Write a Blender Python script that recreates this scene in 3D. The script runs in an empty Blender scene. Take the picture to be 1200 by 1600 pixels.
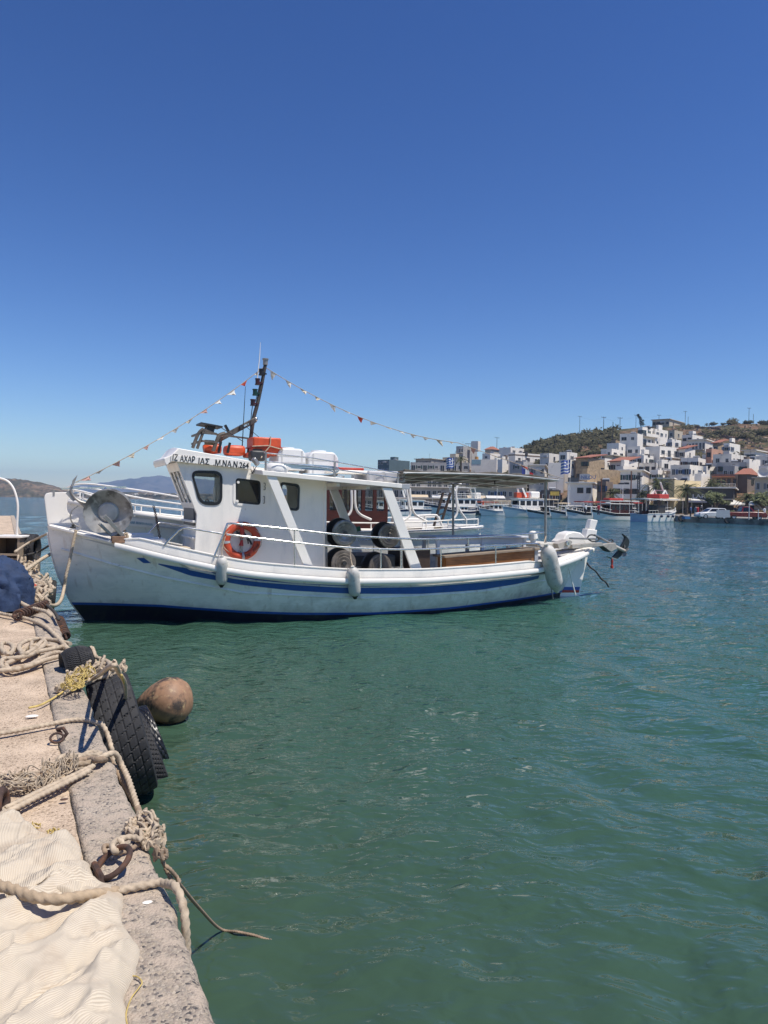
import bpy, bmesh, math, random
import numpy as np
from mathutils import Vector, Matrix
C = bpy.context.scene.collection
SC = bpy.context.scene
R_ = math.radians
random.seed(7)

# ------------------------------------------------------------------ camera
FPX, EYE = 1150.0, 2.5
PITCH, ROLL = R_(0.82), R_(0.96)
_f = np.array([0, math.cos(PITCH), -math.sin(PITCH)])
_u0 = np.array([0, math.sin(PITCH), math.cos(PITCH)])
_r0 = np.array([1.0, 0, 0])
_R = _r0*math.cos(ROLL) + _u0*math.sin(ROLL)
_U = -_r0*math.sin(ROLL) + _u0*math.cos(ROLL)
cam = bpy.data.cameras.new('camera')
cam_o = bpy.data.objects.new('camera', cam)
C.objects.link(cam_o)
cam_o.matrix_world = Matrix(((_R[0], _U[0], -_f[0], 0), (_R[1], _U[1], -_f[1], 0), (_R[2], _U[2], -_f[2], EYE), (0, 0, 0, 1)))
cam.sensor_fit = 'VERTICAL'; cam.sensor_height = 36.0; cam.sensor_width = 27.0
cam.lens = 36.0*FPX/1600.0
cam.clip_start = 0.05; cam.clip_end = 20000
SC.camera = cam_o

# ------------------------------------------------------------------ world and sun
SUN = Vector((0.417, -0.221, 1.0)).normalized()
SUN_EL = math.asin(SUN.z); SUN_AZ = math.atan2(SUN.x, SUN.y)
W = bpy.data.worlds.new('World'); SC.world = W; W.use_nodes = True
_nt = W.node_tree
_bg = _nt.nodes['Background']
_sky = _nt.nodes.new('ShaderNodeTexSky')
_sky.sky_type = 'NISHITA'; _sky.sun_disc = False
_sky.sun_elevation = SUN_EL; _sky.sun_rotation = SUN_AZ
_sky.altitude = 0; _sky.air_density = 1.0; _sky.dust_density = 0.0; _sky.ozone_density = 4.0
_gm = _nt.nodes.new('ShaderNodeGamma'); _gm.inputs[1].default_value = 1.30
_hs = _nt.nodes.new('ShaderNodeHueSaturation'); _hs.inputs['Saturation'].default_value = 1.13; _hs.inputs['Hue'].default_value = 0.510
_nt.links.new(_sky.outputs[0], _gm.inputs[0]); _nt.links.new(_gm.outputs[0], _hs.inputs['Color']); _nt.links.new(_hs.outputs[0], _bg.inputs[0]); _bg.inputs[1].default_value = 0.064
_sl = bpy.data.lights.new('sun', 'SUN'); _sl.energy = 4.6; _sl.angle = R_(0.53); _sl.color = (1.0, 0.94, 0.855)
_so = bpy.data.objects.new('sun', _sl); C.objects.link(_so)
_so.rotation_euler = SUN.to_track_quat('Z', 'Y').to_euler()
SC.view_settings.view_transform = 'Standard'; SC.view_settings.look = 'None'
SC.view_settings.gamma = 1.0; SC.view_settings.exposure = 0.2
SC.cycles.max_bounces = 6; SC.cycles.transparent_max_bounces = 12; SC.cycles.volume_bounces = 0
SC.cycles.caustics_reflective = True

# ------------------------------------------------------------------ picture -> place
def ray(px, py): return _f + _R*(px-600)/FPX + _U*(800-py)/FPX
def at(px, py, d):
    v = ray(px, py); return np.array([0, 0, EYE]) + v*(d/v[1])
def gr(px, py, z=0.0):
    v = ray(px, py); return np.array([0, 0, EYE]) + v*((z-EYE)/v[2])
def horizon(px): return 773.49 + px*0.016756

# quay frame: s along the edge, n inland
QZ = 0.95
QE = np.array([-0.45, 2.16]); QA = np.array([-0.457, 0.8895]); QN = np.array([-0.8895, -0.457])
def Q(s, n, z=QZ):
    p = QE + QA*s + QN*n; return Vector((p[0], p[1], z))
def qs(p): q = np.array(p[:2])-QE; return float(q@QA), float(q@QN)
def qw(px, py, n):            # ray meets the vertical plane n = const
    v = ray(px, py); t = (n + QE@QN)/(v[:2]@QN); p = np.array([0, 0, EYE])+v*t; return Vector(p)

# main boat frame: u from stem to stern, v towards the camera side, w up
_S = gr(132, 968); _E = gr(893, 929.5)
BU = (_E-_S)[:2]; BU = BU/np.linalg.norm(BU); BV = np.array([BU[1], -BU[0]])
BYAW = math.atan2(BU[1], BU[0])
BM = Matrix.Translation(Vector((_S[0], _S[1], 0))) @ Matrix.Rotation(BYAW, 4, 'Z')
def bp(px, py, v):            # ray meets the boat's plane v = const -> (u, w)
    r = ray(px, py); t = (v + _S[:2]@BV)/(r[:2]@BV); p = np.array([0, 0, EYE])+r*t
    q = p[:2]-_S[:2]; return float(q@BU), float(p[2])
def B(px, py, v):             # the same as a boat-local point (x = u, y = -v, z = w)
    u, w = bp(px, py, v); return Vector((u, -v, w))

# ------------------------------------------------------------------ naming
def tag(o, label=None, cat=None, group=None, kind=None):
    if label: o['label'] = label
    if cat: o['category'] = cat
    if group: o['group'] = group
    if kind: o['kind'] = kind
    return o
def empty(name, loc=(0, 0, 0), rz=0.0, label=None, cat=None, group=None):
    o = bpy.data.objects.new(name, None); C.objects.link(o)
    o.location = loc; o.rotation_euler = (0, 0, rz); o.empty_display_size = 0.2
    return tag(o, label, cat, group)
def kids(o): return [c for c in C.objects if c.parent == o]
def copy_tree(o, parent=None, cache=None):
    c = o.copy(); C.objects.link(c)
    if parent: c.parent = parent
    for k in list(o.children): copy_tree(k, c)
    return c

# ------------------------------------------------------------------ mesh builder
def smooth_path(pts, n=6, closed=False):
    P = [Vector(p) for p in pts]
    if len(P) < 3: return P
    out = []
    N = len(P); rng = N if closed else N-1
    for i in range(rng):
        p0 = P[(i-1) % N] if (closed or i > 0) else P[0]*2-P[1]
        p1 = P[i]; p2 = P[(i+1) % N]
        p3 = P[(i+2) % N] if (closed or i+2 < N) else P[-1]*2-P[-2]
        for k in range(n):
            t = k/n
            out.append(0.5*((2*p1)+(p2-p0)*t+(2*p0-5*p1+4*p2-p3)*t*t+(3*p1-p0-3*p2+p3)*t**3))
    if not closed: out.append(P[-1])
    return out

class MB:
    def __init__(s): s.v = []; s.f = []; s.mi = []; s.cur = 0
    def add(s, vs, fs):
        o = len(s.v); s.v += [tuple(p) for p in vs]
        s.f += [tuple(i+o for i in f) for f in fs]; s.mi += [s.cur]*len(fs)
        return s
    def box(s, c, d, rz=0.0, rot=None):
        hx, hy, hz = d[0]/2, d[1]/2, d[2]/2
        M = (rot.to_3x3() if rot is not None else Matrix.Rotation(rz, 3, 'Z')); c = Vector(c)
        vs = [M @ Vector((x, y, z)) + c for x in (-hx, hx) for y in (-hy, hy) for z in (-hz, hz)]
        return s.add(vs, [(0, 1, 3, 2), (4, 6, 7, 5), (0, 4, 5, 1), (2, 3, 7, 6), (0, 2, 6, 4), (1, 5, 7, 3)])
    def box2(s, x0, x1, y0, y1, z0, z1):
        return s.box(((x0+x1)/2, (y0+y1)/2, (z0+z1)/2), (x1-x0, y1-y0, z1-z0))
    def bar(s, p, q, w, h, up=(0, 0, 1)):
        p, q = Vector(p), Vector(q); d = (q-p); L = d.length; d.normalize()
        side = d.cross(Vector(up))
        if side.length < 1e-5: side = d.cross(Vector((1, 0, 0)))
        side.normalize(); u2 = side.cross(d)
        vs = []
        for e in (p, q):
            for a, b in ((-1, -1), (1, -1), (1, 1), (-1, 1)): vs.append(e+side*a*w/2+u2*b*h/2)
        return s.add(vs, [(0, 1, 2, 3)[::-1], (4, 5, 6, 7), (0, 1, 5, 4), (1, 2, 6, 5), (2, 3, 7, 6), (3, 0, 4, 7)])
    def tube(s, pts, r, n=8, closed=False, caps=True, twist=0.0, lobes=0, amp=0.18):
        P = [Vector(p) for p in pts]; N = len(P)
        if N < 2: return s
        rr = [float(q) for q in np.interp(np.linspace(0, 1, N), np.linspace(0, 1, len(r)), r)] if isinstance(r, (list, tuple)) else [r]*N
        t0 = (P[1]-P[0]).normalized()
        ref = Vector((0, 0, 1)) if abs(t0.z) < 0.9 else Vector((1, 0, 0))
        nrm = (ref - t0*ref.dot(t0)).normalized()
        vs = []; ang = 0.0
        for i in range(N):
            if closed: t = (P[(i+1) % N]-P[i-1])
            else: t = P[min(i+1, N-1)]-P[max(i-1, 0)]
            if t.length < 1e-9: t = t0.copy()
            t.normalize()
            nrm = nrm - t*nrm.dot(t)
            if nrm.length < 1e-6: nrm = t.orthogonal()
            nrm.normalize(); bn = t.cross(nrm)
            if i: ang += (P[i]-P[i-1]).length*twist
            for k in range(n):
                a = 2*math.pi*k/n
                q = rr[i]*(1+(amp*math.cos(lobes*(a-ang)) if lobes else 0))
                vs.append(P[i]+nrm*math.cos(a)*q+bn*math.sin(a)*q)
        fs = []
        for i in range(N if closed else N-1):
            j = (i+1) % N
            for k in range(n):
                k2 = (k+1) % n; fs.append((i*n+k, i*n+k2, j*n+k2, j*n+k))
        if caps and not closed:
            fs.append(tuple(range(n))[::-1]); fs.append(tuple((N-1)*n+k for k in range(n)))
        return s.add(vs, fs)
    def cyl(s, p, q, r, n=12, r2=None): return s.tube([p, q], [r, r if r2 is None else r2], n)
    def lathe(s, prof, M=None, n=24, closed=False):
        M = M or Matrix.Identity(4); vs = []; fs = []; m = len(prof)
        for k in range(n):
            a = 2*math.pi*k/n
            for (r, z) in prof: vs.append(M @ Vector((r*math.cos(a), r*math.sin(a), z)))
        for k in range(n):
            k2 = (k+1) % n
            for i in range(m if closed else m-1):
                j = (i+1) % m
                fs.append((k*m+i, k2*m+i, k2*m+j, k*m+j))
        return s.add(vs, fs)
    def sphere(s, c, r, n=12, sc=(1, 1, 1)):
        prof = [(r*math.sin(math.pi*i/n)+1e-5, -r*math.cos(math.pi*i/n)) for i in range(n+1)]
        return s.lathe(prof, Matrix.Translation(Vector(c)) @ Matrix.Diagonal((sc[0], sc[1], sc[2], 1)), n+4)
    def grid(s, rows, closed_u=False):
        m = len(rows[0]); vs = [p for r in rows for p in r]; fs = []
        for i in range(len(rows)-1):
            for k in range(m if closed_u else m-1):
                k2 = (k+1) % m; fs.append((i*m+k, i*m+k2, (i+1)*m+k2, (i+1)*m+k))
        return s.add(vs, fs)
    def prism(s, out, f0, f1):          # out: 2d outline; f0/f1 map (a,b) to the two end faces
        n = len(out); vs = [f0(*p) for p in out]+[f1(*p) for p in out]
        fs = [tuple(range(n)), tuple(range(2*n-1, n-1, -1))]
        fs += [(i, i+n, (i+1) % n+n, (i+1) % n) for i in range(n)]
        return s.add(vs, fs)
    def sheet(s, rows, th):             # an open grid given thickness along its normals
        m = len(rows[0]); n = len(rows); rows = [[Vector(p) for p in r] for r in rows]
        back = []
        for i in range(n):
            br = []
            for k in range(m):
                a = rows[min(i+1, n-1)][k]-rows[max(i-1, 0)][k]; b = rows[i][min(k+1, m-1)]-rows[i][max(k-1, 0)]
                nn = a.cross(b)
                nn = nn.normalized() if nn.length > 1e-12 else Vector((0, 0, 1))
                br.append(rows[i][k]-nn*th)
            back.append(br)
        vs = [p for r in rows for p in r]+[p for r in back for p in r]; o = n*m; fs = []
        for i in range(n-1):
            for k in range(m-1):
                a, b, c, d = i*m+k, i*m+k+1, (i+1)*m+k+1, (i+1)*m+k
                fs.append((a, b, c, d)); fs.append((d+o, c+o, b+o, a+o))
        for i in range(n-1):
            fs.append((i*m, (i+1)*m, (i+1)*m+o, i*m+o)); fs.append(((i+1)*m+m-1, i*m+m-1, i*m+m-1+o, (i+1)*m+m-1+o))
        for k in range(m-1):
            fs.append((k+1, k, k+o, k+1+o)); e = (n-1)*m; fs.append((e+k, e+k+1, e+k+1+o, e+k+o))
        return s.add(vs, fs)
    def build(s, name, mat, parent=None, loc=None, rz=0.0, smooth=True, ang=38, bevel=0.0, mw=None, recalc=False):
        me = bpy.data.meshes.new(name); me.from_pydata(s.v, [], s.f)
        mats = mat if isinstance(mat, (list, tuple)) else [mat]
        for m in mats: me.materials.append(m)
        if len(mats) > 1: me.polygons.foreach_set('material_index', s.mi)
        if recalc:
            bm = bmesh.new(); bm.from_mesh(me); bmesh.ops.recalc_face_normals(bm, faces=bm.faces); bm.to_mesh(me); bm.free()
        if smooth:
            me.polygons.foreach_set('use_smooth', [True]*len(me.polygons))
            me.set_sharp_from_angle(angle=R_(ang))
        me.update()
        o = bpy.data.objects.new(name, me); C.objects.link(o)
        if parent: o.parent = parent
        if mw is not None: o.matrix_world = mw
        elif loc is not None: o.location = loc; o.rotation_euler = (0, 0, rz)
        if bevel > 0:
            b = o.modifiers.new('bevel', 'BEVEL'); b.width = bevel; b.segments = 2; b.limit_method = 'ANGLE'; b.angle_limit = R_(40)
        return o

def rrect(x0, x1, y0, y1, r, n=4):
    out = []
    for cx, cy, a0 in ((x1-r, y0+r, -90), (x1-r, y1-r, 0), (x0+r, y1-r, 90), (x0+r, y0+r, 180)):
        for k in range(n+1):
            a = R_(a0+90*k/n); out.append((cx+r*math.cos(a), cy+r*math.sin(a)))
    return out
def rpoly(pts, r, n=4):
    out = []; N = len(pts)
    for i in range(N):
        p0, p1, p2 = Vector(pts[i-1]), Vector(pts[i]), Vector(pts[(i+1) % N])
        a = (p0-p1); b = (p2-p1); ra = min(r, a.length*.45, b.length*.45); a.normalize(); b.normalize()
        A = p1+a*ra; Bq = p1+b*ra
        for k in range(n+1):
            t = k/n; q = A*(1-t)**2+p1*2*t*(1-t)+Bq*t*t; out.append((q.x, q.y))
    return out
def inset(pts, d):               # shrink a convex outline towards its centre
    cx = sum(p[0] for p in pts)/len(pts); cy = sum(p[1] for p in pts)/len(pts); o = []
    for x, y in pts:
        L = math.hypot(x-cx, y-cy); k = max(0, (L-d)/L); o.append((cx+(x-cx)*k, cy+(y-cy)*k))
    return o
def plate(name, outer, holes, th, mat, parent, y, bevel=0.0):
    """flat plate with real openings: outline in (x,z), thickness th centred on y"""
    cu = bpy.data.curves.new('tmp', 'CURVE'); cu.dimensions = '2D'; cu.fill_mode = 'BOTH'; cu.extrude = th/2
    for loop in [outer]+list(holes):
        sp = cu.splines.new('POLY'); sp.points.add(len(loop)-1)
        for k, (a, b) in enumerate(loop): sp.points[k].co = (a, b, 0, 1)
        sp.use_cyclic_u = True
    to = bpy.data.objects.new('tmp', cu); C.objects.link(to)
    dg = bpy.context.evaluated_depsgraph_get(); dg.update()
    me = bpy.data.meshes.new_from_object(to.evaluated_get(dg))
    bpy.data.objects.remove(to); bpy.data.curves.remove(cu)
    me.name = name; me.materials.clear(); me.materials.append(mat)
    for v in me.vertices: v.co = (v.co.x, y-v.co.z, v.co.y)
    me.polygons.foreach_set('use_smooth', [False]*len(me.polygons)); me.update()
    o = bpy.data.objects.new(name, me); C.objects.link(o)
    if parent: o.parent = parent
    return o
def ringplate(name, outer, d, th, mat, parent, y): return plate(name, outer, [inset(outer, d)], th, mat, parent, y)
def text_mesh(name, txt, size, mat, parent, M, depth=0.004, align='LEFT', sx=1.0):
    cu = bpy.data.curves.new('tmp', 'FONT'); cu.body = txt; cu.size = size; cu.extrude = depth/2; cu.align_x = align; cu.offset = size*0.018
    to = bpy.data.objects.new('tmp', cu); C.objects.link(to)
    dg = bpy.context.evaluated_depsgraph_get(); dg.update()
    me = bpy.data.meshes.new_from_object(to.evaluated_get(dg))
    bpy.data.objects.remove(to); bpy.data.curves.remove(cu)
    me.name = name; me.materials.clear(); me.materials.append(mat)
    me.transform(M @ Matrix.Diagonal((sx, 1, 1, 1)))
    o = bpy.data.objects.new(name, me); C.objects.link(o)
    if parent: o.parent = parent
    return o

# ------------------------------------------------------------------ materials
_mc = {}
def mat(name, col, rough=0.5, metal=0.0, var=0.12, scale=4.0, bump=0.0, bscale=40.0, col2=None, cmix=(0.45, 0.62), stretch=None, spec=0.5, coord='Object', cscale=None, det=5, wear=None):
    if name in _mc: return _mc[name]
    m = bpy.data.materials.new(name); m.use_nodes = True; nt = m.node_tree; P = nt.nodes['Principled BSDF']
    P.inputs['Roughness'].default_value = rough; P.inputs['Metallic'].default_value = metal
    P.inputs['Specular IOR Level'].default_value = spec
    tc = nt.nodes.new('ShaderNodeTexCoord'); vec = tc.outputs[coord]
    if stretch:
        mp = nt.nodes.new('ShaderNodeMapping'); mp.inputs['Scale'].default_value = stretch
        nt.links.new(vec, mp.inputs[0]); vec = mp.outputs[0]
    def noise(sc, d=4, v=None):
        n = nt.nodes.new('ShaderNodeTexNoise'); n.inputs['Scale'].default_value = sc; n.inputs['Detail'].default_value = d
        n.inputs['Roughness'].default_value = 0.6; nt.links.new(v or vec, n.inputs['Vector']); return n
    n1 = noise(scale, det)
    r = nt.nodes.new('ShaderNodeValToRGB'); e = r.color_ramp.elements
    a = [max(0, c*(1-var)) for c in col]; b = [min(1, c*(1+var)) for c in col]
    e[0].position = 0.3; e[0].color = (*a, 1); e[1].position = 0.7; e[1].color = (*b, 1)
    nt.links.new(n1.outputs['Fac'], r.inputs[0]); out = r.outputs[0]
    def over(colr, sc, lo, hi, base, d=6):
        n2 = noise(sc, d); mr = nt.nodes.new('ShaderNodeMapRange'); mr.inputs[1].default_value = lo; mr.inputs[2].default_value = hi
        nt.links.new(n2.outputs['Fac'], mr.inputs[0])
        mx = nt.nodes.new('ShaderNodeMix'); mx.data_type = 'RGBA'
        nt.links.new(mr.outputs[0], mx.inputs['Factor']); nt.links.new(base, mx.inputs['A']); mx.inputs['B'].default_value = (*colr, 1)
        return mx.outputs['Result']
    if col2: out = over(col2, cscale or scale*1.7, cmix[0], cmix[1], out)
    if wear: out = over(wear[0], wear[1], wear[2], wear[3], out)
    nt.links.new(out, P.inputs['Base Color'])
    mr = nt.nodes.new('ShaderNodeMapRange'); mr.inputs[3].default_value = max(0.02, rough-0.1); mr.inputs[4].default_value = min(1, rough+0.12)
    nt.links.new(n1.outputs['Fac'], mr.inputs[0]); nt.links.new(mr.outputs[0], P.inputs['Roughness'])
    if bump > 0:
        nb = noise(bscale, 5); bm = nt.nodes.new('ShaderNodeBump'); bm.inputs['Strength'].default_value = min(1, bump); bm.inputs['Distance'].default_value = 0.3/bscale*max(1, bump)
        nt.links.new(nb.outputs['Fac'], bm.inputs['Height']); nt.links.new(bm.outputs[0], P.inputs['Normal'])
    _mc[name] = m; return m
def glass(name, tint=(0.03, 0.035, 0.04), clear=0.0, rough=0.05):
    if name in _mc: return _mc[name]
    m = bpy.data.materials.new(name); m.use_nodes = True; nt = m.node_tree; P = nt.nodes['Principled BSDF']
    P.inputs['Base Color'].default_value = (*tint, 1); P.inputs['Roughness'].default_value = rough
    n = nt.nodes.new('ShaderNodeTexNoise'); n.inputs['Scale'].default_value = 2.5
    tc = nt.nodes.new('ShaderNodeTexCoord'); nt.links.new(tc.outputs['Object'], n.inputs[0])
    b = nt.nodes.new('ShaderNodeBump'); b.inputs['Strength'].default_value = 0.05; nt.links.new(n.outputs[0], b.inputs['Height']); nt.links.new(b.outputs[0], P.inputs['Normal'])
    if clear > 0:
        t = nt.nodes.new('ShaderNodeBsdfTransparent'); t.inputs[0].default_value = (0.9, 0.93, 0.93, 1)
        mx = nt.nodes.new('ShaderNodeMixShader'); mx.inputs[0].default_value = clear
        nt.links.new(P.outputs[0], mx.inputs[1]); nt.links.new(t.outputs[0], mx.inputs[2])
        nt.links.new(mx.outputs[0], nt.nodes['Material Output'].inputs[0])
    _mc[name] = m; return m

WHITE = mat('white_paint', (0.88, 0.835, 0.755), 0.38, var=0.04, scale=2.2, bump=0.06, bscale=30, col2=(0.70, 0.68, 0.63), cmix=(0.52, 0.75), cscale=3.0, stretch=(1, 1, 0.35), wear=((0.42, 0.36, 0.28), 9.0, 0.70, 0.80))
WHITE2 = mat('white_clean_paint', (0.88, 0.84, 0.765), 0.35, var=0.03, scale=3, bump=0.04, bscale=30)
CREAM = mat('cream_paint', (0.62, 0.58, 0.50), 0.5, var=0.08, scale=3, wear=((0.35, 0.28, 0.2), 12, 0.62, 0.74))
STEEL = mat('stainless_steel', (0.62, 0.62, 0.60), 0.24, metal=0.95, var=0.08, scale=12)
GALV = mat('weathered_metal', (0.33, 0.32, 0.30), 0.45, metal=0.55, var=0.25, scale=7, bump=0.15, bscale=60, wear=((0.16, 0.12, 0.09), 8, 0.6, 0.72))
DARKM = mat('dark_metal', (0.05, 0.05, 0.05), 0.45, metal=0.3, var=0.3, scale=15)
BLACK = mat('black_plastic', (0.012, 0.012, 0.013), 0.4, var=0.3, scale=20)
BLUEP = mat('blue_paint', (0.018, 0.085, 0.33), 0.4, var=0.15, scale=8)
NAVY = mat('navy_paint', (0.012, 0.02, 0.06), 0.4, var=0.2, scale=6)
ORANGE = mat('orange_plastic', (0.62, 0.085, 0.025), 0.45, var=0.15, scale=8, bump=0.05)
REDP = mat('red_paint', (0.42, 0.035, 0.02), 0.45, var=0.2, scale=8)
WOODV = mat('varnished_wood', (0.30, 0.13, 0.045), 0.35, var=0.35, scale=6, stretch=(0.6, 6, 6), bump=0.05)
WOODR = mat('mahogany_wood', (0.055, 0.010, 0.006), 0.35, var=0.35, scale=5, stretch=(1, 1, 6))
WOODG = mat('weathered_wood', (0.28, 0.22, 0.16), 0.8, var=0.35, scale=6, stretch=(1, 8, 8), bump=0.2, bscale=50)
GREYP = mat('grey_paint', (0.38, 0.40, 0.42), 0.5, var=0.08, scale=4)
ROPE = mat('cream_rope', (0.46, 0.37, 0.265), 0.9, var=0.28, scale=25, bump=0.5, bscale=160, wear=((0.26, 0.19, 0.12), 9, 0.58, 0.72))
ROPEB = mat('brown_rope', (0.30, 0.22, 0.15), 0.9, var=0.25, scale=20, bump=0.5, bscale=160)
ROPED = mat('dark_rope', (0.05, 0.045, 0.04), 0.85, var=0.3, scale=20, bump=0.4, bscale=160)
ROPEY = mat('yellow_rope', (0.52, 0.39, 0.13), 0.8, var=0.25, scale=20, bump=0.3, bscale=160)
RUST = mat('rusty_iron', (0.075, 0.045, 0.035), 0.8, metal=0.2, var=0.45, scale=25, bump=0.4, bscale=90, wear=((0.16, 0.07, 0.035), 14, 0.5, 0.68))
RUBBER = mat('tyre_rubber', (0.022, 0.022, 0.024), 0.75, var=0.35, scale=14, bump=0.3, bscale=120, wear=((0.07, 0.065, 0.06), 6, 0.58, 0.75))
GL_DARK = glass('dark_glass', (0.008, 0.009, 0.011))
GL_CLEAR = glass('clear_glass', (0.05, 0.06, 0.06), clear=0.82)
from mathutils import noise as NZ
def fbm(x, y, z=0.0, o=4): return NZ.fractal(Vector((x, y, z)), 1.0, 2.0, o)
def interp(x, xs, ys): return float(np.interp(x, xs, ys))

# ================================================================== WATER
def water_material():
    m = bpy.data.materials.new('sea_water'); m.use_nodes = True; nt = m.node_tree; P = nt.nodes['Principled BSDF']; L = nt.links.new
    P.inputs['IOR'].default_value = 1.33; P.inputs['Roughness'].default_value = 0.035; P.inputs['Specular IOR Level'].default_value = 0.5
    geo = nt.nodes.new('ShaderNodeNewGeometry')
    # suspended sediment: greener in the shallow water along the quay, bluer out in the harbour
    def mapped(sc, loc=(0, 0, 0), rot=0.0):
        mp = nt.nodes.new('ShaderNodeMapping'); mp.inputs['Scale'].default_value = sc; mp.inputs['Location'].default_value = loc; mp.inputs['Rotation'].default_value = (0, 0, rot)
        L(geo.outputs['Position'], mp.inputs[0]); return mp.outputs[0]
    def noise(vec, sc, d, ro=0.55, dist=0.0):
        n = nt.nodes.new('ShaderNodeTexNoise'); n.inputs['Scale'].default_value = sc; n.inputs['Detail'].default_value = d
        n.inputs['Roughness'].default_value = ro; n.inputs['Distortion'].default_value = dist; L(vec, n.inputs['Vector']); return n.outputs['Fac']
    def math_(op, a, b):
        n = nt.nodes.new('ShaderNodeMath'); n.operation = op
        for i, q in enumerate((a, b)):
            if hasattr(q, 'default_value') or hasattr(q, 'links'): L(q, n.inputs[i])
            else: n.inputs[i].default_value = q
        return n.outputs[0]
    dot = nt.nodes.new('ShaderNodeVectorMath'); dot.operation = 'DOT_PRODUCT'; L(geo.outputs['Position'], dot.inputs[0]); dot.inputs[1].default_value = (0.62, 0.78, 0)
    far = math_('ADD', dot.outputs['Value'], math_('MULTIPLY', math_('SUBTRACT', noise(mapped((.12, .12, .12)), 1.0, 4), 0.5), 9.0))
    mr = nt.nodes.new('ShaderNodeMapRange'); mr.inputs[1].default_value = 2.0; mr.inputs[2].default_value = 34.0; L(far, mr.inputs[0])
    rp = nt.nodes.new('ShaderNodeValToRGB'); e = rp.color_ramp.elements
    e[0].position = 0; e[0].color = (0.041, 0.077, 0.047, 1); e[1].position = 1; e[1].color = (0.016, 0.082, 0.092, 1)
    q = e.new(0.35); q.color = (0.034, 0.098, 0.069, 1)
    L(mr.outputs[0], rp.inputs[0]); L(rp.outputs[0], P.inputs['Base Color'])
    # ripples, with calmer and more ruffled patches
    pat = nt.nodes.new('ShaderNodeMapRange'); pat.inputs[1].default_value = 0.38; pat.inputs[2].default_value = 0.66; pat.inputs[3].default_value = 0.35; pat.inputs[4].default_value = 1.3
    L(noise(mapped((.22, .3, .2)), 1.0, 3), pat.inputs[0])
    # a cat's paw of wind off the quay ruffles the water beside the boat; close under the wall it is calmer
    gv = nt.nodes.new('ShaderNodeVectorMath'); gv.operation = 'LENGTH'; L(mapped((1/3.0, 1/5.0, 0), (.05, -2.1, 0)), gv.inputs[0])
    gm = nt.nodes.new('ShaderNodeMapRange'); gm.interpolation_type = 'SMOOTHSTEP'; gm.inputs[1].default_value = 1.1; gm.inputs[2].default_value = 0.2; gm.inputs[4].default_value = 0.9; L(gv.outputs['Value'], gm.inputs[0])
    lv = nt.nodes.new('ShaderNodeVectorMath'); lv.operation = 'LENGTH'; L(mapped((1, 1, 0)), lv.inputs[0])
    lm = nt.nodes.new('ShaderNodeMapRange'); lm.inputs[1].default_value = 3.0; lm.inputs[2].default_value = 11.0; lm.inputs[3].default_value = 0.42; lm.inputs[4].default_value = 1.0; L(lv.outputs['Value'], lm.inputs[0])
    pf = math_('ADD', math_('MULTIPLY', pat.outputs[0], lm.outputs[0]), gm.outputs[0])
    h1 = math_('MULTIPLY', noise(mapped((1.0, 1.6, 1), rot=0.3), 1.9, 2, ro=.45, dist=0.4), 0.085)
    h2 = math_('MULTIPLY', math_('MULTIPLY', noise(mapped((1.0, 1.7, 1), rot=-0.2), 5.5, 1.5, ro=.4, dist=0.8), 0.046), pf)
    h3 = math_('MULTIPLY', math_('MULTIPLY', noise(mapped((1.0, 1.5, 1), rot=0.5), 17.0, 1, ro=.4, dist=.5), 0.0065), math_('POWER', pf, 2.0))
    h = math_('ADD', h1, math_('ADD', h2, h3))
    bm = nt.nodes.new('ShaderNodeBump'); bm.inputs['Strength'].default_value = 1.0; bm.inputs['Distance'].default_value = 1.0
    L(h, bm.inputs['Height']); L(bm.outputs[0], P.inputs['Normal'])
    return m
SEA = water_material()
def make_water():
    ys = np.concatenate([np.array([-1500, -700, -300, -120]), np.linspace(-45, 0.2, 14), 0.2*np.power(90/0.2, np.linspace(0.02, 1, 430)), np.geomspace(97, 5480, 40)])
    ts = np.linspace(-1, 1, 330)
    Y = ys[:, None]*np.ones_like(ts)[None, :]
    wdt = 5.0+0.75*np.maximum(Y, 0)
    T = ts[None, :]
    X = np.sign(T)*np.abs(T)*wdt
    X = np.where(np.abs(T) > 0.985, np.sign(T)*np.where(Y < -40, 1500, np.maximum(60+np.maximum(0, -Y)*0, 0.75*Y)+wdt*0.05), X)
    X = np.clip(X, -3350, 1500)
    rs = np.random.RandomState(3); Z = np.zeros_like(X)
    for i in range(26):
        lam = 0.42*(1.13**i); a = min(lam, 1.5)**0.8*0.0052*(0.6+0.8*rs.rand()); th = R_(200+rs.uniform(-58, 58)); k = 2*math.pi/lam
        ph = k*(X*math.cos(th)+Y*math.sin(th))+rs.rand()*6.28
        fade = np.clip((lam*26-np.maximum(Y, 1)*0.9)/ (lam*10), 0, 1)
        Z += a*(np.sin(ph)+0.25*np.sin(2*ph+1.0))*fade*np.clip((Y+1)/3, 0, 1)
    n, m = X.shape
    co = np.stack([X, Y, Z], -1).reshape(-1, 3)
    idx = np.arange(n*m).reshape(n, m)
    F = np.stack([idx[:-1, :-1], idx[:-1, 1:], idx[1:, 1:], idx[1:, :-1]], -1).reshape(-1, 4)
    me = bpy.data.meshes.new('water'); me.vertices.add(n*m); me.vertices.foreach_set('co', co.ravel())
    me.loops.add(F.size); me.loops.foreach_set('vertex_index', F.ravel().astype(np.int32))
    me.polygons.add(len(F)); me.polygons.foreach_set('loop_start', np.arange(0, F.size, 4, dtype=np.int32))
    me.polygons.foreach_set('use_smooth', np.ones(len(F), dtype=bool)); me.update(calc_edges=True); me.validate()
    me.materials.append(SEA)
    o = bpy.data.objects.new('water', me); C.objects.link(o); o['kind'] = 'structure'
make_water()

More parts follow.
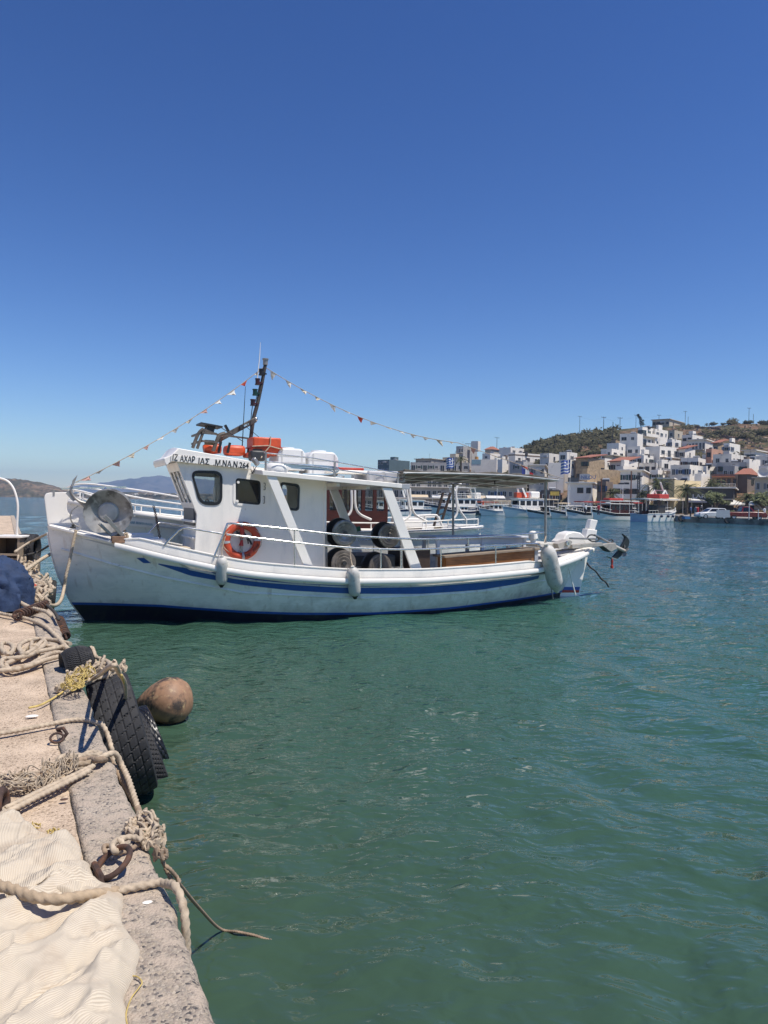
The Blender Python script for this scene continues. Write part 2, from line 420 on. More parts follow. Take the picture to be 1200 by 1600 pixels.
# ================================================================== QUAY
def stone_material(name, stops, scale, bump, big=None, grain=0.0):
    m = bpy.data.materials.new(name); m.use_nodes = True; nt = m.node_tree; P = nt.nodes['Principled BSDF']; L = nt.links.new
    P.inputs['Roughness'].default_value = 0.9; P.inputs['Specular IOR Level'].default_value = 0.25
    tc = nt.nodes.new('ShaderNodeTexCoord')
    wn = nt.nodes.new('ShaderNodeTexNoise'); wn.inputs['Scale'].default_value = scale*0.9; L(tc.outputs['Object'], wn.inputs[0])
    ad = nt.nodes.new('ShaderNodeVectorMath'); ad.operation = 'MULTIPLY_ADD'; L(wn.outputs['Color'], ad.inputs[0]); ad.inputs[1].default_value = (0.9/scale,)*3; L(tc.outputs['Object'], ad.inputs[2])
    vo = nt.nodes.new('ShaderNodeTexVoronoi'); vo.inputs['Scale'].default_value = scale; L(ad.outputs[0], vo.inputs['Vector'])
    wnz = nt.nodes.new('ShaderNodeTexWhiteNoise'); L(vo.outputs['Position'], wnz.inputs[0])
    rp = nt.nodes.new('ShaderNodeValToRGB'); e = rp.color_ramp.elements
    e[0].position = stops[0][0]; e[0].color = (*stops[0][1], 1); e[1].position = stops[1][0]; e[1].color = (*stops[1][1], 1)
    for p, c in stops[2:]: q = e.new(p); q.color = (*c, 1)
    L(wnz.outputs['Value'], rp.inputs[0])
    n2 = nt.nodes.new('ShaderNodeTexNoise'); n2.inputs['Scale'].default_value = 2.3; n2.inputs['Detail'].default_value = 8; L(tc.outputs['Object'], n2.inputs[0])
    mr = nt.nodes.new('ShaderNodeMapRange'); mr.inputs[1].default_value = 0.3; mr.inputs[2].default_value = 0.72; mr.inputs[3].default_value = 0.72; mr.inputs[4].default_value = 1.14; L(n2.outputs[0], mr.inputs[0])
    mx = nt.nodes.new('ShaderNodeMix'); mx.data_type = 'RGBA'; mx.blend_type = 'MULTIPLY'; mx.inputs['Factor'].default_value = 1.0
    L(rp.outputs[0], mx.inputs['A']); L(mr.outputs[0], mx.inputs['B']); col = mx.outputs['Result']
    if big:
        n3 = nt.nodes.new('ShaderNodeTexNoise'); n3.inputs['Scale'].default_value = big[1]; n3.inputs['Detail'].default_value = 7; L(tc.outputs['Object'], n3.inputs[0])
        m3 = nt.nodes.new('ShaderNodeMapRange'); m3.inputs[1].default_value = big[2]; m3.inputs[2].default_value = big[3]; L(n3.outputs[0], m3.inputs[0])
        mb = nt.nodes.new('ShaderNodeMix'); mb.data_type = 'RGBA'; L(m3.outputs[0], mb.inputs['Factor']); L(col, mb.inputs['A']); mb.inputs['B'].default_value = (*big[0], 1); col = mb.outputs['Result']
    L(col, P.inputs['Base Color'])
    n4 = nt.nodes.new('ShaderNodeTexNoise'); n4.inputs['Scale'].default_value = scale*2.2; n4.inputs['Detail'].default_value = 5; L(tc.outputs['Object'], n4.inputs[0])
    hs = nt.nodes.new('ShaderNodeMath'); hs.operation = 'SUBTRACT'; L(n4.outputs[0], hs.inputs[0]); L(vo.outputs['Distance'], hs.inputs[1])
    b = nt.nodes.new('ShaderNodeBump'); b.inputs['Strength'].default_value = bump; b.inputs['Distance'].default_value = 0.45/scale; L(hs.outputs[0], b.inputs['Height']); L(b.outputs[0], P.inputs['Normal'])
    return m
KERB = stone_material('kerb_aggregate', [(0.0, (0.09, 0.085, 0.082)), (0.09, (0.17, 0.15, 0.135)), (0.17, (0.48, 0.395, 0.295)), (0.45, (0.33, 0.285, 0.235)), (0.62, (0.55, 0.465, 0.36)), (0.80, (0.30, 0.25, 0.205)), (1.0, (0.53, 0.435, 0.335))], 98, 1.0, big=((0.47, 0.385, 0.30), 14, 0.47, 0.60))
PAVE = stone_material('quay_concrete', [(0.0, (0.19, 0.135, 0.095)), (0.14, (0.44, 0.335, 0.235)), (0.6, (0.66, 0.515, 0.375)), (1.0, (0.56, 0.43, 0.31))], 95, 1.0, big=((0.70, 0.55, 0.40), 3.2, 0.50, 0.72))
QWALL = mat('quay_wall_concrete', (0.17, 0.155, 0.13), 0.9, var=0.35, scale=3, bump=0.5, bscale=18, wear=((0.05, 0.055, 0.035), 2.2, 0.45, 0.62))

def make_quay():
    ss = np.concatenate([np.arange(-3.2, 6.0, 0.03), np.arange(6.0, 16, 0.08), np.arange(16, 62, 0.5)])
    prof = [(0.285, -0.06), (0.272, -0.02), (0.262, -0.004), (0.245, 0.0)]+[(0.245-0.0225*k, 0.0) for k in range(1, 10)]+[(0.03, -0.004), (0.012, -0.016), (0.002, -0.04), (0.0, -0.09), (0.0, -0.2), (0.0, -0.45), (0.0, -1.0), (0.0, -2.4)]
    rows = []
    for s in ss:
        r = []
        for i, (n, dz) in enumerate(prof):
            k = 1.0 if s < 16 else 0.3
            e = fbm(s*2.1, i*0.11, 5)*0.010+fbm(s*9, n*9, 1)*0.005
            if i >= 13: dn = e*1.6+abs(fbm(s*5.5, dz*6, 9))*0.013
            elif i < 3: dn = e*1.4
            else: dn = e*0.4
            z = dz + (fbm(s*6, n*7, 3)*0.0035+fbm(s*22, n*22, 8)*0.0025 if 2 < i < 16 else 0)*k
            # a worn joint between kerb stones
            for js in (1.02, 2.95, 5.0, 7.2, 9.5, 12):
                if abs(s-js) < 0.018 and 1 < i < 17: z -= 0.014
            r.append(Q(s, n+dn*k, QZ+z))
        rows.append(r)
    cut = 17
    m1 = MB(); m1.grid([r[:cut+1] for r in rows]); o = m1.build('quay_kerb', KERB, ang=60); o['kind'] = 'structure'
    m2 = MB(); m2.grid([r[cut:] for r in rows]); o = m2.build('quay_wall', QWALL, ang=60); o['kind'] = 'structure'
    ns = np.concatenate([np.arange(0.278, 3.0, 0.045), np.arange(3.0, 14, 0.5)])
    s2 = np.concatenate([np.arange(-3.2, 6.0, 0.05), np.arange(6.0, 16, 0.2), np.arange(16, 62, 1.0)])
    m3 = MB(); m3.grid([[Q(s, n+(fbm(s*3, 0, 2)*0.012 if n < 0.3 else 0), QZ-0.022+fbm(s*1.3, n*1.3, 2)*0.008+fbm(s*7, n*7, 4)*0.003) for n in ns] for s in s2])
    b = MB(); zq = QZ-0.03
    for s0, s1, n0, n1 in ((-70, -3.19, .27, 60), (-3.2, 62, 13.4, 60)): b.add([Q(s0, n0, zq), Q(s1, n0, zq), Q(s1, n1, zq), Q(s0, n1, zq)], [(0, 1, 2, 3)])
    m3.add(b.v, b.f); o = m3.build('quay_pavement', PAVE, recalc=True); o['kind'] = 'structure'
    m4 = MB(); m4.grid([[Q(s, n, z) for n, z in ((.285, QZ-.05), (.24, QZ), (.03, QZ), (0, QZ-.03), (0, -2.4))] for s in (-70, -40, -3.21)]); o = m4.build('quay_kerb_behind', KERB); o['kind'] = 'structure'
make_quay()

# ================================================================== LAND
def rock_material(name, soil, green, rock, scale, gmix=(0.47, 0.56), bump=0.6):
    m = bpy.data.materials.new(name); m.use_nodes = True; nt = m.node_tree; P = nt.nodes['Principled BSDF']; L = nt.links.new
    P.inputs['Roughness'].default_value = 0.95; P.inputs['Specular IOR Level'].default_value = 0.15
    geo = nt.nodes.new('ShaderNodeNewGeometry')
    def noise(sc, d, ro=0.65):
        n = nt.nodes.new('ShaderNodeTexNoise'); n.inputs['Scale'].default_value = sc; n.inputs['Detail'].default_value = d; n.inputs['Roughness'].default_value = ro
        L(geo.outputs['Position'], n.inputs[0]); return n.outputs['Fac']
    r = nt.nodes.new('ShaderNodeValToRGB'); e = r.color_ramp.elements
    e[0].position = 0.34; e[0].color = (*[c*0.6 for c in soil], 1); e[1].position = 0.66; e[1].color = (*rock, 1); q = e.new(0.5); q.color = (*soil, 1)
    L(noise(scale, 8), r.inputs[0]); out = r.outputs[0]
    for sc, lo, hi, gr_ in ((scale*0.45, gmix[0], gmix[1], green), (scale*2.3, gmix[0]+0.05, gmix[1]+0.05, [c*0.7 for c in green])):
        mr = nt.nodes.new('ShaderNodeMapRange'); mr.inputs[1].default_value = lo; mr.inputs[2].default_value = hi; L(noise(sc, 9), mr.inputs[0])
        mx = nt.nodes.new('ShaderNodeMix'); mx.data_type = 'RGBA'; L(mr.outputs[0], mx.inputs['Factor']); L(out, mx.inputs['A']); mx.inputs['B'].default_value = (*gr_, 1); out = mx.outputs['Result']
    L(out, P.inputs['Base Color'])
    b = nt.nodes.new('ShaderNodeBump'); b.inputs['Strength'].default_value = bump; b.inputs['Distance'].default_value = 0.8/scale; L(noise(scale*2, 8), b.inputs['Height']); L(b.outputs[0], P.inputs['Normal'])
    return m
HILLM = rock_material('hillside_soil', (0.21, 0.125, 0.075), (0.085, 0.085, 0.042), (0.33, 0.23, 0.155), 0.22)
ISLEM = rock_material('headland_rock', (0.23, 0.16, 0.095), (0.10, 0.09, 0.05), (0.36, 0.26, 0.17), 0.06, gmix=(0.44, 0.54))
COASTM = rock_material('low_coast_ground', (0.20, 0.15, 0.10), (0.05, 0.06, 0.035), (0.26, 0.2, 0.15), 0.08)
MOUNTM = rock_material('mountain_rock', (0.13, 0.12, 0.10), (0.07, 0.08, 0.06), (0.17, 0.15, 0.13), 0.004, bump=0.3)

SH_A = [-0.20, -0.05, 0.12, 0.15, 0.216, 0.28, 0.35, 0.395, 0.40, 0.43, 0.52, 0.70, 1.3]
SH_Y = [186, 184, 180, 173, 148, 141, 136, 133, 121, 116, 106, 93, 72]
def shore(a): return interp(a, SH_A, SH_Y)
def hshore(a): return interp(a, [-.2, -.05, .12, .15, .216, .28, .35, .45, .6, .8, 1.3], [186, 184, 180, 173, 150, 141, 134, 126, 116, 104, 90])
CR_X = [380, 480, 580, 640, 700, 740, 780, 815, 830, 850, 880, 905, 940, 965, 1000, 1040, 1065, 1100, 1150, 1200, 1300, 1500, 2000]
CR_Y = [782, 770, 752, 742, 733, 726, 714, 703, 696, 690, 683, 677, 674, 671, 668, 664, 665, 667, 662, 663, 660, 672, 700]
def land_z(x, y, rough=True):
    y = max(y, 1.0); a = x/y; d0 = hshore(a); D = d0+195
    px = 600+FPX*a
    zc = EYE+(horizon(px)-interp(px, CR_X, CR_Y))/FPX*D
    t = (y-d0-16)/(D-d0-16)
    if t <= 0: return 0.85
    k = min(t, 1.0); k = k*(0.82+0.18*k) + 0.06*math.sin(k*math.pi)
    z = 0.85+(zc-0.85)*k
    if t > 1: z -= (t-1)*12
    if rough: z += (fbm(x*0.05, y*0.05, 3)*1.2+fbm(x*0.2, y*0.2, 7)*0.5)*min(1, t*3)*min(1.0, max(0.25, (0.97-t)*6) if t < 1 else 0.25)
    return z
def make_land():
    m = MB(); rows = []
    for tt in np.concatenate([[0, 5, 10, 15], np.linspace(18, 205, 120), [220, 240, 270]]):
        r = []
        for a in np.concatenate([np.linspace(-0.20, 0.1, 24), np.linspace(0.105, 0.62, 230), np.linspace(0.64, 1.25, 40)]):
            y = hshore(a)+tt; x = a*y; r.append((x, y, land_z(x, y)-(.3 if tt == 0 else 0)))
        rows.append(r)
    m.grid(rows); o = m.build('hill', HILLM, ang=180); o['kind'] = 'structure'
    # paved waterfront with its quay wall
    m = MB(); rows = []
    for a in np.concatenate([np.linspace(-0.20, 0.38, 40), [0.3945, 0.3955, 0.3995, 0.4005], np.linspace(0.41, 1.2, 30)]):
        d = shore(a)
        rows.append([(a*(d-0.15), d-0.15, -1.0), (a*(d-0.15), d-0.15, 0.45), (a*(d-0.25), d-0.25, 0.62), (a*(d-0.25), d-0.25, 0.9), (a*(d+0.2), d+0.2, 0.92), (a*(d+9), d+9, 0.93), (a*(d+38), d+38, 0.97), (a*(d+38.2), d+38.2, 0.4)])
    m.grid(rows); o = m.build('waterfront', mat('waterfront_concrete', (0.30, 0.27, 0.23), 0.9, var=0.3, scale=0.5, bump=0.3, bscale=4, wear=((0.13, 0.11, 0.09), 0.7, 0.5, 0.65)), ang=30); o['kind'] = 'structure'
make_land()
def far_land(name, X, Y, base_y, D, depth, material, rough, seed, n=160, nose=14):
    rows = []
    xs = np.linspace(X[0], X[-1], n)
    for j in range(nose+1):
        t = j/nose; r = []
        for px in xs:
            a = (px-600)/FPX; z = EYE+(horizon(px)-interp(px, X, Y))/FPX*(D+depth)
            y = D+depth*t*1.6 + fbm(px*0.02, seed, 0)*depth*0.25*(1-t)
            k = math.sin(min(1, t*1.6)*math.pi/2)**1.2 if t < 0.64 else 1-(t-0.64)*1.2
            h = max(-1.0, z*k)
            if 0.02 < t: h += rough*z*0.5*fbm(px*0.035, t*6, seed)*(0.2 if 0.55 < t < 0.7 else 1)+rough*z*0.14*fbm(px*0.17, t*22, seed)
            r.append((a*y, y, h if t > 0 else -0.8))
        rows.append(r)
    m = MB(); m.grid(rows); o = m.build(name, material, ang=180); o['kind'] = 'structure'
far_land('headland', [-260, -60, -20, 0, 20, 50, 80, 95, 108, 125, 150], [755, 748, 747, 748, 747.5, 752, 758, 763, 768, 774, 776.5], 776, 1080, 150, ISLEM, 0.35, 2.0)
far_land('low_coast', [70, 90, 110, 150, 180, 220, 260, 300, 345, 420, 520], [777, 774, 771.5, 770, 769, 769.5, 770.5, 771, 772, 774, 777], 778, 1100, 140, COASTM, 0.5, 5.0, n=200)
far_land('mountains', [-160, -50, 60, 100, 130, 165, 200, 240, 270, 300, 340, 400, 480, 560], [771, 769, 765, 762, 757.5, 754, 748.5, 745, 744.5, 747, 752, 760, 768, 778], 776, 4300, 700, MOUNTM, 0.35, 9.0, n=200, nose=18)
# ================================================================== HULLS
def dense(tab, win=0.06, n=400):
    xs = [p[0] for p in tab]; ys = [p[1] for p in tab]
    X = np.linspace(xs[0], xs[-1], n); Y = np.interp(X, xs, ys)
    k = max(1, int(n*win)); Yp = np.concatenate([2*Y[0]-Y[k:0:-1], Y, 2*Y[-1]-Y[-2:-k-2:-1]])
    ker = np.hanning(2*k+1); ker /= ker.sum()
    return X, np.convolve(Yp, ker, 'valid')
class Hull:
    def __init__(s, us, ue, bsh, bwl, ws, depth=0.8, n=64, flare=0.85):
        s.us = us; s.ue = ue; s.B = dense(bsh, 0.035); s.Wl = dense(bwl, 0.05); s.S = dense(ws, 0.06); s.depth = depth; s.n = n; s.flare = flare
        s.u0, s.u1 = bsh[0][0], bsh[-1][0]
    def ws(s, u): return float(np.interp(u, *s.S))
    def ustem(s, w): return float(np.interp(w, [p[0] for p in s.us], [p[1] for p in s.us]))
    def uend(s, w): return float(np.interp(w, [p[0] for p in s.ue], [p[1] for p in s.ue]))
    def bsheer(s, u): return max(0.0, float(np.interp(u, *s.B)))
    def half(s, t, w):
        ush = s.u0+t*(s.u1-s.u0); S_ = s.ws(ush); bs = s.bsheer(ush)
        a, b = s.ustem(0), s.uend(0); bw = max(0.0, float(np.interp(a+t*(b-a), *s.Wl)))
        if w >= 0: q = min(1.15, w/S_); return max(0.0, bw+(bs-bw)*q**s.flare)
        return bw*max(0.0, 1-(-w/s.depth)**1.6)
    def pt(s, t, w, side=-1):
        u = s.ustem(w)+t*(s.uend(w)-s.ustem(w)); return Vector((u, side*s.half(t, w), w))
    def at_u(s, u, w, side=-1, off=0.0):
        a, b = s.ustem(w), s.uend(w); t = min(1, max(0, (u-a)/(b-a))); p = s.pt(t, w, side)
        if off:
            du = s.pt(min(1, t+.01), w, side)-s.pt(max(0, t-.01), w, side); dw = s.pt(t, w+.03, side)-s.pt(t, w-.03, side)
            n = du.cross(dw); n.normalize()
            if n.y*side < 0: n = -n
            p = p+n*off
        return p
    def shell(s, mat_, parent, name='hull'):
        m = MB(); rows = []
        for i in range(s.n+1):
            t = i/s.n; t = t*t*(3-2*t)*0.5+t*0.5
            S_ = s.ws(s.u0+t*(s.u1-s.u0))
            wl = [-s.depth, -s.depth*.8, -s.depth*.5, -s.depth*.2, 0]+[S_*k/10 for k in range(1, 11)]
            near = [s.pt(t, w, -1) for w in wl]; far = [s.pt(t, w, 1) for w in wl]
            rows.append(near[::-1]+far[1:])
        m.grid(rows); return m.build(name, mat_, parent, ang=60, recalc=True)
    def band(s, top, bot, u0, u1, off, mat_, parent, name, n=90, sides=(-1, 1), nw=3):
        m = MB()
        for sd in sides:
            rows = []
            for i in range(n+1):
                u = u0+(u1-u0)*i/n; a, b = top(u), bot(u)
                rows.append([s.at_u(u, b+(a-b)*k/nw, sd, off) for k in range(nw+1)])
            m.grid(rows)
        return m.build(name, mat_, parent, ang=60)
    def rail(s, u0, u1, off_in, dz, wd, ht, mat_, parent, name, n=80, sides=(-1, 1), smooth=True):
        """a solid timber following the sheer"""
        m = MB()
        for sd in sides:
            rows = []
            for i in range(n+1):
                u = u0+(u1-u0)*i/n; b = s.bsheer(u)
                d = (s.bsheer(u+.05)-s.bsheer(u-.05))/.1; nn = Vector((-d, 1, 0)).normalized()
                w = s.ws(u)+(dz(u) if callable(dz) else dz); h = ht(u) if callable(ht) else ht
                c = Vector((u, b, w)); r = []
                for k, (e, z) in enumerate(((0, 0), (.15*wd, -.0), (wd*.85, 0), (wd, h*.2), (wd, h*.8), (wd*.85, h), (wd*.15, h), (0, h*.8), (0, h*.2))):
                    p = c-nn*(off_in-wd+e if False else off_in+wd/2-e); r.append(Vector((p.x, sd*max(p.y, 0.0), p.z+z)))
                rows.append(r)
            m.grid(rows, closed_u=True)
            m.f.append(tuple(range(len(m.v)-9*(n+1), len(m.v)-9*n))); m.mi.append(0)
            m.f.append(tuple(range(len(m.v)-9, len(m.v)))); m.mi.append(0)
        return m.build(name, mat_, parent, ang=50, recalc=True)
    def deck(s, dz, mat_, parent, name='deck', n=50, inset_=0.03):
        m = MB(); rows = []
        for i in range(n+1):
            u = s.u0+0.04+(s.u1-s.u0-0.08)*i/n; b = max(0.005, s.bsheer(u)-inset_); w = s.ws(u)+(dz(u) if callable(dz) else dz)
            rows.append([(u, b*k/4, w+0.03*(1-(k/4)**2)) for k in range(-4, 5)])
        m.sheet(rows, 0.03); return m.build(name, mat_, parent, ang=60)

def tube_obj(name, pts, r, mat_, parent, n=10, sm=6, closed=False):
    m = MB(); m.tube(smooth_path(pts, sm, closed) if sm else pts, r, n, closed=closed); return m.build(name, mat_, parent)

# ================================================================== MAIN FISHING BOAT
boat = empty('fishing_boat', label='large white fishing boat with blue stripe and wheelhouse, moored bow to the quay', cat='boat')
boat.matrix_world = BM
def Bs(pts, v): return [B(px, py, v) for px, py in pts]
sheer_px = [(76, 821, .05), (97, 827, .3), (118, 832, .5), (188, 850, 1.08), (260, 868, 1.42), (380, 893, 1.75), (465, 900, 1.87), (545, 905, 1.93), (665, 904, 1.90), (760, 897, 1.75), (840, 889, 1.45), (880, 877, 1.12), (905, 868, .75), (918, 860, .4), (922, 856, .1)]
_sh = [bp(x, y, v)+(v,) for x, y, v in sheer_px]
_sh.sort()
BSH = [(_sh[0][0], 0.10)]+[(u, v) for u, w, v in _sh[1:-1]]+[(_sh[-1][0], 0.16)]
WSH = [(u, w) for u, w, v in _sh]
_stem = [bp(x, y, 0.0) for x, y in ((132, 968), (113, 943), (93, 903), (82, 868), (74, 823), (68, 775))]
US = [(-0.9, 1.1), (-0.4, 0.35)]+[(max(0, w), u) for u, w in _stem]
_stn = [bp(x, y, 0.0) for x, y in ((872, 930), (895, 883))]
UE = [(-0.9, _stn[0][0]-0.25), (0.0, _stn[0][0]), (_stn[1][1], _stn[1][0]), (WSH[-1][1], _sh[-1][0])]
_uwl = UE[1][1]
BWL = [(US[2][1], 0.07), (.4, .16), (.9, .38), (2.0, .92), (3.2, 1.36), (4.5, 1.60), (6.0, 1.68), (7.8, 1.50), (9.9, 1.02), (11.2, .52), (_uwl, .06)]
hull = Hull(US, UE, BSH, BWL, WSH, depth=0.85, n=80, flare=1.0)
HULLP = mat('hull_white_paint', (0.88, 0.85, 0.775), 0.26, var=0.04, scale=1.6, bump=0.04, bscale=9, col2=(0.68, 0.67, 0.62), cmix=(0.5, 0.72), cscale=2.2, stretch=(0.7, 0.7, 1.5), wear=((0.40, 0.36, 0.30), 5.5, 0.68, 0.80))
def plank_detail(m):
    nt = m.node_tree; P = nt.nodes['Principled BSDF']; L = nt.links.new; tc = nt.nodes.new('ShaderNodeTexCoord')
    w = nt.nodes.new('ShaderNodeTexWave'); w.wave_type = 'BANDS'; w.bands_direction = 'Z'; w.inputs['Scale'].default_value = 2.6; w.inputs['Distortion'].default_value = .5; w.inputs['Detail'].default_value = 1
    L(tc.outputs['Object'], w.inputs[0]); mr = nt.nodes.new('ShaderNodeMapRange'); mr.inputs[1].default_value = 0; mr.inputs[2].default_value = .06; L(w.outputs['Fac'], mr.inputs[0])
    b = nt.nodes.new('ShaderNodeBump'); b.inputs['Strength'].default_value = .28; b.inputs['Distance'].default_value = .01; L(mr.outputs[0], b.inputs['Height']); old = P.inputs['Normal'].links[0].from_socket; L(old, b.inputs['Normal']); L(b.outputs[0], P.inputs['Normal'])
    mp = nt.nodes.new('ShaderNodeMapping'); mp.inputs['Scale'].default_value = (5, 5, .55); L(tc.outputs['Object'], mp.inputs[0])
    n = nt.nodes.new('ShaderNodeTexNoise'); n.inputs['Scale'].default_value = 1.6; n.inputs['Detail'].default_value = 6; L(mp.outputs[0], n.inputs[0])
    m2 = nt.nodes.new('ShaderNodeMapRange'); m2.inputs[1].default_value = .60; m2.inputs[2].default_value = .78; m2.inputs[4].default_value = .55; L(n.outputs[0], m2.inputs[0])
    mx = nt.nodes.new('ShaderNodeMix'); mx.data_type = 'RGBA'; old = P.inputs['Base Color'].links[0].from_socket; L(m2.outputs[0], mx.inputs['Factor']); L(old, mx.inputs['A']); mx.inputs['B'].default_value = (.36, .25, .15, 1)
    # grime just above the waterline
    sx = nt.nodes.new('ShaderNodeSeparateXYZ'); L(tc.outputs['Object'], sx.inputs[0]); n3 = nt.nodes.new('ShaderNodeTexNoise'); n3.inputs['Scale'].default_value = 6; L(tc.outputs['Object'], n3.inputs[0])
    ad = nt.nodes.new('ShaderNodeMath'); ad.operation = 'MULTIPLY_ADD'; L(n3.outputs[0], ad.inputs[0]); ad.inputs[1].default_value = -.5; L(sx.outputs['Z'], ad.inputs[2])
    m3 = nt.nodes.new('ShaderNodeMapRange'); m3.inputs[1].default_value = .22; m3.inputs[2].default_value = -.12; m3.inputs[4].default_value = .5; L(ad.outputs[0], m3.inputs[0])
    my = nt.nodes.new('ShaderNodeMix'); my.data_type = 'RGBA'; L(m3.outputs[0], my.inputs['Factor']); L(mx.outputs['Result'], my.inputs['A']); my.inputs['B'].default_value = (.30, .30, .20, 1); L(my.outputs['Result'], P.inputs['Base Color'])
plank_detail(HULLP)
h_o = hull.shell(HULLP, boat)
top_tab = [bp(x, y, v) for x, y, v in ((113, 943, .1), (250, 947, .9), (380, 956, 1.4), (460, 959, 1.6), (580, 958, 1.65), (700, 950, 1.5), (820, 936, 1.1), (866, 928, .5))]
def boot(u): return interp(u, [p[0] for p in top_tab], [p[1] for p in top_tab])
hull.band(boot, lambda u: -0.4, US[2][1]-.35, _uwl, 0.004, mat('antifouling_paint', (0.010, 0.012, 0.022), 0.5, var=0.3, scale=3, wear=((0.03, 0.035, 0.03), 4, .55, .7)), boat, 'antifouling', nw=8)
hull.band(lambda u: boot(u)+0.024, lambda u: boot(u)-0.024, US[2][1]-.4, _uwl+.1, 0.007, BLUEP, boat, 'boot_stripe')
st_t = [bp(x, y, v) for x, y, v in ((249, 881, 1.35), (310, 891, 1.58), (380, 902, 1.72), (460, 911, 1.80), (545, 915, 1.86), (660, 915.5, 1.83), (760, 910, 1.70), (815, 904, 1.52), (851, 898, 1.33))]
st_b = [bp(x, y, v) for x, y, v in ((249, 882.5, 1.35), (300, 900.5, 1.53), (380, 914.5, 1.70), (460, 923, 1.78), (545, 927.5, 1.84), (660, 928, 1.80), (760, 922, 1.67), (815, 913.5, 1.50), (851, 905, 1.30))]
hull.band(lambda u: interp(u, [p[0] for p in st_t], [p[1] for p in st_t]), lambda u: interp(u, [p[0] for p in st_b], [p[1] for p in st_b]), st_t[0][0], st_t[-1][0], 0.007, BLUEP, boat, 'stripe', n=120)
dia = [bp(x, y, 1.25) for x, y in ((215, 872.5), (226, 872), (237, 880), (226, 880.5))]
for sd in (-1, 1): m = MB(); m.add([hull.at_u(u, w, sd, 0.008) for u, w in dia], [(0, 1, 2, 3)]); m.build('diamond_mark', BLUEP, boat, smooth=False)
rb = [bp(x, y, v) for x, y, v in ((95, 857, .15), (177, 882, .75), (260, 903, 1.2), (380, 926, 1.55), (570, 934, 1.72), (760, 924, 1.55), (850, 909, 1.15))]
m = MB()
for sd in (-1, 1): m.tube([hull.at_u(u, interp(u, [p[0] for p in rb], [p[1] for p in rb]), sd, -0.004) for u in np.linspace(-.45, 10.9, 90)], 0.028, 8)
m.build('rubbing_strake', HULLP, boat)
hull.rail(0.50, hull.u1-.02, -0.045, -0.10, 0.10, 0.11, WHITE2, boat, 'gunwale', n=110)
hull.rail(hull.u0+.03, 0.49, 0.05, -0.03, 0.20, 0.06, WHITE, boat, 'bow_rail', n=30)
hull.rail(0.52, 10.7, 0.055, 0.0, 0.05, lambda u: 0.06+0.125*min(1, (u-.5)/.4)*(1 if u < 10 else max(0.2, 1-(u-10)/.7)), WHITE, boat, 'bulwark', n=90)
hull.rail(0.54, 10.6, 0.075, lambda u: 0.06+0.125*min(1, (u-.5)/.4)*(1 if u < 10 else max(0.2, 1-(u-10)/.7)), 0.11, 0.028, WHITE2, boat, 'cap_rail', n=90)
hull.rail(10.6, hull.u1-.03, 0.12, 0.01, 0.28, 0.035, WHITE2, boat, 'stern_cap', n=40)
DECK = mat('deck_paint', (0.52, 0.51, 0.48), 0.6, var=0.1, scale=3, bump=0.1, wear=((0.3, 0.25, 0.2), 5, .6, .75))
hull.deck(lambda u: -0.06 if u < 1.6 else (-0.16 if u < 10.7 else -0.02), DECK, boat)

# stem post: the curved timber at the bow and its tall head
m = MB()
outl = [(-.30, .62), (0.0, .12), (.343, -.23), (.86, -.47), (1.31, -.61), (1.89, -.73)]
stem_out = [(hull.ustem(w)-0.035, w) for w in (-.5, -.25, 0, .15, .35, .6, .9, 1.2, 1.5, 1.78)]
stem_in = [(hull.ustem(w)+0.30+0.05*max(0, w), w) for w in (1.70, 1.4, 1.0, .6, .3, 0, -.3, -.5)]
def stemf(s): return lambda a, b: (a, s*0.045, b)
m.prism(stem_out+stem_in, lambda a, b: (a, -0.052, b), lambda a, b: (a, 0.052, b))
m.build('stem', WHITE2, boat, smooth=False, bevel=0.012, recalc=True)
head = [bp(x, y, 0.0) for x, y in ((75, 822), (72, 800), (69, 776), (72, 770.5), (80, 769.5), (108, 769), (109, 775), (105, 785), (104, 796), (108, 804), (121, 805.5), (127, 822), (125, 829), (100, 828))]
m = MB(); m.prism(rpoly(head, 0.05, 3), lambda a, b: (a, -0.055, b), lambda a, b: (a, 0.055, b))
hd = m.build('stem_head', WHITE2, boat, smooth=False, bevel=0.012, recalc=True)
u_, w_ = bp(84, 772, 0); m = MB(); m.box((u_, 0, w_+.02), (.035, .13, .10)); m.build('stem_pin', GALV, hd)
m = MB()       # mooring staple, ring and eye bolts on the bow rail
m.tube(smooth_path(Bs(((122, 790), (113, 797), (110, 806), (112, 815), (118, 821), (124, 823)), .42), 5), 0.014, 8); m.build('bow_hoop', GALV, boat)
m = MB(); p = B(114, 824, .45); m.box(p, (.10, .07, .035)); m.cyl(p, p+Vector((0, 0, .06)), .025); m.build('bow_cleat', DARKM, boat)
# foredeck hatch, side lockers
m = MB(); a = B(215, 846, .25); m.box((a.x+.1, 0.0, hull.ws(a.x)+.06), (.9, .8, .22)); m.build('fore_hatch', WHITE2, boat, bevel=.03)
m = MB(); a = B(262, 855, .9); m.box((a.x+.15, -.85, hull.ws(1.5)+.12), (.55, .42, .07)); m.build('fore_step', mat('pale_plank', (.50, .42, .30), .6, var=.2, scale=6), boat, bevel=.02)
m = MB(); m.box((1.0, 0.55, 1.62), (.8, .5, .2)); m.build('fore_locker', WHITE2, boat, bevel=.03)

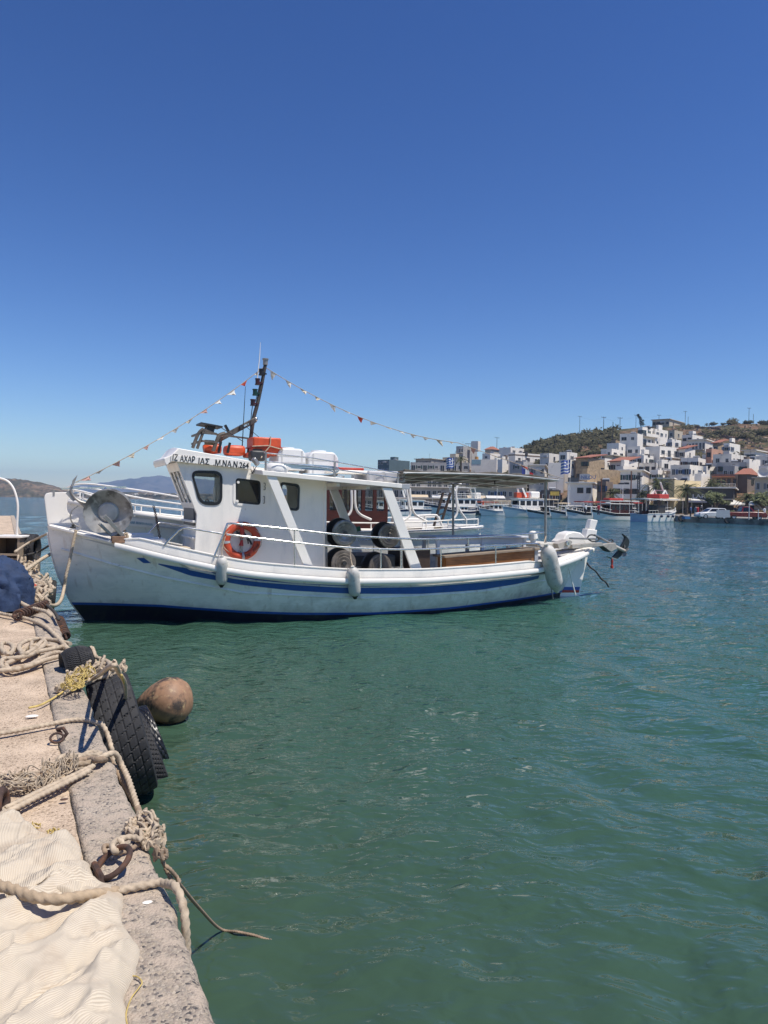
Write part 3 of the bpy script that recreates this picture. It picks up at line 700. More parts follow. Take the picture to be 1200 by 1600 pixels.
# ---- net hauler at the bow
hv = .95
c = B(169, 801, hv); hub = B(176, 816, hv+.03)
HZ = Matrix.Translation(c) @ Matrix.Rotation(R_(90), 4, 'X') @ Matrix.Rotation(R_(-10), 4, 'Y') @ Matrix.Rotation(R_(6), 4, 'X')
DISC = mat('scuffed_disc_metal', (0.34, 0.33, 0.31), 0.5, metal=0.35, var=0.3, scale=4, bump=0.2, bscale=40, col2=(0.15, 0.14, 0.13), cmix=(0.5, 0.62), cscale=3.5, wear=((0.5, 0.49, 0.46), 6, .6, .7))
m = MB(); m.lathe([(0.001, -.10), (.12, -.10), (.20, -.05), (.33, .02), (.43, .075), (.445, .08), (.445, .055), (.33, -.01), (.20, -.09), (.001, -.13)], HZ, 40)
nh = m.build('net_hauler_disc', DISC, boat)
m = MB(); m.lathe([(.001, -.02), (.17, -.03), (.20, -.06), (.12, -.10)], HZ, 24); m.build('hub', mat('pale_metal', (.5, .49, .46), .5, metal=.3, var=.2, scale=6), nh)
m = MB(); m.lathe([(.001, -.16), (.43, -.24), (.445, -.23), (.445, -.21), (.2, -.14), (.001, -.12)], HZ, 40); m.build('rear_disc', DISC, nh)
m = MB(); q = B(192, 837, hv+.06); m.bar(B(163, 806, hv+.16), q, .07, .05, up=(0, -1, 0)); m.bar(q, B(180, 836, hv-.1), .07, .06); m.bar(B(155, 818, hv+.1), B(176, 838, hv), .05, .05); m.build('hauler_arm', GALV, boat, bevel=.006)
m = MB(); q = B(185, 843, hv+.02); m.box(q, (.26, .20, .13)); m.build('hauler_foot', mat('rust_stained_wood', (.22, .13, .08), .8, var=.4, scale=9, bump=.3), boat, bevel=.01)
m = MB(); m.cyl(B(112, 772, .35), B(143, 800, .4), .035, 10); m.bar(B(106, 768, .35), B(118, 781, .36), .11, .06, up=(0, 1, 0)); m.build('bow_roller_arm', GALV, boat)
m = MB(); m.bar(B(96, 763.5, .35), B(197, 761, .35), .05, .035); m.cyl(B(165, 762, .35), B(163, 776, .4), .03); m.build('hauler_top_bar', STEEL, boat)
m = MB(); m.tube(smooth_path(Bs(((196, 830), (191, 826), (180, 826), (181, 834), (190, 838), (198, 834), (199, 852)), .7), 5), .028, 8); m.tube(smooth_path(Bs(((183, 832), (188, 830), (190, 850)), .75), 4), .025, 8); m.build('hauler_rope', ROPE, boat)

# ---- wheelhouse
HV = 0.85; HF = 0.45
def poly(pts, v): return [bp(x, y, v) for x, y in pts]
wall = poly(((304, 872), (304, 859), (307.5, 803), (276, 722), (284, 712), (388, 728), (508, 746), (508, 895), (400, 895)), HV)
win1 = rpoly(poly(((299, 737), (345, 738.5), (344.5, 787.5), (313, 786.5)), HV), .16, 5)
win2 = rpoly(poly(((366, 745), (408.5, 750), (408, 791), (366, 787)), HV), .09, 5)
win3 = rpoly(poly(((438.5, 755), (466, 759), (465, 796.5), (441, 793)), HV), .08, 5)
wh = plate('wheelhouse', wall, [win1, win2, win3], 0.05, WHITE, boat, -HV)
for nm, w in (('far_side', wall),):
    fw = rpoly([(2.06, 2.30), (3.3, 2.22), (3.3, 2.96), (1.86, 3.0)], .08); fw2 = rpoly([(3.5, 2.2), (4.4, 2.2), (4.4, 2.85), (3.5, 2.9)], .1)
    plate(nm, w, [fw, fw2], 0.05, WHITE, wh, HF)
for k, w in enumerate((win1, win2, win3)):
    fr = ringplate('window', [(x, y) for x, y in inset(w, -0.035)], 0.06, 0.035, BLACK if k != 1 else WHITE2, wh, -HV-.022)
    plate('pane', inset(w, 0.0), [], 0.006, (GL_CLEAR, GL_DARK, GL_CLEAR)[k], fr, -HV)
    if k == 1:
        plate('sliding_sash', inset(w, 0.03), [inset(w, 0.075)], 0.02, BLACK, fr, -HV-.012)
        for q in ((371.5, 753.5), (370, 783)): c = B(*q, HV+.01); mm = MB(); mm.cyl(c+Vector((0, .0, 0)), c+Vector((0, -.05, 0)), .028); mm.build('window_knob', WHITE2, fr)
        for q in ((412, 760), (411, 781)):
            mm = MB(); c = B(*q, HV+.03); mm.tube([c+Vector((0, 0, .07)), c+Vector((.025, -.02, .07)), c+Vector((.03, -.02, .03)), c+Vector((.02, -.02, 0)), c+Vector((.03, -.02, -.03)), c+Vector((.025, -.02, -.07)), c+Vector((0, 0, -.07))], .007, 6)
            mm.build('hinge', DARKM, fr)
# front: raked upper part with three narrow lights, plinth below
def fp(x, y): return bp(x, y, HV)
uT, wT = fp(276, 722); uK, wK = fp(307.5, 803); uB, wB = fp(304, 872)
m = MB()
def slab(m, u0, w0, u1, w1, y0, y1, th=.04): m.add([(u0, y0, w0), (u0, y1, w0), (u1, y1, w1), (u1, y0, w1), (u0+th, y0, w0), (u0+th, y1, w0), (u1+th, y1, w1), (u1+th, y0, w1)], [(0, 3, 2, 1), (4, 5, 6, 7), (0, 1, 5, 4), (2, 3, 7, 6), (1, 2, 6, 5), (3, 0, 4, 7)])
def lerp(a, b, t): return a+(b-a)*t
YB = HV-.026; YF = HF-.026
slab(m, uT, wT, lerp(uT, uK, .17), lerp(wT, wK, .17), -YB, YF)
slab(m, lerp(uT, uK, .78), lerp(wT, wK, .78), uK, wK, -YB, YF)
for y0, y1 in ((-YB, -YB+.08), (-.46, -.38), (-.04, .04), (YF-.08, YF)): slab(m, lerp(uT, uK, .17), lerp(wT, wK, .17), lerp(uT, uK, .78), lerp(wT, wK, .78), y0, y1)
m.build('front_panel', WHITE, wh, smooth=False, bevel=.008, recalc=True)
for y0, y1 in ((-YB+.08, -.46), (-.38, -.04), (.04, YF-.08)):
    m = MB(); slab(m, lerp(uT, uK, .17)+.015, lerp(wT, wK, .17), lerp(uT, uK, .78)+.015, lerp(wT, wK, .78), y0, y1, .008); m.build('windscreen', glass('windscreen_glass', (.02, .024, .028), clear=.6), wh, smooth=False)
m = MB(); slab(m, uK, wK, uK-.02, wB, -YB, YF); m.box((uK-.04, (YF-YB)/2, wK-.16), (.08, YB+YF, .05)); m.box((uK-.04, (YF-YB)/2, wK-.5), (.07, YB+YF, .04)); m.build('front_plinth', WHITE, wh, bevel=.01)
m = MB(); ua = fp(508, 800)[0]; m.box2(ua-.05, ua, -YB, -.4, 1.0, 2.82); m.box2(ua-.05, ua, .3, YF, 1.0, 2.82); m.box2(ua-.05, ua, -.4, .3, 2.5, 2.82); m.build('aft_bulkhead', WHITE, wh)
m = MB(); e1 = B(508, 750, HV+.03); e2 = B(507.5, 893, HV+.03); m.bar(e1, e2, .06, .05, up=(0, 1, 0)); m.build('corner_post', WHITE2, wh, bevel=.01)
# inside: console, wheel, seat
m = MB(); m.box((2.2, -.2, 2.12), (.38, 1.1, .38)); m.box((2.35, -.35, 2.38), (.25, .4, .12)); m.box((2.2, .1, 2.37), (.2, .3, .12)); m.build('console', mat('console_grey', (.09, .09, .09), .5, var=.3, scale=8), wh, bevel=.02)
m = MB(); m.tube([(2.5, .25+.24*math.cos(a), 2.25+.24*math.sin(a)) for a in np.linspace(0, 6.28, 24, endpoint=False)], .016, 8, closed=True)
for k in range(3): m.cyl((2.5, .25, 2.25), (2.5, .25+.24*math.cos(k*2.09), 2.25+.24*math.sin(k*2.09)), .01, 6)
m.build('steering_wheel', WOODV, wh)
m = MB(); m.box((2.72, .05, 2.6), (.05, .75, .9)); m.build('inner_panel', BLACK, wh)
m = MB(); c = B(342, 770, .3); m.box((2.6, -.05, 2.60), (.02, .22, .30)); m.build('chart_sheet', WHITE2, wh)
# visor roof of the wheelhouse, with the name board
VV = HV+.14
m = MB()
ve = poly(((256, 716), (268, 711), (278, 700.5), (387, 719.5), (391, 722), (391, 733.5), (268, 719), (259, 727.5), (256, 722)), VV)
vi = poly(((266, 713), (276, 706), (285, 700), (386, 718), (390, 722), (390, 732), (276, 722), (268, 727), (266, 720)), VV)
rows = []
VF = HF-.04
for y in (-VV, -VV+.015, -VV+.16, -.5, -.2, .2, VF-.16, VF-.015, VF):
    k = 0; k = .6 if (y < -VV+.01 or y > VF-.01) else 0
    top = 0.05*(1-((y+.2)/(VV-.2))**2)
    rows.append([Vector((u+(.02 if k > .5 else 0), y, w+(top if i in (2, 3) else 0))) for i, (u, w) in enumerate(ve)])
m.grid(rows, closed_u=True); n9 = len(ve)
m.f.append(tuple(range(n9))); m.mi.append(0); m.f.append(tuple(range(len(rows)*n9-1, (len(rows)-1)*n9-1, -1))); m.mi.append(0)
rf = m.build('wheelhouse_roof', WHITE2, wh, ang=30, bevel=.012, recalc=True)
a = B(267, 711.5, VV+.006); b = B(267.5, 720, VV+.006); c2 = B(389.5, 721, VV+.006); d2 = B(389.5, 733, VV+.006)
m = MB(); off = Vector((0, -.012, 0)); m.add([a, b, d2, c2, a+off, b+off, d2+off, c2+off], [(0, 1, 2, 3), (7, 6, 5, 4), (0, 4, 5, 1), (1, 5, 6, 2), (2, 6, 7, 3), (3, 7, 4, 0)])
nb = m.build('name_board', WHITE2, rf, smooth=False, recalc=True)
ex = ((c2-a)+(d2-b)); ex.normalize(); ez = (a-b).normalized(); ey = ez.cross(ex)
def text_on(name, txt, p0, p1, h, ex, ez, mat_, parent):
    ez = (ez-ex*ez.dot(ex)).normalized(); nrm = ex.cross(ez)
    M0 = Matrix.Identity(4); o = text_mesh(name, txt, h/0.70, mat_, None, M0)
    xs = [v.co.x for v in o.data.vertices]; sx = (Vector(p1)-Vector(p0)).length/(max(xs)-min(xs)); x0 = min(xs)
    M = Matrix(((ex.x, ez.x, nrm.x, p0[0]), (ex.y, ez.y, nrm.y, p0[1]), (ex.z, ez.z, nrm.z, p0[2]), (0, 0, 0, 1)))
    o.data.transform(M @ Matrix.Diagonal((sx, 1, 1, 1)) @ Matrix.Translation((-x0, 0, 0))); o.parent = parent; return o
for t, x0, x1, y0 in (('ΙΖ', 269.5, 277.5, 719.0), ('ΑΧΑΡ', 281, 304.5, 720.6), ('ΙΑΣ', 310, 327, 724.6), ('.Μ.ΝΑ.Ν.264', 333.5, 388.5, 727.2)):
    p0 = B(x0, y0, VV+.022); s = (x1-x0)/FPX; p1 = B(x1, y0+(x1-x0)*.088, VV+.022)
    text_on('lettering', t, p0, p1, .118, (p1-p0).normalized(), Vector((0, 0, 1)), BLACK, nb)
# ---- aft roof, its slanting side plates
RV = 1.62
ra = [bp(x, y, RV) for x, y in ((410, 735), (628.5, 756))]; rbm = [bp(x, y, RV) for x, y in ((411, 742.5), (628.5, 763))]
m = MB(); rows = []
for y in (-RV, -RV+.03, -1.0, 0, 1.0, RV-.03, RV):
    cr = .07*(1-(y/RV)**2)
    rows.append([Vector((ra[0][0], y, ra[0][1]+cr)), Vector((4.5, y, lerp(ra[0][1], ra[1][1], .42)+cr)), Vector((ra[1][0], y, ra[1][1]+cr)), Vector((ra[1][0], y, rbm[1][1]+cr*.9)), Vector((4.5, y, lerp(rbm[0][1], rbm[1][1], .42)+cr*.9)), Vector((ra[0][0], y, rbm[0][1]+cr*.9))])
m.grid(rows, closed_u=True); m.f.append((0, 1, 2, 3, 4, 5)); m.mi.append(0); m.f.append(tuple(range(41, 35, -1))); m.mi.append(0)
ar = m.build('aft_roof', WHITE, boat, ang=30, bevel=.01, recalc=True)
m = MB(); q = B(636, 761, RV); m.box((q.x, 0, q.z+.01), (.2, 2*RV-.1, .11)); m.build('aft_beam', GREYP, ar, bevel=.008)
for sd in (-1, 1):
    for pts in (((417.5, 743.5), (433, 745), (492, 890), (477.5, 889)), ((598.5, 762), (613.5, 763), (663, 896), (646, 895))):
        m = MB(); pl = poly(pts, RV); yy = RV-.03
        m.prism(pl, lambda a, b: (a, sd*yy, b), lambda a, b: (a, sd*(yy-.06), b)); m.build('side_strut', WHITE2, boat, smooth=False, bevel=.006, recalc=True)
# deck beams and lamp under the aft roof, engine casing
m = MB(); m.box((5.6, 0, 2.80), (.08, 3.0, .07)); m.box((4.9, 0, 2.84), (.08, 3.0, .07)); m.build('roof_beam', CREAM, ar)
m = MB(); m.box((6.2, .2, 1.0), (1.3, 1.2, .45)); m.build('engine_casing', mat('dark_grey_paint', (.04, .045, .05), .5, var=.3, scale=5), boat, bevel=.03)
m = MB(); m.tube(smooth_path([(5.4, .5, 1.65), (5.7, .2, 1.72), (6.1, 0, 1.85)], 6), .06, 10); m.build('green_hose', mat('green_hose', (.03, .16, .09), .5), boat)
# ---- net reels under the aft roof (fixed to the deck frame)
REEL = mat('reel_steel', (.20, .185, .165), .36, metal=.75, var=.45, scale=3.5, bump=.25, bscale=22, wear=((.34, .32, .30), 4, .56, .7))
def reel(px, py, r, v0, v1, bright):
    c = B(px, py, v0); M = Matrix.Translation(c) @ Matrix.Rotation(R_(90), 4, 'X'); d = v0-v1
    m = MB(); m.lathe([(.001, .03), (r*.22, .03), (r*.26, .018), (r*.5, .03), (r*.53, .02), (r*.72, .03), (r*.75, .02), (r*.92, .028), (r, .02), (r*1.01, 0), (r, -.03), (r*.4, -.05), (.001, -.05)], M, 40)
    o = m.build('net_reel', REEL if bright else mat('reel_dull', (.15, .13, .11), .6, metal=.3, var=.5, scale=4, bump=.3, bscale=20), boat)
    m = MB(); m.lathe([(r*.42, -.03), (r*.42, -d+.04)], M, 20); m.build('drum', DARKM, o)
    m = MB(); m.lathe([(r*.3, -d+.09), (r*.9, -d+.05), (r*1.12, -d+.07), (r*1.14, -d), (r*.9, -d-.04), (.001, -d-.05)], M, 36); m.build('rear_flange', BLACK, o)
    m = MB(); m.lathe([(.001, .06), (.05, .06), (.055, .03)], M, 12); m.build('hub', DARKM, o)
reel(538.5, 833, .29, 1.12, .78, True); reel(608.5, 837, .27, 1.12, .78, True)
reel(537, 880, .285, 1.18, .84, False); reel(594, 885, .275, 1.18, .84, False)
m = MB()
for px in (509, 626.5): m.bar(B(px, 832, .9), B(px+1, 892, .9), .05, .05, up=(0, 1, 0))
for py in (838, 886): m.bar(B(505, py, .75), B(630, py+1, .75), .04, .04)
m.build('reel_frame', GALV, boat)
# ---- side rails
def railpath(pts, v): return smooth_path([B(x, y, vv) for x, y, vv in pts], 5)
RU = [(335, 869, 1.62), (346, 843, 1.64), (354, 822, 1.66), (358, 818, 1.66), (380, 819.5, 1.72), (460, 827.5, 1.83), (538, 836, 1.88), (640, 842, 1.85), (705, 841.5, 1.78), (760, 839, 1.66), (849, 832, 1.38)]
RL = [(354, 835, 1.66), (380, 838, 1.72), (460, 847.5, 1.83), (538, 855, 1.88), (600, 858, 1.87), (659, 858, 1.84), (760, 853.5, 1.68), (830, 849.5, 1.46), (842, 852, 1.44), (850, 862, 1.40), (855, 874, 1.36)]
RF = [(256, 853, 1.36), (262, 846, 1.38), (276, 832, 1.42), (283, 826.5, 1.45), (291, 825, 1.48), (320, 829.5, 1.57), (347, 834, 1.65)]
for name, P in (('upper_rail', RU), ('lower_rail', RL), ('fore_rail', RF)):
    m = MB(); m.tube(railpath(P, 0), .021, 10); m.build(name, STEEL, boat)
    m = MB(); m.tube([Vector((p.x, -p.y, p.z)) for p in railpath(P, 0)], .021, 10); m.build(name, STEEL, boat)
for px, y0, y1, v in ((595, 858, 890, 1.86), (626.5, 858, 890, 1.85), (689, 857, 888, 1.79), (774.5, 852, 884, 1.63), (731.5, 840.5, 857, 1.72), (460, 827.5, 886, 1.82)):
    a, b = B(px, y0, v), B(px, y1, v)
    for sd in (1, -1): m = MB(); m.cyl((a.x, a.y*sd, a.z), (b.x, b.y*sd, b.z), .017, 8); m.build('stanchion', STEEL, boat)
# roof rail
for dz, nm in ((.36, 'roof_rail'), (.19, 'roof_rail_lower')):
    m = MB(); pts = []
    for t in np.linspace(0, 1, 7): pts.append(Vector((lerp(ra[0][0]+.05, ra[1][0]-.05, t), -RV+.05, lerp(ra[0][1], ra[1][1], t)+dz*(1-.55*max(0, t-.35)))))
    m.tube(pts, .013, 8); m.build('roof_rail', STEEL, boat); m = MB(); m.tube([Vector((p.x, -p.y, p.z)) for p in pts], .013, 8); m.build('roof_rail', STEEL, boat)
for t in (0.01, .5, .99):
    for sd in (-1, 1):
        w = lerp(ra[0][1], ra[1][1], t); m = MB(); m.bar((lerp(ra[0][0]+.05, ra[1][0]-.05, t), sd*(RV-.05), w), (lerp(ra[0][0]+.05, ra[1][0]-.05, t), sd*(RV-.05), w+.37*(1-.55*max(0, t-.35))), .035, .03, up=(0, 1, 0)); m.build('rail_post', GALV, boat)
# ---- mast, its lamps and aerials
mv = .25
m = MB(); m.tube(smooth_path(Bs(((387, 716), (391, 690), (396, 655), (402, 632), (409, 600), (414.5, 570)), mv), 6), [.040, .044, .038], 10); m.build('mast', mat('dark_mast', (.07, .06, .055), .6, metal=.3, var=.5, scale=9, bump=.4, bscale=30), boat)
c = B(414.7, 566, mv); m = MB(); m.cyl(c-Vector((0, 0, .06)), c+Vector((0, 0, .05)), .055); m.cyl(c+Vector((0, 0, .05)), c+Vector((0, 0, .08)), .07); m.build('masthead_cap', GALV, boat)
for px, py, mt in ((408.5, 581.5, BLACK), (402.5, 596.5, mat('red_lamp', (.05, .008, .008), .3)), (398.5, 613, mat('green_lamp', (.006, .04, .03), .3)), (395, 629, mat('red_lamp', (.05, .008, .008), .3))):
    c = B(px, py, mv+.05); m = MB(); m.cyl(c-Vector((0, 0, .05)), c+Vector((0, 0, .05)), .05); m.cyl(c+Vector((0, 0, .05)), c+Vector((0, 0, .07)), .06); m.cyl(c-Vector((0, 0, .07)), c-Vector((0, 0, .05)), .06); m.bar(c, c+Vector((.12, .02, -.03)), .03, .03); m.build('navigation_lamp', mt, boat)
m = MB(); m.tube(Bs(((402, 592), (405.5, 560), (407, 535)), mv+.05), [.011, .009, .004], 6); m.build('whip_aerial', WHITE2, boat)
m = MB(); m.tube(Bs(((378, 708), (381, 650), (383.5, 604)), mv+.3), [.012, .008, .005], 6); m.build('thin_aerial', BLACK, boat)
m = MB(); m.tube(Bs(((396, 625), (393, 645), (391, 668)), mv+.1), .009, 6); m.tube(Bs(((406, 600), (399, 628)), mv+.08), .007, 6); m.build('mast_cable', BLACK, boat)
# gantry over the wheelhouse with raised boom and radar table
m = MB()
m.bar(B(340, 688, .25), B(399, 656, .25), .10, .11, up=(0, 0, 1)); m.build('boom', mat('brown_grey_metal', (.13, .11, .09), .5, metal=.3, var=.35, scale=8), boat, bevel=.01)
m = MB()
for sd in (.65, -.35):
    m.tube(smooth_path(Bs(((301, 700), (307, 684), (312, 675), (318, 670)), sd), 4), .035, 8)
    m.tube(Bs(((308, 701), (319, 671)), sd), .03, 8)
    m.tube(smooth_path(Bs(((333, 705), (339, 688), (343, 680), (352, 677)), sd), 4), .04, 8)
for py in (676, 689): m.bar(B(315, py, .65), B(338, py+2, .65), .04, .08, up=(0, 1, 0)); m.bar(B(315, py, .65), B(315, py, .65)+Vector((0, 1.0, 0)), .04, .04)
m.bar(B(347, 680, .5), B(388, 685, .3), .035, .035); m.bar(B(340, 705, .2), B(347, 682, .4), .04, .04); m.bar(B(318, 671, .6), B(342, 680, .6), .04, .04); m.build('gantry', mat('brown_grey_metal', (.13, .11, .09), .5, metal=.3, var=.35, scale=8), boat)
m = MB(); m.box(B(327, 665.5, .3), (.46, .5, .035), rot=Matrix.Rotation(R_(-7), 4, 'Y').inverted() @ Matrix.Identity(4)); m.bar(B(322, 668, .3), B(333, 672, .3), .3, .14); m.build('radar_table', DARKM, boat)
m = MB(); m.bar(B(320, 691, .55), B(334, 692, .55), .08, .10); m.build('gantry_box', mat('khaki_paint', (.16, .13, .09), .6), boat)
m = MB(); m.bar(B(351.5, 664, .2), B(357, 674, .2), .06, .05); m.bar(B(345, 668, .4), B(380, 690, .3), .012, .012); m.bar(B(385, 667, .3), B(406, 684, .3), .01, .01); m.build('gantry_stay', BLACK, boat)
c = B(399.5, 655, .2); m = MB(); m.sphere(c, .05); m.bar(B(376, 668, .35), B(399, 657, .22), .035, .035); m.build('boom_end', STEEL, boat)
m = MB(); c = B(378, 667, .38); m.cyl(c, c+Vector((0, .1, 0)), .05); m.build('horn', DARKM, boat)
m = MB(); c = B(403, 726, 1.1); m.bar(c, c+Vector((-.12, -.05, .12)), .1, .09); m.build('flood_lamp', mat('lamp_grey', (.3, .3, .3), .3, metal=.5), boat, bevel=.02)
m = MB(); m.tube(smooth_path(Bs(((392, 733), (394, 739), (398, 733), (401, 728)), VV+.05), 4), .008, 6); m.tube(smooth_path(Bs(((396, 728), (397, 738), (390, 741)), VV+.05), 4), .006, 6); m.build('lamp_cable', BLACK, boat)
# ---- reed awning over the aft deck
REED = mat('reed_matting', (.165, .14, .11), .9, var=.6, scale=3, stretch=(.5, 40, 3), bump=.7, bscale=30, wear=((.26, .24, .21), 2.5, .52, .7))
an = [B(634, 735.5, 1.45), B(720, 737, 1.45), B(800, 739.5, 1.45), B(872, 747.5, 1.45)]
m = MB(); rows = []
U0, U1 = an[0].x, an[-1].x
for i, u in enumerate(np.linspace(U0, U1, 60)):
    w = interp(u, [p.x for p in an], [p.z for p in an]); r = []
    for k, y in enumerate(np.linspace(-1.45, 1.45, 40)):
        sag = -.035*math.sin(math.pi*((u-U0)/1.15 % 1))-.05*math.cos(y/1.45*1.5)*.6
        r.append(Vector((u+fbm(y*9, u, 1)*(.04 if i in (0, 59) else 0), y, w+sag+.03-.15*(y+1.45)/2.9+fbm(u*3, y*4, 2)*.014)))
    rows.append(r)
m.sheet(rows, .028); aw = m.build('awning', REED, boat, ang=40)
m = MB()
for y in (-1.44, -.5, .5, 1.44): m.tube([(u, y, interp(u, [p.x for p in an], [p.z for p in an])-.045-.17*(y+1.45)/2.9) for u in np.linspace(U0-.05, U1+.02, 12)], .024, 8)
for u in np.linspace(U0, U1, 6): w = interp(u, [p.x for p in an], [p.z for p in an])-.05; m.tube([(u, y, w-.17*(y+1.45)/2.9) for y in np.linspace(-1.46, 1.46, 5)], .02, 8)
m.build('awning_frame', mat('pale_pipe', (.52, .51, .48), .4, metal=.4, var=.2, scale=5), aw)
m = MB()
for k in range(7): m.tube([(U0-.02+.03*math.sin(k*2), -1.4+y, an[0].z-.02-.03*k-.05*y+.02*math.sin(y*3+k)) for y in np.linspace(0, 2.8, 10)], .016, 6)
m.build('matting_bundle', REED, aw)
for px, py, yb, v in ((708, 757, 842, -1.42), (852.5, 745, 862, 1.16)):
    a = B(px, py, v); b = B(px, yb, v); m = MB(); m.cyl(a, b, .033, 10); m.build('awning_pole', GALV, aw)
for px, y0, y1 in ((773, 748, 757), (809, 745, 757)): m = MB(); m.cyl(B(px, y0, 0), B(px, y1, 0), .018, 6); m.build('awning_strap', DARKM, aw)
# ---- aft deck furniture built in: table and wooden locker
tv = .35
m = MB(); t0, t1 = B(676, 842.5, tv), B(823, 836.5, tv); wt = (t0.z+t1.z)/2
m.box(((t0.x+t1.x)/2, -.05, wt), (t1.x-t0.x, .9, .05)); m.box(((t0.x+t1.x)/2, -.40, wt-.10), (t1.x-t0.x-.1, .03, .15)); tb = m.build('table', mat('pale_grey_paint', (.62, .63, .65), .5, var=.06, scale=4), boat, bevel=.01)
for u in (t0.x+.12, (t0.x+t1.x)/2, t1.x-.12):
    for y in (-.40, .3): m = MB(); m.box((u, y, wt-.38), (.08, .07, .7)); m.build('leg', _mc['pale_grey_paint'], tb)
m = MB(); q0, q1 = B(697, 888, .85), B(838, 884, .85); tl, tr = B(694, 868, .85), B(840, 853, .85)
ym = -.85
m.add([(q0.x, ym, .80), (q1.x, ym, .80), (q1.x, ym, tr.z-.1), (q0.x, ym, tl.z-.06), (q0.x, ym+.5, .80), (q1.x, ym+.5, .80), (q1.x, ym+.5, tr.z-.1), (q0.x, ym+.5, tl.z-.06)], [(0, 1, 2, 3), (7, 6, 5, 4), (0, 4, 5, 1), (1, 5, 6, 2), (2, 6, 7, 3), (3, 7, 4, 0)])
lk = m.build('wooden_locker', WOODV, boat, smooth=False, recalc=True)
m = MB(); m.bar((tl.x-.03, ym+.22, tl.z-.03), (tr.x+.02, ym+.22, tr.z-.07), .60, .055); m.build('locker_lid', WOODG, lk, bevel=.008)
m = MB(); m.bar((q1.x-.02, ym-.01, .8), (q1.x-.02, ym-.01, tr.z-.1), .1, .03, up=(0, 1, 0)); m.build('locker_corner', GREYP, lk)
m = MB(); m.box((7.35, -.1, 1.12), (.55, 1.2, .5)); m.build('engine_hatch', mat('dark_wood', (.05, .03, .02), .6, var=.3, scale=5), boat, bevel=.01)
# ---- stern: bitts, tiller head, lifted drive
m = MB(); c = B(834, 850, .8); c2 = B(832.5, 833, .8); m.tube([c, lerp(c, c2, .45), lerp(c, c2, .5), c2], [.09, .075, .12, .11], 14); m.sphere(c2, .10, 8, (1, 1, .6)); m.build('bollard', WHITE2, boat)
m = MB(); c = B(857, 848, .5); m.box((c.x, .0, c.z-.06), (.55, 1.0, .12)); m.build('stern_seat', CREAM, boat, bevel=.02)
m = MB(); dm = poly(((870, 846), (876, 841), (878, 836), (882, 832.5), (892, 830), (902, 832), (908, 838), (911, 848), (905, 852), (873, 853)), .15)
m.prism(dm, lambda a, b: (a, -.30, b), lambda a, b: (a, .12, b)); m.build('steering_cover', WHITE2, boat, bevel=.03, recalc=True)
tp = .05
m = MB(); m.prism(poly(((921, 811), (931, 813), (926.5, 828), (916.5, 826)), tp), lambda a, b: (a, -tp-.09, b), lambda a, b: (a, -tp+.09, b))
m.prism(poly(((914.5, 826), (929, 828), (924.5, 852), (908.5, 850)), tp), lambda a, b: (a, -tp-.12, b), lambda a, b: (a, -tp+.12, b)); m.build('rudder_head', WHITE2, boat, bevel=.02, recalc=True)
m = MB(); m.prism([(u, w) for u, w in poly(((897, 876), (920, 858), (905, 924), (903, 940), (874, 940), (874, 926)), 0)], lambda a, b: (a, -.035, b), lambda a, b: (a, .035, b)); rd = m.build('rudder', WHITE2, boat, smooth=False, bevel=.01, recalc=True)
for pts, mt, nm in ((((874, 917), (906.5, 917), (905.3, 922), (874, 922)), BLUEP, 'blue_band'), (((874, 922), (905.3, 922), (904.5, 926), (874, 926)), REDP, 'red_band')):
    m = MB(); m.prism(poly(pts, .037), lambda a, b: (a, -.037, b), lambda a, b: (a, .037, b)); m.build(nm, mt, rd, smooth=False, recalc=True)
m = MB(); m.tube(Bs(((889, 889), (894, 910), (899.5, 930)), .42), .018, 8); m.build('stern_rod', WHITE2, boat)
m = MB(); m.tube(Bs(((861, 916), (864, 936)), .75), .016, 8); m.build('stern_pipe', GALV, boat)
m = MB(); m.cyl(B(903, 874, .06), B(901, 880, .06), .03); m.cyl(B(909, 868, .06), B(908, 876, .06), .03); m.build('rudder_gudgeon', GALV, boat)
# ================================================================== THINGS ON THE BOAT
def on_boat(name, base, label, cat, group=None):      # an Empty standing on the boat, axes like the boat's
    o = bpy.data.objects.new(name, None); C.objects.link(o); o.matrix_world = BM @ Matrix.Translation(Vector(base)); o.empty_display_size = .2
    return tag(o, label, cat, group)
def rel(base, pts): b = Vector(base); return [Vector(p)-b for p in pts]

# life ring on the wheelhouse wall
c = B(378, 845, HV+.10); lr = on_boat('life_ring', c, 'orange ring lifebuoy with grey bands hung on the white wheelhouse wall', 'lifebuoy')
RM = Matrix.Rotation(R_(90), 4, 'X')
m = MB(); R1 = .405
m.lathe([(.325+.078*math.cos(a), .062*math.sin(a)) for a in np.linspace(0, 2*math.pi, 14, endpoint=False)], RM, 48, closed=True); m.build('ring', mat('faded_orange', (.50, .065, .022), .5, var=.2, scale=6), lr)
for k in range(4):
    a0 = R_(4+90*k); m = MB()
    m.tube([( (.325)*math.cos(a0+d), 0, (.325)*math.sin(a0+d)) for d in (-.085, -.04, 0, .04, .085)], .0, 4) if False else None
    rows = []
    for d in np.linspace(-.08, .08, 4):
        rows.append([Vector(((.325+.082*math.cos(b))*math.cos(a0+d), -.066*math.sin(b), (.325+.082*math.cos(b))*math.sin(a0+d))) for b in np.linspace(0, 2*math.pi, 14, endpoint=False)])
    m.grid(rows, closed_u=True); m.build('band', mat('grey_tape', (.42, .43, .44), .5), lr)
m = MB()
for k in range(4):
    a0 = R_(4+90*k); m.tube([((.33+.075*abs(math.sin(t*math.pi)) if 0 else .325+.088*math.cos(t*math.pi*.0))*math.cos(a0+t*math.pi/2), -.03-.02*math.sin(t*math.pi), (.40-.10*math.sin(t*math.pi))*math.sin(a0+t*math.pi/2)) for t in np.linspace(0, 1, 10)], .007, 6)
m.build('grab_line', ROPE, lr)
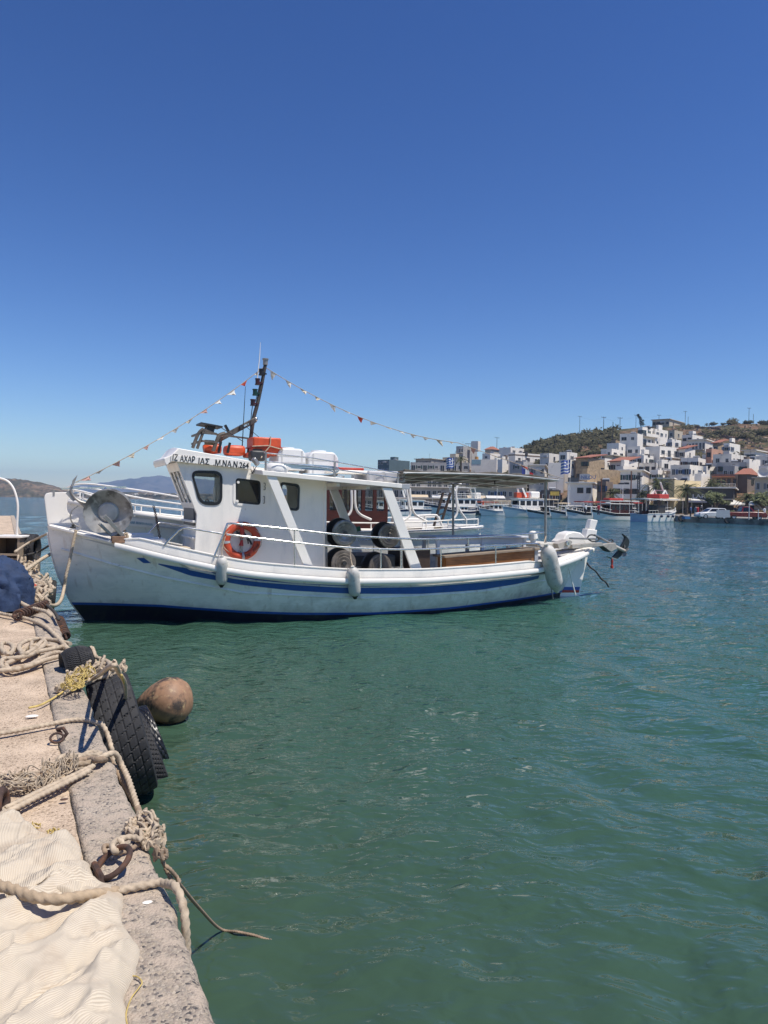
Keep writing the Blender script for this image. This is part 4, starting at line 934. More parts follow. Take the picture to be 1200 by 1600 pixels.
m = MB(); m.bar((-.0, .03, -.40), (.0, .03, .30), .05, .03, up=(0, 1, 0)); m.build('bracket', GALV, lr)
m = MB(); m.cyl((-.01, -.05, .06), (-.01, -.05, .24), .045); m.cyl((-.01, -.05, .20), (-.03, -.05, .30), .05); m.cyl((-.03, -.05, -.10), (-.01, -.05, .02), .05, 12, .02); m.build('rescue_light', REDP, lr)
m = MB(); m.tube(smooth_path([(-.13, -.03, .2), (-.05, -.05, .13), (.07, -.04, .1), (.16, -.03, 0), (.2, -.03, -.08)], 5), .02, 6); m.tube(smooth_path([(-.15, -.03, .12), (.0, -.05, .2), (.1, -.05, .04), (.13, -.03, -.06)], 5), .014, 6); m.build('line_coil', ROPED, lr)
ao = text_mesh('lettering', 'ΑΧΑΡ', .07, BLACK, lr, Matrix.Rotation(R_(90), 4, 'X'), .003)
ao.matrix_local = Matrix.Translation((.235, -.067, -.225)) @ Matrix.Rotation(R_(-48), 4, 'Y')
ao = text_mesh('lettering', 'ΙΟΣ', .07, BLACK, lr, Matrix.Rotation(R_(90), 4, 'X'), .003)
ao.matrix_local = Matrix.Translation((.06, -.064, -.335)) @ Matrix.Rotation(R_(-14), 4, 'Y')

FEND = mat('dirty_white_fender', (.56, .54, .49), .55, var=.12, scale=5, bump=.1, bscale=25, wear=((.30, .26, .21), 9, .55, .72))
def fender(top, bot, r, rope_top, label, tip=BLACK, thick=.6):
    top, bot = Vector(top), Vector(bot); d = bot-top; L = d.length
    o = on_boat('fender', bot, label, 'fender', 'fenders along the hull side')
    q = d.to_track_quat('Z', 'X').to_matrix().to_4x4(); M = Matrix.Translation(top-bot) @ q
    m = MB(); m.lathe([(.001, 0), (r*.28, .005), (r*.3, L*.05), (r*.75, L*.10), (r*.97, L*.2), (r, L*.3), (r, L*.70), (r*.95, L*.79), (r*.72, L*.87), (r*.35, L*.91), (.001, L*.915)], M, 24); m.build('body', FEND, o)
    m = MB(); m.lathe([(r*.745, L*.865), (r*.58, L*.90), (r*.40, L*.94), (r*.26, L*.99), (.001, L)], M, 16); m.build('tip', tip, o)
    m = MB(); m.tube(smooth_path(rel(bot, [top+Vector((0, 0, -.02))]+[Vector(p) for p in rope_top]), 5), .011, 6); m.build('lanyard', ROPE, o)
    return o
def hside(px, py, r):           # where the pixel meets the hull side, pushed out by r
    v = 1.7
    for _ in range(8):
        u, w = bp(px, py, v); p = hull.at_u(u, min(w, hull.ws(u)), -1, 0); v = -p.y+r
    return B(px, py, v)
f1 = fender(hside(347, 868, .13), hside(346, 918, .13), .115, [B(347, 858, 1.72), B(352, 838, 1.68)], 'short speckled white fender hanging below the life ring, black tip')
f2 = fender(hside(551, 884, .15), hside(555, 936, .13), .13, [B(548, 872, 1.92), B(547, 857, 1.88)], 'grubby cream fender hanging amidships below the net reels')
f3 = fender(B(853, 849, 1.62), B(871, 926, 1.42), .20, [B(851, 846, 1.5), B(853, 838, 1.3)], 'fat off-white fender hanging tilted at the stern quarter', tip=FEND)

# cargo on the roofs
def cargo(name, c, label, cat, group=None): return on_boat(name, c, label, cat, group)
c = B(412, 712, .45); o = cargo('raft_box', c, 'tall orange box tied with cord on the wheelhouse roof behind the mast', 'box')
m = MB(); m.box((0, 0, .27), (.62, .55, .22)); m.box((0, 0, .10), (.58, .5, .20)); m.build('case', ORANGE, o, bevel=.03)
m = MB(); m.box((0, 0, .165), (.66, .58, .03)); m.build('seam', mat('dark_orange', (.40, .04, .02), .5), o)
m = MB(); m.tube(smooth_path([(.06, -.29, .40), (.04, -.31, .2), (-.10, -.32, .02), (-.2, -.5, -.08)], 5), .013, 6); m.tube([(-.34, -.3, .17), (0, -.31, .20), (.34, -.3, .13)], .012, 6); m.build('cord', ROPE, o)
c = B(402, 716, .75); o = cargo('battery_case', c, 'small dark grey case below the orange box on the roof', 'case')
m = MB(); m.box((0, 0, .05), (.34, .25, .22)); m.build('case', mat('charcoal', (.035, .037, .04), .5), o, bevel=.04)
m = MB(); m.bar((-.1, 0, .18), (.1, 0, .18), .03, .03); m.build('handle', BLACK, o)
c = B(330, 708, .35); o = cargo('life_jacket_bundle', c, 'pair of orange life jacket rolls lying under the roof gantry', 'bundle')
m = MB(); m.tube(smooth_path([(-.16, 0, .07), (.0, 0, .1), (.2, 0, .1)], 4), [.09, .13, .12, .10], 14); m.build('roll', ORANGE, o)
m = MB(); m.box((.48, -.05, .07), (.42, .4, .22)); m.build('pack', ORANGE, o, bevel=.07)
m = MB(); m.bar((.28, -.28, .0), (.33, -.28, .22), .05, .03, up=(0, 1, 0)); m.bar((.12, -.15, .0), (.17, -.15, .24), .05, .03, up=(0, 1, 0)); m.build('strap', BLACK, o)
m = MB(); m.box((.95, -.1, -.02), (.5, .4, .10)); m.build('flat_cushion', mat('faded_red', (.40, .08, .05), .6), o, bevel=.03)
COOL = mat('worn_white_plastic', (.72, .72, .70), .5, var=.04, scale=3, bump=.05, wear=((.45, .42, .38), 7, .62, .74))
def coolbox(px0, px1, py0, py1, v, label):
    a, b = B(px0, py1, v), B(px1, py0, v); w = b.x-a.x; h = b.z-a.z
    o = cargo('storage_tank', (a.x+w/2, -v+.35, a.z), label, 'tank', 'white tanks on the roof')
    m = MB(); pr = rpoly([(-w/2, 0), (w/2, 0), (w/2, h*.72), (w*.36, h*.93), (-w*.36, h*.93), (-w/2, h*.72)], .06, 3)
    m.prism(pr, lambda x, z: (x, -.33, z), lambda x, z: (x, .33, z)); m.build('body', COOL, o, bevel=.035, recalc=True)
    m = MB(); m.cyl((0, 0, h*.92), (0, 0, h), w*.24, 20); m.build('lid', COOL, o, bevel=.01)
    for x in (-w*.34, w*.36):
        m = MB(); m.box((x, 0, h*.42), (.03, .68, h*.84)); m.build('strap', mat('rib_shadow_plastic', (.55, .55, .53), .5), o)  # slightly greyer plastic for the straps and ribs
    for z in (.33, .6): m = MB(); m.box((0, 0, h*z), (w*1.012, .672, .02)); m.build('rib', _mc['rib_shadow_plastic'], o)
coolbox(434, 479, 699, 734, .75, 'bulky white plastic tank on the roof next to the orange box')
coolbox(482, 530, 704, 743, .75, 'bulky white plastic tank on the roof nearer the awning')
c = B(432, 735, 1.3); o = cargo('white_bin', c, 'low rounded white bin at the roof edge by the name board', 'bin')
m = MB(); m.sphere((-.0, 0, .03), .26, 10, (1, .8, .6)); m.build('tub', COOL, o)
c = B(545, 740, .9); o = cargo('red_board', c, 'flat red board lying on the roof behind the white tanks', 'board')
m = MB(); m.box((0, .1, .10), (.62, .5, .06)); m.build('board', REDP, o, bevel=.02)
m = MB(); m.box((-.05, .05, .03), (.9, .5, .08)); m.build('base', WHITE2, o, bevel=.02)
c = B(600, 750, .95); o = cargo('grey_box', c, 'pale grey ribbed box lying at the aft end of the roof', 'box')
m = MB(); m.box((-.02, .2, .07), (.95, .8, .26)); m.build('case', mat('box_grey', (.42, .42, .43), .5, var=.08, scale=4), o, bevel=.05)
m = MB(); m.tube(smooth_path([(-.35, -.22, -.05), (-.28, -.24, .1), (-.1, -.24, .16), (-.05, -.24, -.02)], 5), .012, 6); m.build('handle', GREYP, o)
c = B(490, 741, 1.5); o = cargo('blue_hose', c, 'pale blue coiled line hanging along the roof rail', 'hose')
m = MB()
for k in range(4): m.tube(smooth_path([(-.5-.05*k, 0, .12+.02*k), (-.1, -.03, .10+.03*k), (.35+.06*k, -.02, .09+.02*k), (.45, .1, .02), (-.2, .12, .0)], 5), .014, 6)
m.build('coil', mat('pale_blue_line', (.30, .42, .52), .6), o)

# bunting
def bunting(name, p0, p1, n, sag, label, rs, seed):
    p0, p1 = Vector(p0), Vector(p1); rnd = random.Random(seed); o = on_boat(name, p0, label, 'bunting', 'flag lines of the fishing boat')
    P = []
    for t in np.linspace(0, 1, 40): q = p0.lerp(p1, t); q.z -= sag*4*t*(1-t); P.append(q-p0)
    m = MB(); m.tube(P, .008, 5); m.build('line', ROPE, o)
    cols = [mat('flag_white', (.68, .66, .6), .8), mat('flag_red', (.50, .06, .035), .8), mat('flag_pink', (.62, .36, .30), .8), mat('flag_cream', (.62, .55, .42), .8), mat('flag_white', (.68, .66, .6), .8)]
    for i in range(n):
        t = (i+.6)/(n+.2); q = p0.lerp(p1, t); q.z -= sag*4*t*(1-t); q = q-p0; d = (p1-p0).normalized()
        w = rnd.uniform(.13, .21); h = rnd.uniform(.04, .17) if rs else rnd.uniform(.03, .08); lean = rnd.uniform(-.1, .25)
        a = q-d*w/2; b = q+d*w/2; tip = q+Vector((lean*w*3, rnd.uniform(-.08, .08), -h))
        rows = [[a, a.lerp(b, .5)+Vector((0, .015, 0)), b], [a.lerp(tip, .5)+Vector((0, .03, 0)), q.lerp(tip, .5)-Vector((0, .02, 0)), b.lerp(tip, .5)], [tip, tip+Vector((.004, 0, 0)), tip+Vector((.008, 0, 0))]]
        m = MB(); m.sheet(rows, .003); m.build('flag', cols[rnd.choice((0, 0, 0, 1, 2, 3, 3, 4))], o)
mt = B(413, 573, .25)
bunting('bunting', mt, B(118, 754, .35), 13, .16, 'sparse line of small faded flags from the mast down to the bow', False, 3)
bunting('bunting', mt, B(716, 692, .3), 14, .30, 'line of pennants from the mast towards the awning aft', True, 8)
bunting('bunting', B(716, 692, .3), B(880, 748, 1.3), 4, .02, 'last stretch of pennants above the far end of the awning', True, 14)
# anchor: a grapnel hooked over the bow roller
c = B(122, 778, .4); o = on_boat('anchor', c, 'grey grapnel anchor hooked over the bow beside the tall stem head', 'anchor')
m = MB(); m.tube(smooth_path(rel(c, [B(113, 757, .38), B(111, 765, .38), B(114, 774, .38), B(124, 783, .40), B(140, 787, .42), B(158, 788, .45)]), 6), [.022, .026, .028, .028, .024, .02], 8); m.build('hook', GALV, o)
q = rel(c, [B(121, 742, .38), B(113, 751, .38), B(111, 762, .38), B(114.5, 760, .38)]); m = MB(); m.prism([(p.x, p.z) for p in q], lambda a, b: (a, -.02, b), lambda a, b: (a, .02, b)); m.build('fluke', GALV, o, recalc=True)
m = MB(); m.tube(smooth_path(rel(c, [B(139, 787, .6), B(134, 786, .2), B(128, 783, -.1)]), 5), .022, 8); m.build('arm', GALV, o)
# chain by the fore hatch
c = B(246, 845, .2); o = on_boat('anchor_chain', c, 'rusty chain hanging from the bow rail above the foredeck', 'chain')
pts = rel(c, [B(240, 791, .2), B(243, 803, .2), B(245, 815, .2), B(248, 830, .2), B(251, 848, .2)])
sp = smooth_path(pts, 6)
for i in range(0, len(sp)-1, 1):
    a, b = sp[i], sp[i+1]; d = (b-a).normalized(); s_ = Vector((0, 1, 0)) if i % 2 else Vector((1, 0, 0)); md = (a+b)/2; L = (b-a).length*.7
    m = MB(); m.tube([md+d*L*.95*math.cos(t)+s_*.022*math.sin(t) for t in np.linspace(0, 6.283, 12, endpoint=False)], .0075, 6, closed=True); m.build('link', RUST, o)

# lifted stern drive
c = B(890, 851, .55); o = on_boat('outboard_drive', c, 'lifted pale outboard drive with dark plate and propeller reaching over the stern', 'outboard motor')
DRV = mat('drive_beige', (.46, .42, .36), .5, metal=.2, var=.15, scale=6, wear=((.25, .2, .15), 8, .6, .7))
def pr(pts, v0, v1, name, mt, par=o, bevel=.008):
    m = MB(); pl = [(p.x, p.z) for p in rel(c, Bs(pts, (v0+v1)/2))]; m.prism(pl, lambda a, b: (a, -v1-c.y, b), lambda a, b: (a, -v0-c.y, b)); return m.build(name, mt, par, smooth=False, bevel=bevel, recalc=True)
pr(((891, 851), (938, 847.5), (940, 853), (891, 857)), .45, .62, 'arm', DRV)
pr(((865, 849), (884, 843), (889, 846), (884, 855), (868, 857)), .38, .68, 'mount', DRV)
pr(((937, 851), (947, 849), (959, 848), (961, 857), (952, 862), (946, 858)), .46, .62, 'gear_housing', DRV)
pr(((936, 853), (947, 859), (951, 863), (945, 861)), .47, .60, 'housing_shadow_plate', BLACK)  # black sliver painted as the shade beneath the gear housing
m = MB(); q = rel(c, [B(886, 849, .70)])[0]; m.lathe([(.001, .03), (.03, .03), (.035, .05), (.055, .05), (.06, 0), (.06, -.06)], Matrix.Translation(q) @ Matrix.Rotation(R_(90), 4, 'X'), 18); m.build('gear_wheel', STEEL, o)
m = MB(); m.tube(rel(c, Bs(((929, 836), (943, 843), (954, 848.5)), .5)), .03, 8); m.tube(rel(c, Bs(((890, 841), (930, 842)), .6)), .025, 8); m.build('tilt_rod', GALV, o)
m = MB(); m.tube(smooth_path(rel(c, Bs(((917, 841), (922, 836), (930, 837), (936, 843), (926, 846), (917, 841)), .5)), 4), .02, 6); m.tube(smooth_path(rel(c, Bs(((949, 846), (955, 843), (958, 846), (952, 848)), .5)), 4), .02, 6); m.build('cable', DARKM, o)
pl = pr(((972, 834), (978, 838), (982.5, 845), (981, 853), (973, 865), (964, 873), (957, 870.5), (966, 860), (974, 846), (976, 840)), .42, .50, 'cavitation_plate', mat('plate_dark', (.035, .04, .04), .45, metal=.3, var=.3, scale=6), bevel=.01)
pr(((947.5, 869), (956, 871), (963, 873.5), (956, 874)), .42, .52, 'skeg', GALV)
m = MB(); a, b = rel(c, Bs(((959, 853), (976, 861)), .54)); m.cyl(a, b, .05, 12); m.build('shaft', DRV, o)
hub = rel(c, [B(975.5, 861, .54)])[0]; ax = (b-a).normalized(); s1 = ax.orthogonal().normalized(); s2 = ax.cross(s1)
prop = None
for k in range(4):
    t = R_(20+90*k); d = s1*math.cos(t)+s2*math.sin(t); e = ax.cross(d); m = MB()
    m.sheet([[hub+d*r-e*w+ax*w*.5, hub+d*r, hub+d*r+e*w-ax*w*.5] for r, w in ((.03, .03), (.08, .06), (.13, .065), (.165, .03))], .012); m.build('propeller_blade', GALV, o)
m = MB(); m.cyl(hub-ax*.03, hub+ax*.06, .04, 12, .02); m.build('propeller_hub', GALV, o)
m = MB(); q0, q1 = rel(c, Bs(((956.5, 873), (956, 888)), .5)); m.tube([q0, q0.lerp(q1, .3), q0.lerp(q1, .45), q0.lerp(q1, .7), q0.lerp(q1, .72), q1], [.022, .035, .025, .025, .042, .042], 10); m.build('red_lamp_float', REDP, o)

# ================================================================== SECOND BOAT
G2 = -4.55
boat2 = empty('excursion_boat', label='white boat with mahogany cabin and white pipe frames, moored right behind the fishing boat', cat='boat')
boat2.matrix_world = BM @ Matrix.Translation((0, -G2, 0))
def B2(px, py, v): p = B(px, py, v); return Vector((p.x, p.y+G2, p.z))
s2 = [(97, 780, -4.5), (130, 786, -3.9), (204, 800, -3.1), (260, 808, -2.75), (420, 824, -2.55), (640, 829.5, -2.6), (700, 827, -2.85), (745, 823, -3.3), (752, 822, -4.4)]
_s2 = [bp(x, y, v)+(v-G2,) for x, y, v in s2]
h2 = Hull([(-.9, 1.6), (-.3, .9), (0, .5), (.6, .1), (1.4, -.3), (2.4, _s2[0][0])], [(-.9, _s2[-1][0]-.7), (0, _s2[-1][0]-.35), (1.9, _s2[-1][0])], [(u, max(.1, v)) for u, w, v in _s2], [(.5, .05), (1.5, .6), (3, 1.2), (5.5, 1.7), (8, 1.65), (10, 1.45), (_s2[-1][0]-.3, .9)], [(u, w) for u, w, v in _s2], n=50)
h2.shell(HULLP, boat2)
h2.band(lambda u: .95 if u > 3 else .95+(3-u)*.09, lambda u: .55 if u > 3 else .55+(3-u)*.09, .3, h2.u1-.4, .008, NAVY, boat2, 'navy_band', sides=(-1, 1))
h2.rail(h2.u0+.05, h2.u1-.03, -.03, -.07, .10, .10, WHITE2, boat2, 'gunwale')
h2.deck(-.25, DECK, boat2)
for py0, nm in ((0, 'top_rail'),):
    for sd in (1, -1):
        pts = [(100, 764, -4.3), (130, 768, -3.9), (198, 786, -3.1), (270, 795, -2.8), (420, 811, -2.65), (560, 817, -2.62), (640, 816, -2.65), (700, 813, -2.9), (747, 811, -3.35)]
        P = [Vector((p.x, p.y*sd, p.z)) for p in smooth_path([B2(*q) for q in pts], 5)]
        m = MB(); m.tube(P, .021, 8); m.build('top_rail', WHITE2, boat2)
        m = MB(); m.tube([Vector((p.x, p.y, p.z-.17)) for p in P], .015, 8); m.build('mid_rail', WHITE2, boat2)
        for k in range(2, len(P)-1, 3):
            b = P[k]; m = MB(); m.cyl(b, (b.x, b.y, h2.ws(b.x)-.1), .018, 8); m.build('rail_post', WHITE2, boat2)
        q = P[-1]; m = MB(); m.cyl(q, (q.x, q.y, h2.ws(q.x)-.1), .025, 8); m.build('rail_post', WHITE2, boat2)
# pulpit rails at the bow
for pts in (((100, 764), (118, 757), (150, 757), (230, 768), (300, 780)), ((112, 770), (135, 762), (225, 779), (300, 790))):
    m = MB(); m.tube(smooth_path([B2(x, y, -4.4+i*.33) for i, (x, y) in enumerate(pts)], 5), .021, 8); m.build('pulpit_rail', WHITE2, boat2)
p0, p1 = B2(203.5, 811.5, -3.02), B2(240, 816.5, -2.82); ex = (p1-p0).normalized()
m = MB(); ua_, ub_ = B2(198, 805, -3.08), B2(246, 810, -2.79)
P4 = [h2.at_u(ua_.x, ua_.z-.03, -1, .07), h2.at_u(ub_.x, ub_.z-.03, -1, .07), h2.at_u(ub_.x, ub_.z-.23, -1, .07), h2.at_u(ua_.x, ua_.z-.25, -1, .07)]
m.add(P4+[q+Vector((0, .03, 0)) for q in P4], [(0, 3, 2, 1), (4, 5, 6, 7), (0, 1, 5, 4), (2, 3, 7, 6), (1, 2, 6, 5), (3, 0, 4, 7)]); n2 = m.build('name_panel', WHITE2, boat2, smooth=False, recalc=True)
tq = mat('teal_lettering', (.10, .28, .36), .5)
q0 = P4[3].lerp(P4[0], .3).lerp(P4[2].lerp(P4[1], .3), .09)+Vector((0, -.012, 0)); q1 = P4[3].lerp(P4[0], .3).lerp(P4[2].lerp(P4[1], .3), .90)+Vector((0, -.012, 0)); ex = (q1-q0).normalized()
text_on('lettering', 'ΑΝΝΑ ΜΑΡΙΑ Ν.Α.Ν.', q0, q1, .085, ex, Vector((0, 0, 1)), tq, n2)
# mahogany cabin with windows
cv = -3.45
ca, cb = B2(515, 815, cv), B2(606, 762, cv); U0c, U1c, W1c = ca.x-.2, cb.x, cb.z+.15; wb = 1.4
yN = -(cv-G2); 
wins = []; xs = np.linspace(U0c+.12, U1c-.06, 6)
for k in range(5): wins.append(rrect(xs[k]+.06, xs[k+1]-.05, 2.22, W1c-.18, .03, 2))
for sd in (-1, 1):
    w_ = plate('cabin_wall', [(U0c, wb), (U1c, wb), (U1c, W1c), (U0c, W1c)], wins, .05, WOODR, boat2, sd*abs(yN))
    for q in wins: plate('cabin_pane', q, [], .006, glass('cabin_glass', (.02, .025, .03), clear=.75), w_, sd*abs(yN))
m = MB(); m.box((U0c, 0, (wb+W1c)/2), (.05, 2*abs(yN)-.06, W1c-wb)); m.build('cabin_front', WOODR, boat2)
m = MB(); m.box(((U0c+U1c)/2, 0, W1c+.05), (U1c-U0c+.3, 2*abs(yN)+.25, .08)); m.build('cabin_roof', WHITE2, boat2, bevel=.02)
# white pipe frames that carry an awning
def frame2(pts, v): 
    for pp in pts:
        for vv, sd in ((v, 1),):
            m = MB(); m.tube(smooth_path([B2(x, y, vv) for x, y in pp], 6), .035, 8); m.build('pipe_frame', WHITE2, boat2)
frame2((((549, 764), (549.5, 790), (546, 803), (533, 812)), ((554.5, 764), (555.5, 790), (562, 803), (580, 812))), -2.75)
frame2((((635, 763), (639, 790), (641, 803), (636, 810), (626, 816)), ((640, 763), (643, 790), (648, 803), (658, 810), (668, 815))), -2.75)
frame2((((698, 755.5), (706, 760), (711, 768)), ((721, 756), (714, 761), (712.5, 775), (714.5, 798), (711, 808), (705, 813)), ((712.5, 775), (717, 795), (728, 811))), -2.8)
frame2((((648, 806), (678, 805), (684, 808), (692, 824)), ((664, 806), (664.5, 816))), -3.1)
m = MB(); a, b = B2(704, 770, -3.6), B2(690, 815, -3.6); c_, d_ = B2(692, 770, -3.6), B2(678, 822, -3.6)
m.bar(a, b, .06, .06); m.bar(c_, d_, .06, .06)
for t in (.1, .3, .5, .7): m.bar(a.lerp(b, t), c_.lerp(d_, t), .03, .03)
m.build('boarding_ladder', mat('dark_wood', (.05, .03, .02), .6), boat2)
m = MB(); a = B2(655, 825, -3.4); m.box((a.x, .3, a.z-.05), (1.5, .5, .18)); m.build('aft_bench', WOODR, boat2)
m = MB(); a = B2(655, 818, -3.9); m.box((a.x, .2, a.z), (.9, .5, .3)); m.build('aft_locker', WHITE2, boat2, bevel=.03)
m = MB(); a = B2(684, 826, -3.3); m.cyl(a-Vector((0, 0, .1)), a+Vector((0, 0, .06)), .12, 14); m.build('bucket', mat('pale_tan', (.5, .4, .25), .6), boat2)

# stern line of the boats
def rope(name, pts, r, mt, label, lay=True, sm=8, n=10, cat='rope', group=None, kw=None):
    P = smooth_path(pts, sm); c0 = Vector(P[0]); m = MB()
    L = sum((P[i+1]-P[i]).length for i in range(len(P)-1)); N = int(min(900, max(12, L/(r*.55)))) if lay else len(P)
    if lay:
        d = [0]
        for i in range(len(P)-1): d.append(d[-1]+(P[i+1]-P[i]).length)
        A = np.array([tuple(p) for p in P]); t = np.linspace(0, d[-1], N); P = [Vector((np.interp(q, d, A[:, 0]), np.interp(q, d, A[:, 1]), np.interp(q, d, A[:, 2]))) for q in t]
    m.tube([p-c0 for p in P], r, n if not lay else 12, twist=(0.9/r if lay else 0), lobes=(3 if lay else 0), amp=.17)
    o = m.build(name, mt, None, loc=c0, ang=180); return tag(o, label, cat, group)
def bw(px, py, v): return BM @ B(px, py, v)
rope('stern_line', [bw(915, 877, -.1), bw(922, 886, -.1), bw(931, 893, -.15), bw(940, 905, -.2), bw(946, 909, -.2), bw(951, 917, -.25)], .022, ROPED, 'dark rope trailing from behind the rudder into the water', lay=False)

# ================================================================== QUAY THINGS
def g(px, py, dz=0.0): p = gr(px, py, QZ+dz); return Vector(p)
ZR = .02
def gp(pts, dz=ZR): return [g(x, y, dz) for x, y in pts]
# --- tyres
def tyre(name, c, axis, R, w, label, tread='block', mt=RUBBER, nseg=150, roll=0.0, rnd_=.035, group='old tyres hung along the quay'):
    axis = Vector(axis).normalized(); q = axis.to_track_quat('Z', 'Y').to_matrix().to_4x4()
    o = bpy.data.objects.new(name, None); C.objects.link(o); o.matrix_world = Matrix.Translation(Vector(c)) @ q @ Matrix.Rotation(roll, 4, 'Z'); tag(o, label, 'tyre', group)
    m = MB(); rows = []; nw = 30
    for k in range(nseg):
        a = 2*math.pi*k/nseg; r = []
        for j in range(nw+1):
            t = -1+2*j/nw; z = t*w/2; rr = R*(1-rnd_*abs(t)**2.6)
            gd = 0
            if tread == 'block':
                lane = (t+1)*2.5; li = int(min(4, lane)); f = lane-li
                ph = (k/nseg*36+li*.5+f*.40) % 1.0
                if (f < .06 or f > .94) and 0 < j < nw: gd = .007
                if ph < .11: gd = max(gd, .014)
                gd = gd*(0.6+.8*abs(fbm(k*.06, j*.1, R)))
            else:
                ph = (k/nseg*58+abs(t)*1.3) % 1.0
                if ph < .22: gd = .009
                if abs(t) < .06: gd = .009
            if abs(t) > .93: gd *= .4
            r.append((math.cos(a)*(rr-gd), math.sin(a)*(rr-gd), z))
        rows.append(r)
    rows.append(rows[0]); m.grid(rows); m.build('tread', mt, o, ang=24)
    for sd in (-1, 1):
        m = MB(); m.lathe([(R*(1-rnd_), sd*w*.5), (R*min(.93, 1-rnd_-.02), sd*w*.535), (R*.82, sd*w*.55), (R*.70, sd*w*.52), (R*.60, sd*w*.42), (R*.56, sd*w*.40), (R*.55, sd*w*.30), (R*.62, sd*w*.2)], None, 64); m.build('sidewall', mt, o)
    return o
def wall_pt(s, n, z): return Q(s, n, z)
NRM = Vector((QN[0], QN[1], 0))   # inland
b = qs(gr(178, 1060, QZ)); 
ts, _ = qs(gr(226, 1200, 0.1)); 
tyre('lorry_tyre', Q(4.42, -.305, .47), (QN[0]+.05*QA[0], QN[1]+.05*QA[1], -.26), .52, .32, 'large black lorry tyre with worn block tread hanging from the kerb', nseg=324)
tyre('lorry_tyre', Q(5.10, -.62, .02), (QN[0]+.0*QA[0], QN[1]+.0*QA[1], -.35), .43, .20, 'dark half sunk tyre squeezed beside the large block tread tyre', 'rib', roll=.3, nseg=220)
tyre('lorry_tyre', Q(5.56, -.74, -.02), (QN[0]-.0*QA[0], QN[1]-.0*QA[1], -.35), .41, .19, 'smooth dark tyre half under water below the tan buoy', 'rib', mt=mat('wet_rubber', (.010, .010, .011), .35, var=.3, scale=10), nseg=100)
tyre('small_tyre', g(121, 1040, .03), (.80, .55, .15), .175, .23, 'small chunky tyre lying at the kerb edge behind the knotted ropes', 'rib', roll=.5, nseg=232, rnd_=.20)
tyre('lorry_tyre', Vector(at(44, 858, 17.0)), (1, .15, .0), .36, .36, 'far black tyre hung by the white crate at the quay end', 'rib', nseg=132)
tyre('lorry_tyre', qw(74, 934, -.15), (QN[0], QN[1], .1), .36, .24, 'black tyre in shade below the kerb near the bow ropes', 'rib', mt=mat('shade_rubber', (.012, .012, .013), .7), nseg=120)  # darker copy of the tyre rubber: quay shade put into its colour
# --- buoy
bc = Vector(gr(256, 1097, 0.19)); BUOY = mat('stained_buoy', (.34, .195, .11), .6, var=.3, scale=4, bump=.15, bscale=30, col2=(.06, .045, .035), cmix=(.46, .60), cscale=5, wear=((.48, .34, .18), 13, .57, .70))
o = bpy.data.objects.new('mooring_buoy', None); C.objects.link(o); tag(o, 'tan pear shaped buoy with dark stains floating beside the tyres', 'buoy')
ax = Vector((.93, -.18, .24)).normalized(); o.matrix_world = Matrix.Translation(bc) @ ax.to_track_quat('Z', 'Y').to_matrix().to_4x4()
m = MB(); m.lathe([(.001, -.40), (.045, -.395), (.055, -.36), (.09, -.31), (.15, -.22), (.215, -.10), (.255, .02), (.265, .10), (.245, .19), (.19, .265), (.10, .305), (.001, .315)], None, 40); m.build('body', BUOY, o)
m = MB(); m.lathe([(.001, -.43), (.05, -.425), (.062, -.36), (.10, -.302), (.104, -.296)], None, 20); m.build('eye', mat('buoy_blue', (.04, .075, .09), .6), o)
# --- iron rings
def iron_ring(c, R, r, ax, label, name='mooring_ring', arc=(0, 360)):
    o = bpy.data.objects.new(name, None); C.objects.link(o); ax = Vector(ax).normalized(); o.location = c; tag(o, label, 'ring')
    q = ax.to_track_quat('Z', 'X').to_matrix()
    m = MB(); full = arc[1]-arc[0] >= 360
    m.tube([q @ Vector((R*math.cos(R_(a)), R*math.sin(R_(a))*1.12, 0)) for a in np.linspace(arc[0], arc[1], 40, endpoint=not full)], r, 10, closed=full); m.build('ring', RUST, o)
    return o, q
a, b = g(144, 1352), g(161, 1384); cc = (a+b)/2; top = Vector(at(201, 1328, a.y-.02))
axv = (b-a).normalized().cross((top-cc).normalized())
o, q = iron_ring(cc+(top-cc)*.5, (top-cc).length*.52, .0125, axv, 'big rusty iron mooring ring standing on the kerb under the rope knot')
m = MB(); m.tube([p-o.location for p in (a-Vector((0, 0, .05)), a+(b-a)*.2+Vector((0, 0, .02)), a+(b-a)*.8+Vector((0, 0, .02)), b-Vector((0, 0, .05)))], .014, 8); m.build('staple', RUST, o)
o, q = iron_ring(g(89, 1153, .02), .034, .0075, (.3, -.6, .75), 'small rusty ring on the concrete beside the kerb')
m = MB(); m.tube([(.0, .06, .01), (-.02, .05, .04), (.02, .04, .05), (.05, .03, .02), (.02, .02, -.02)], .012, 8); m.build('shackle', RUST, o)
o, q = iron_ring(g(3, 1256, .05), .06, .02, (1, .2, .1), 'rusty iron eye at the left end of the twin straight ropes'); 
m = MB(); m.box((0, 0, -.06), (.12, .12, .04)); m.build('base', RUST, o)
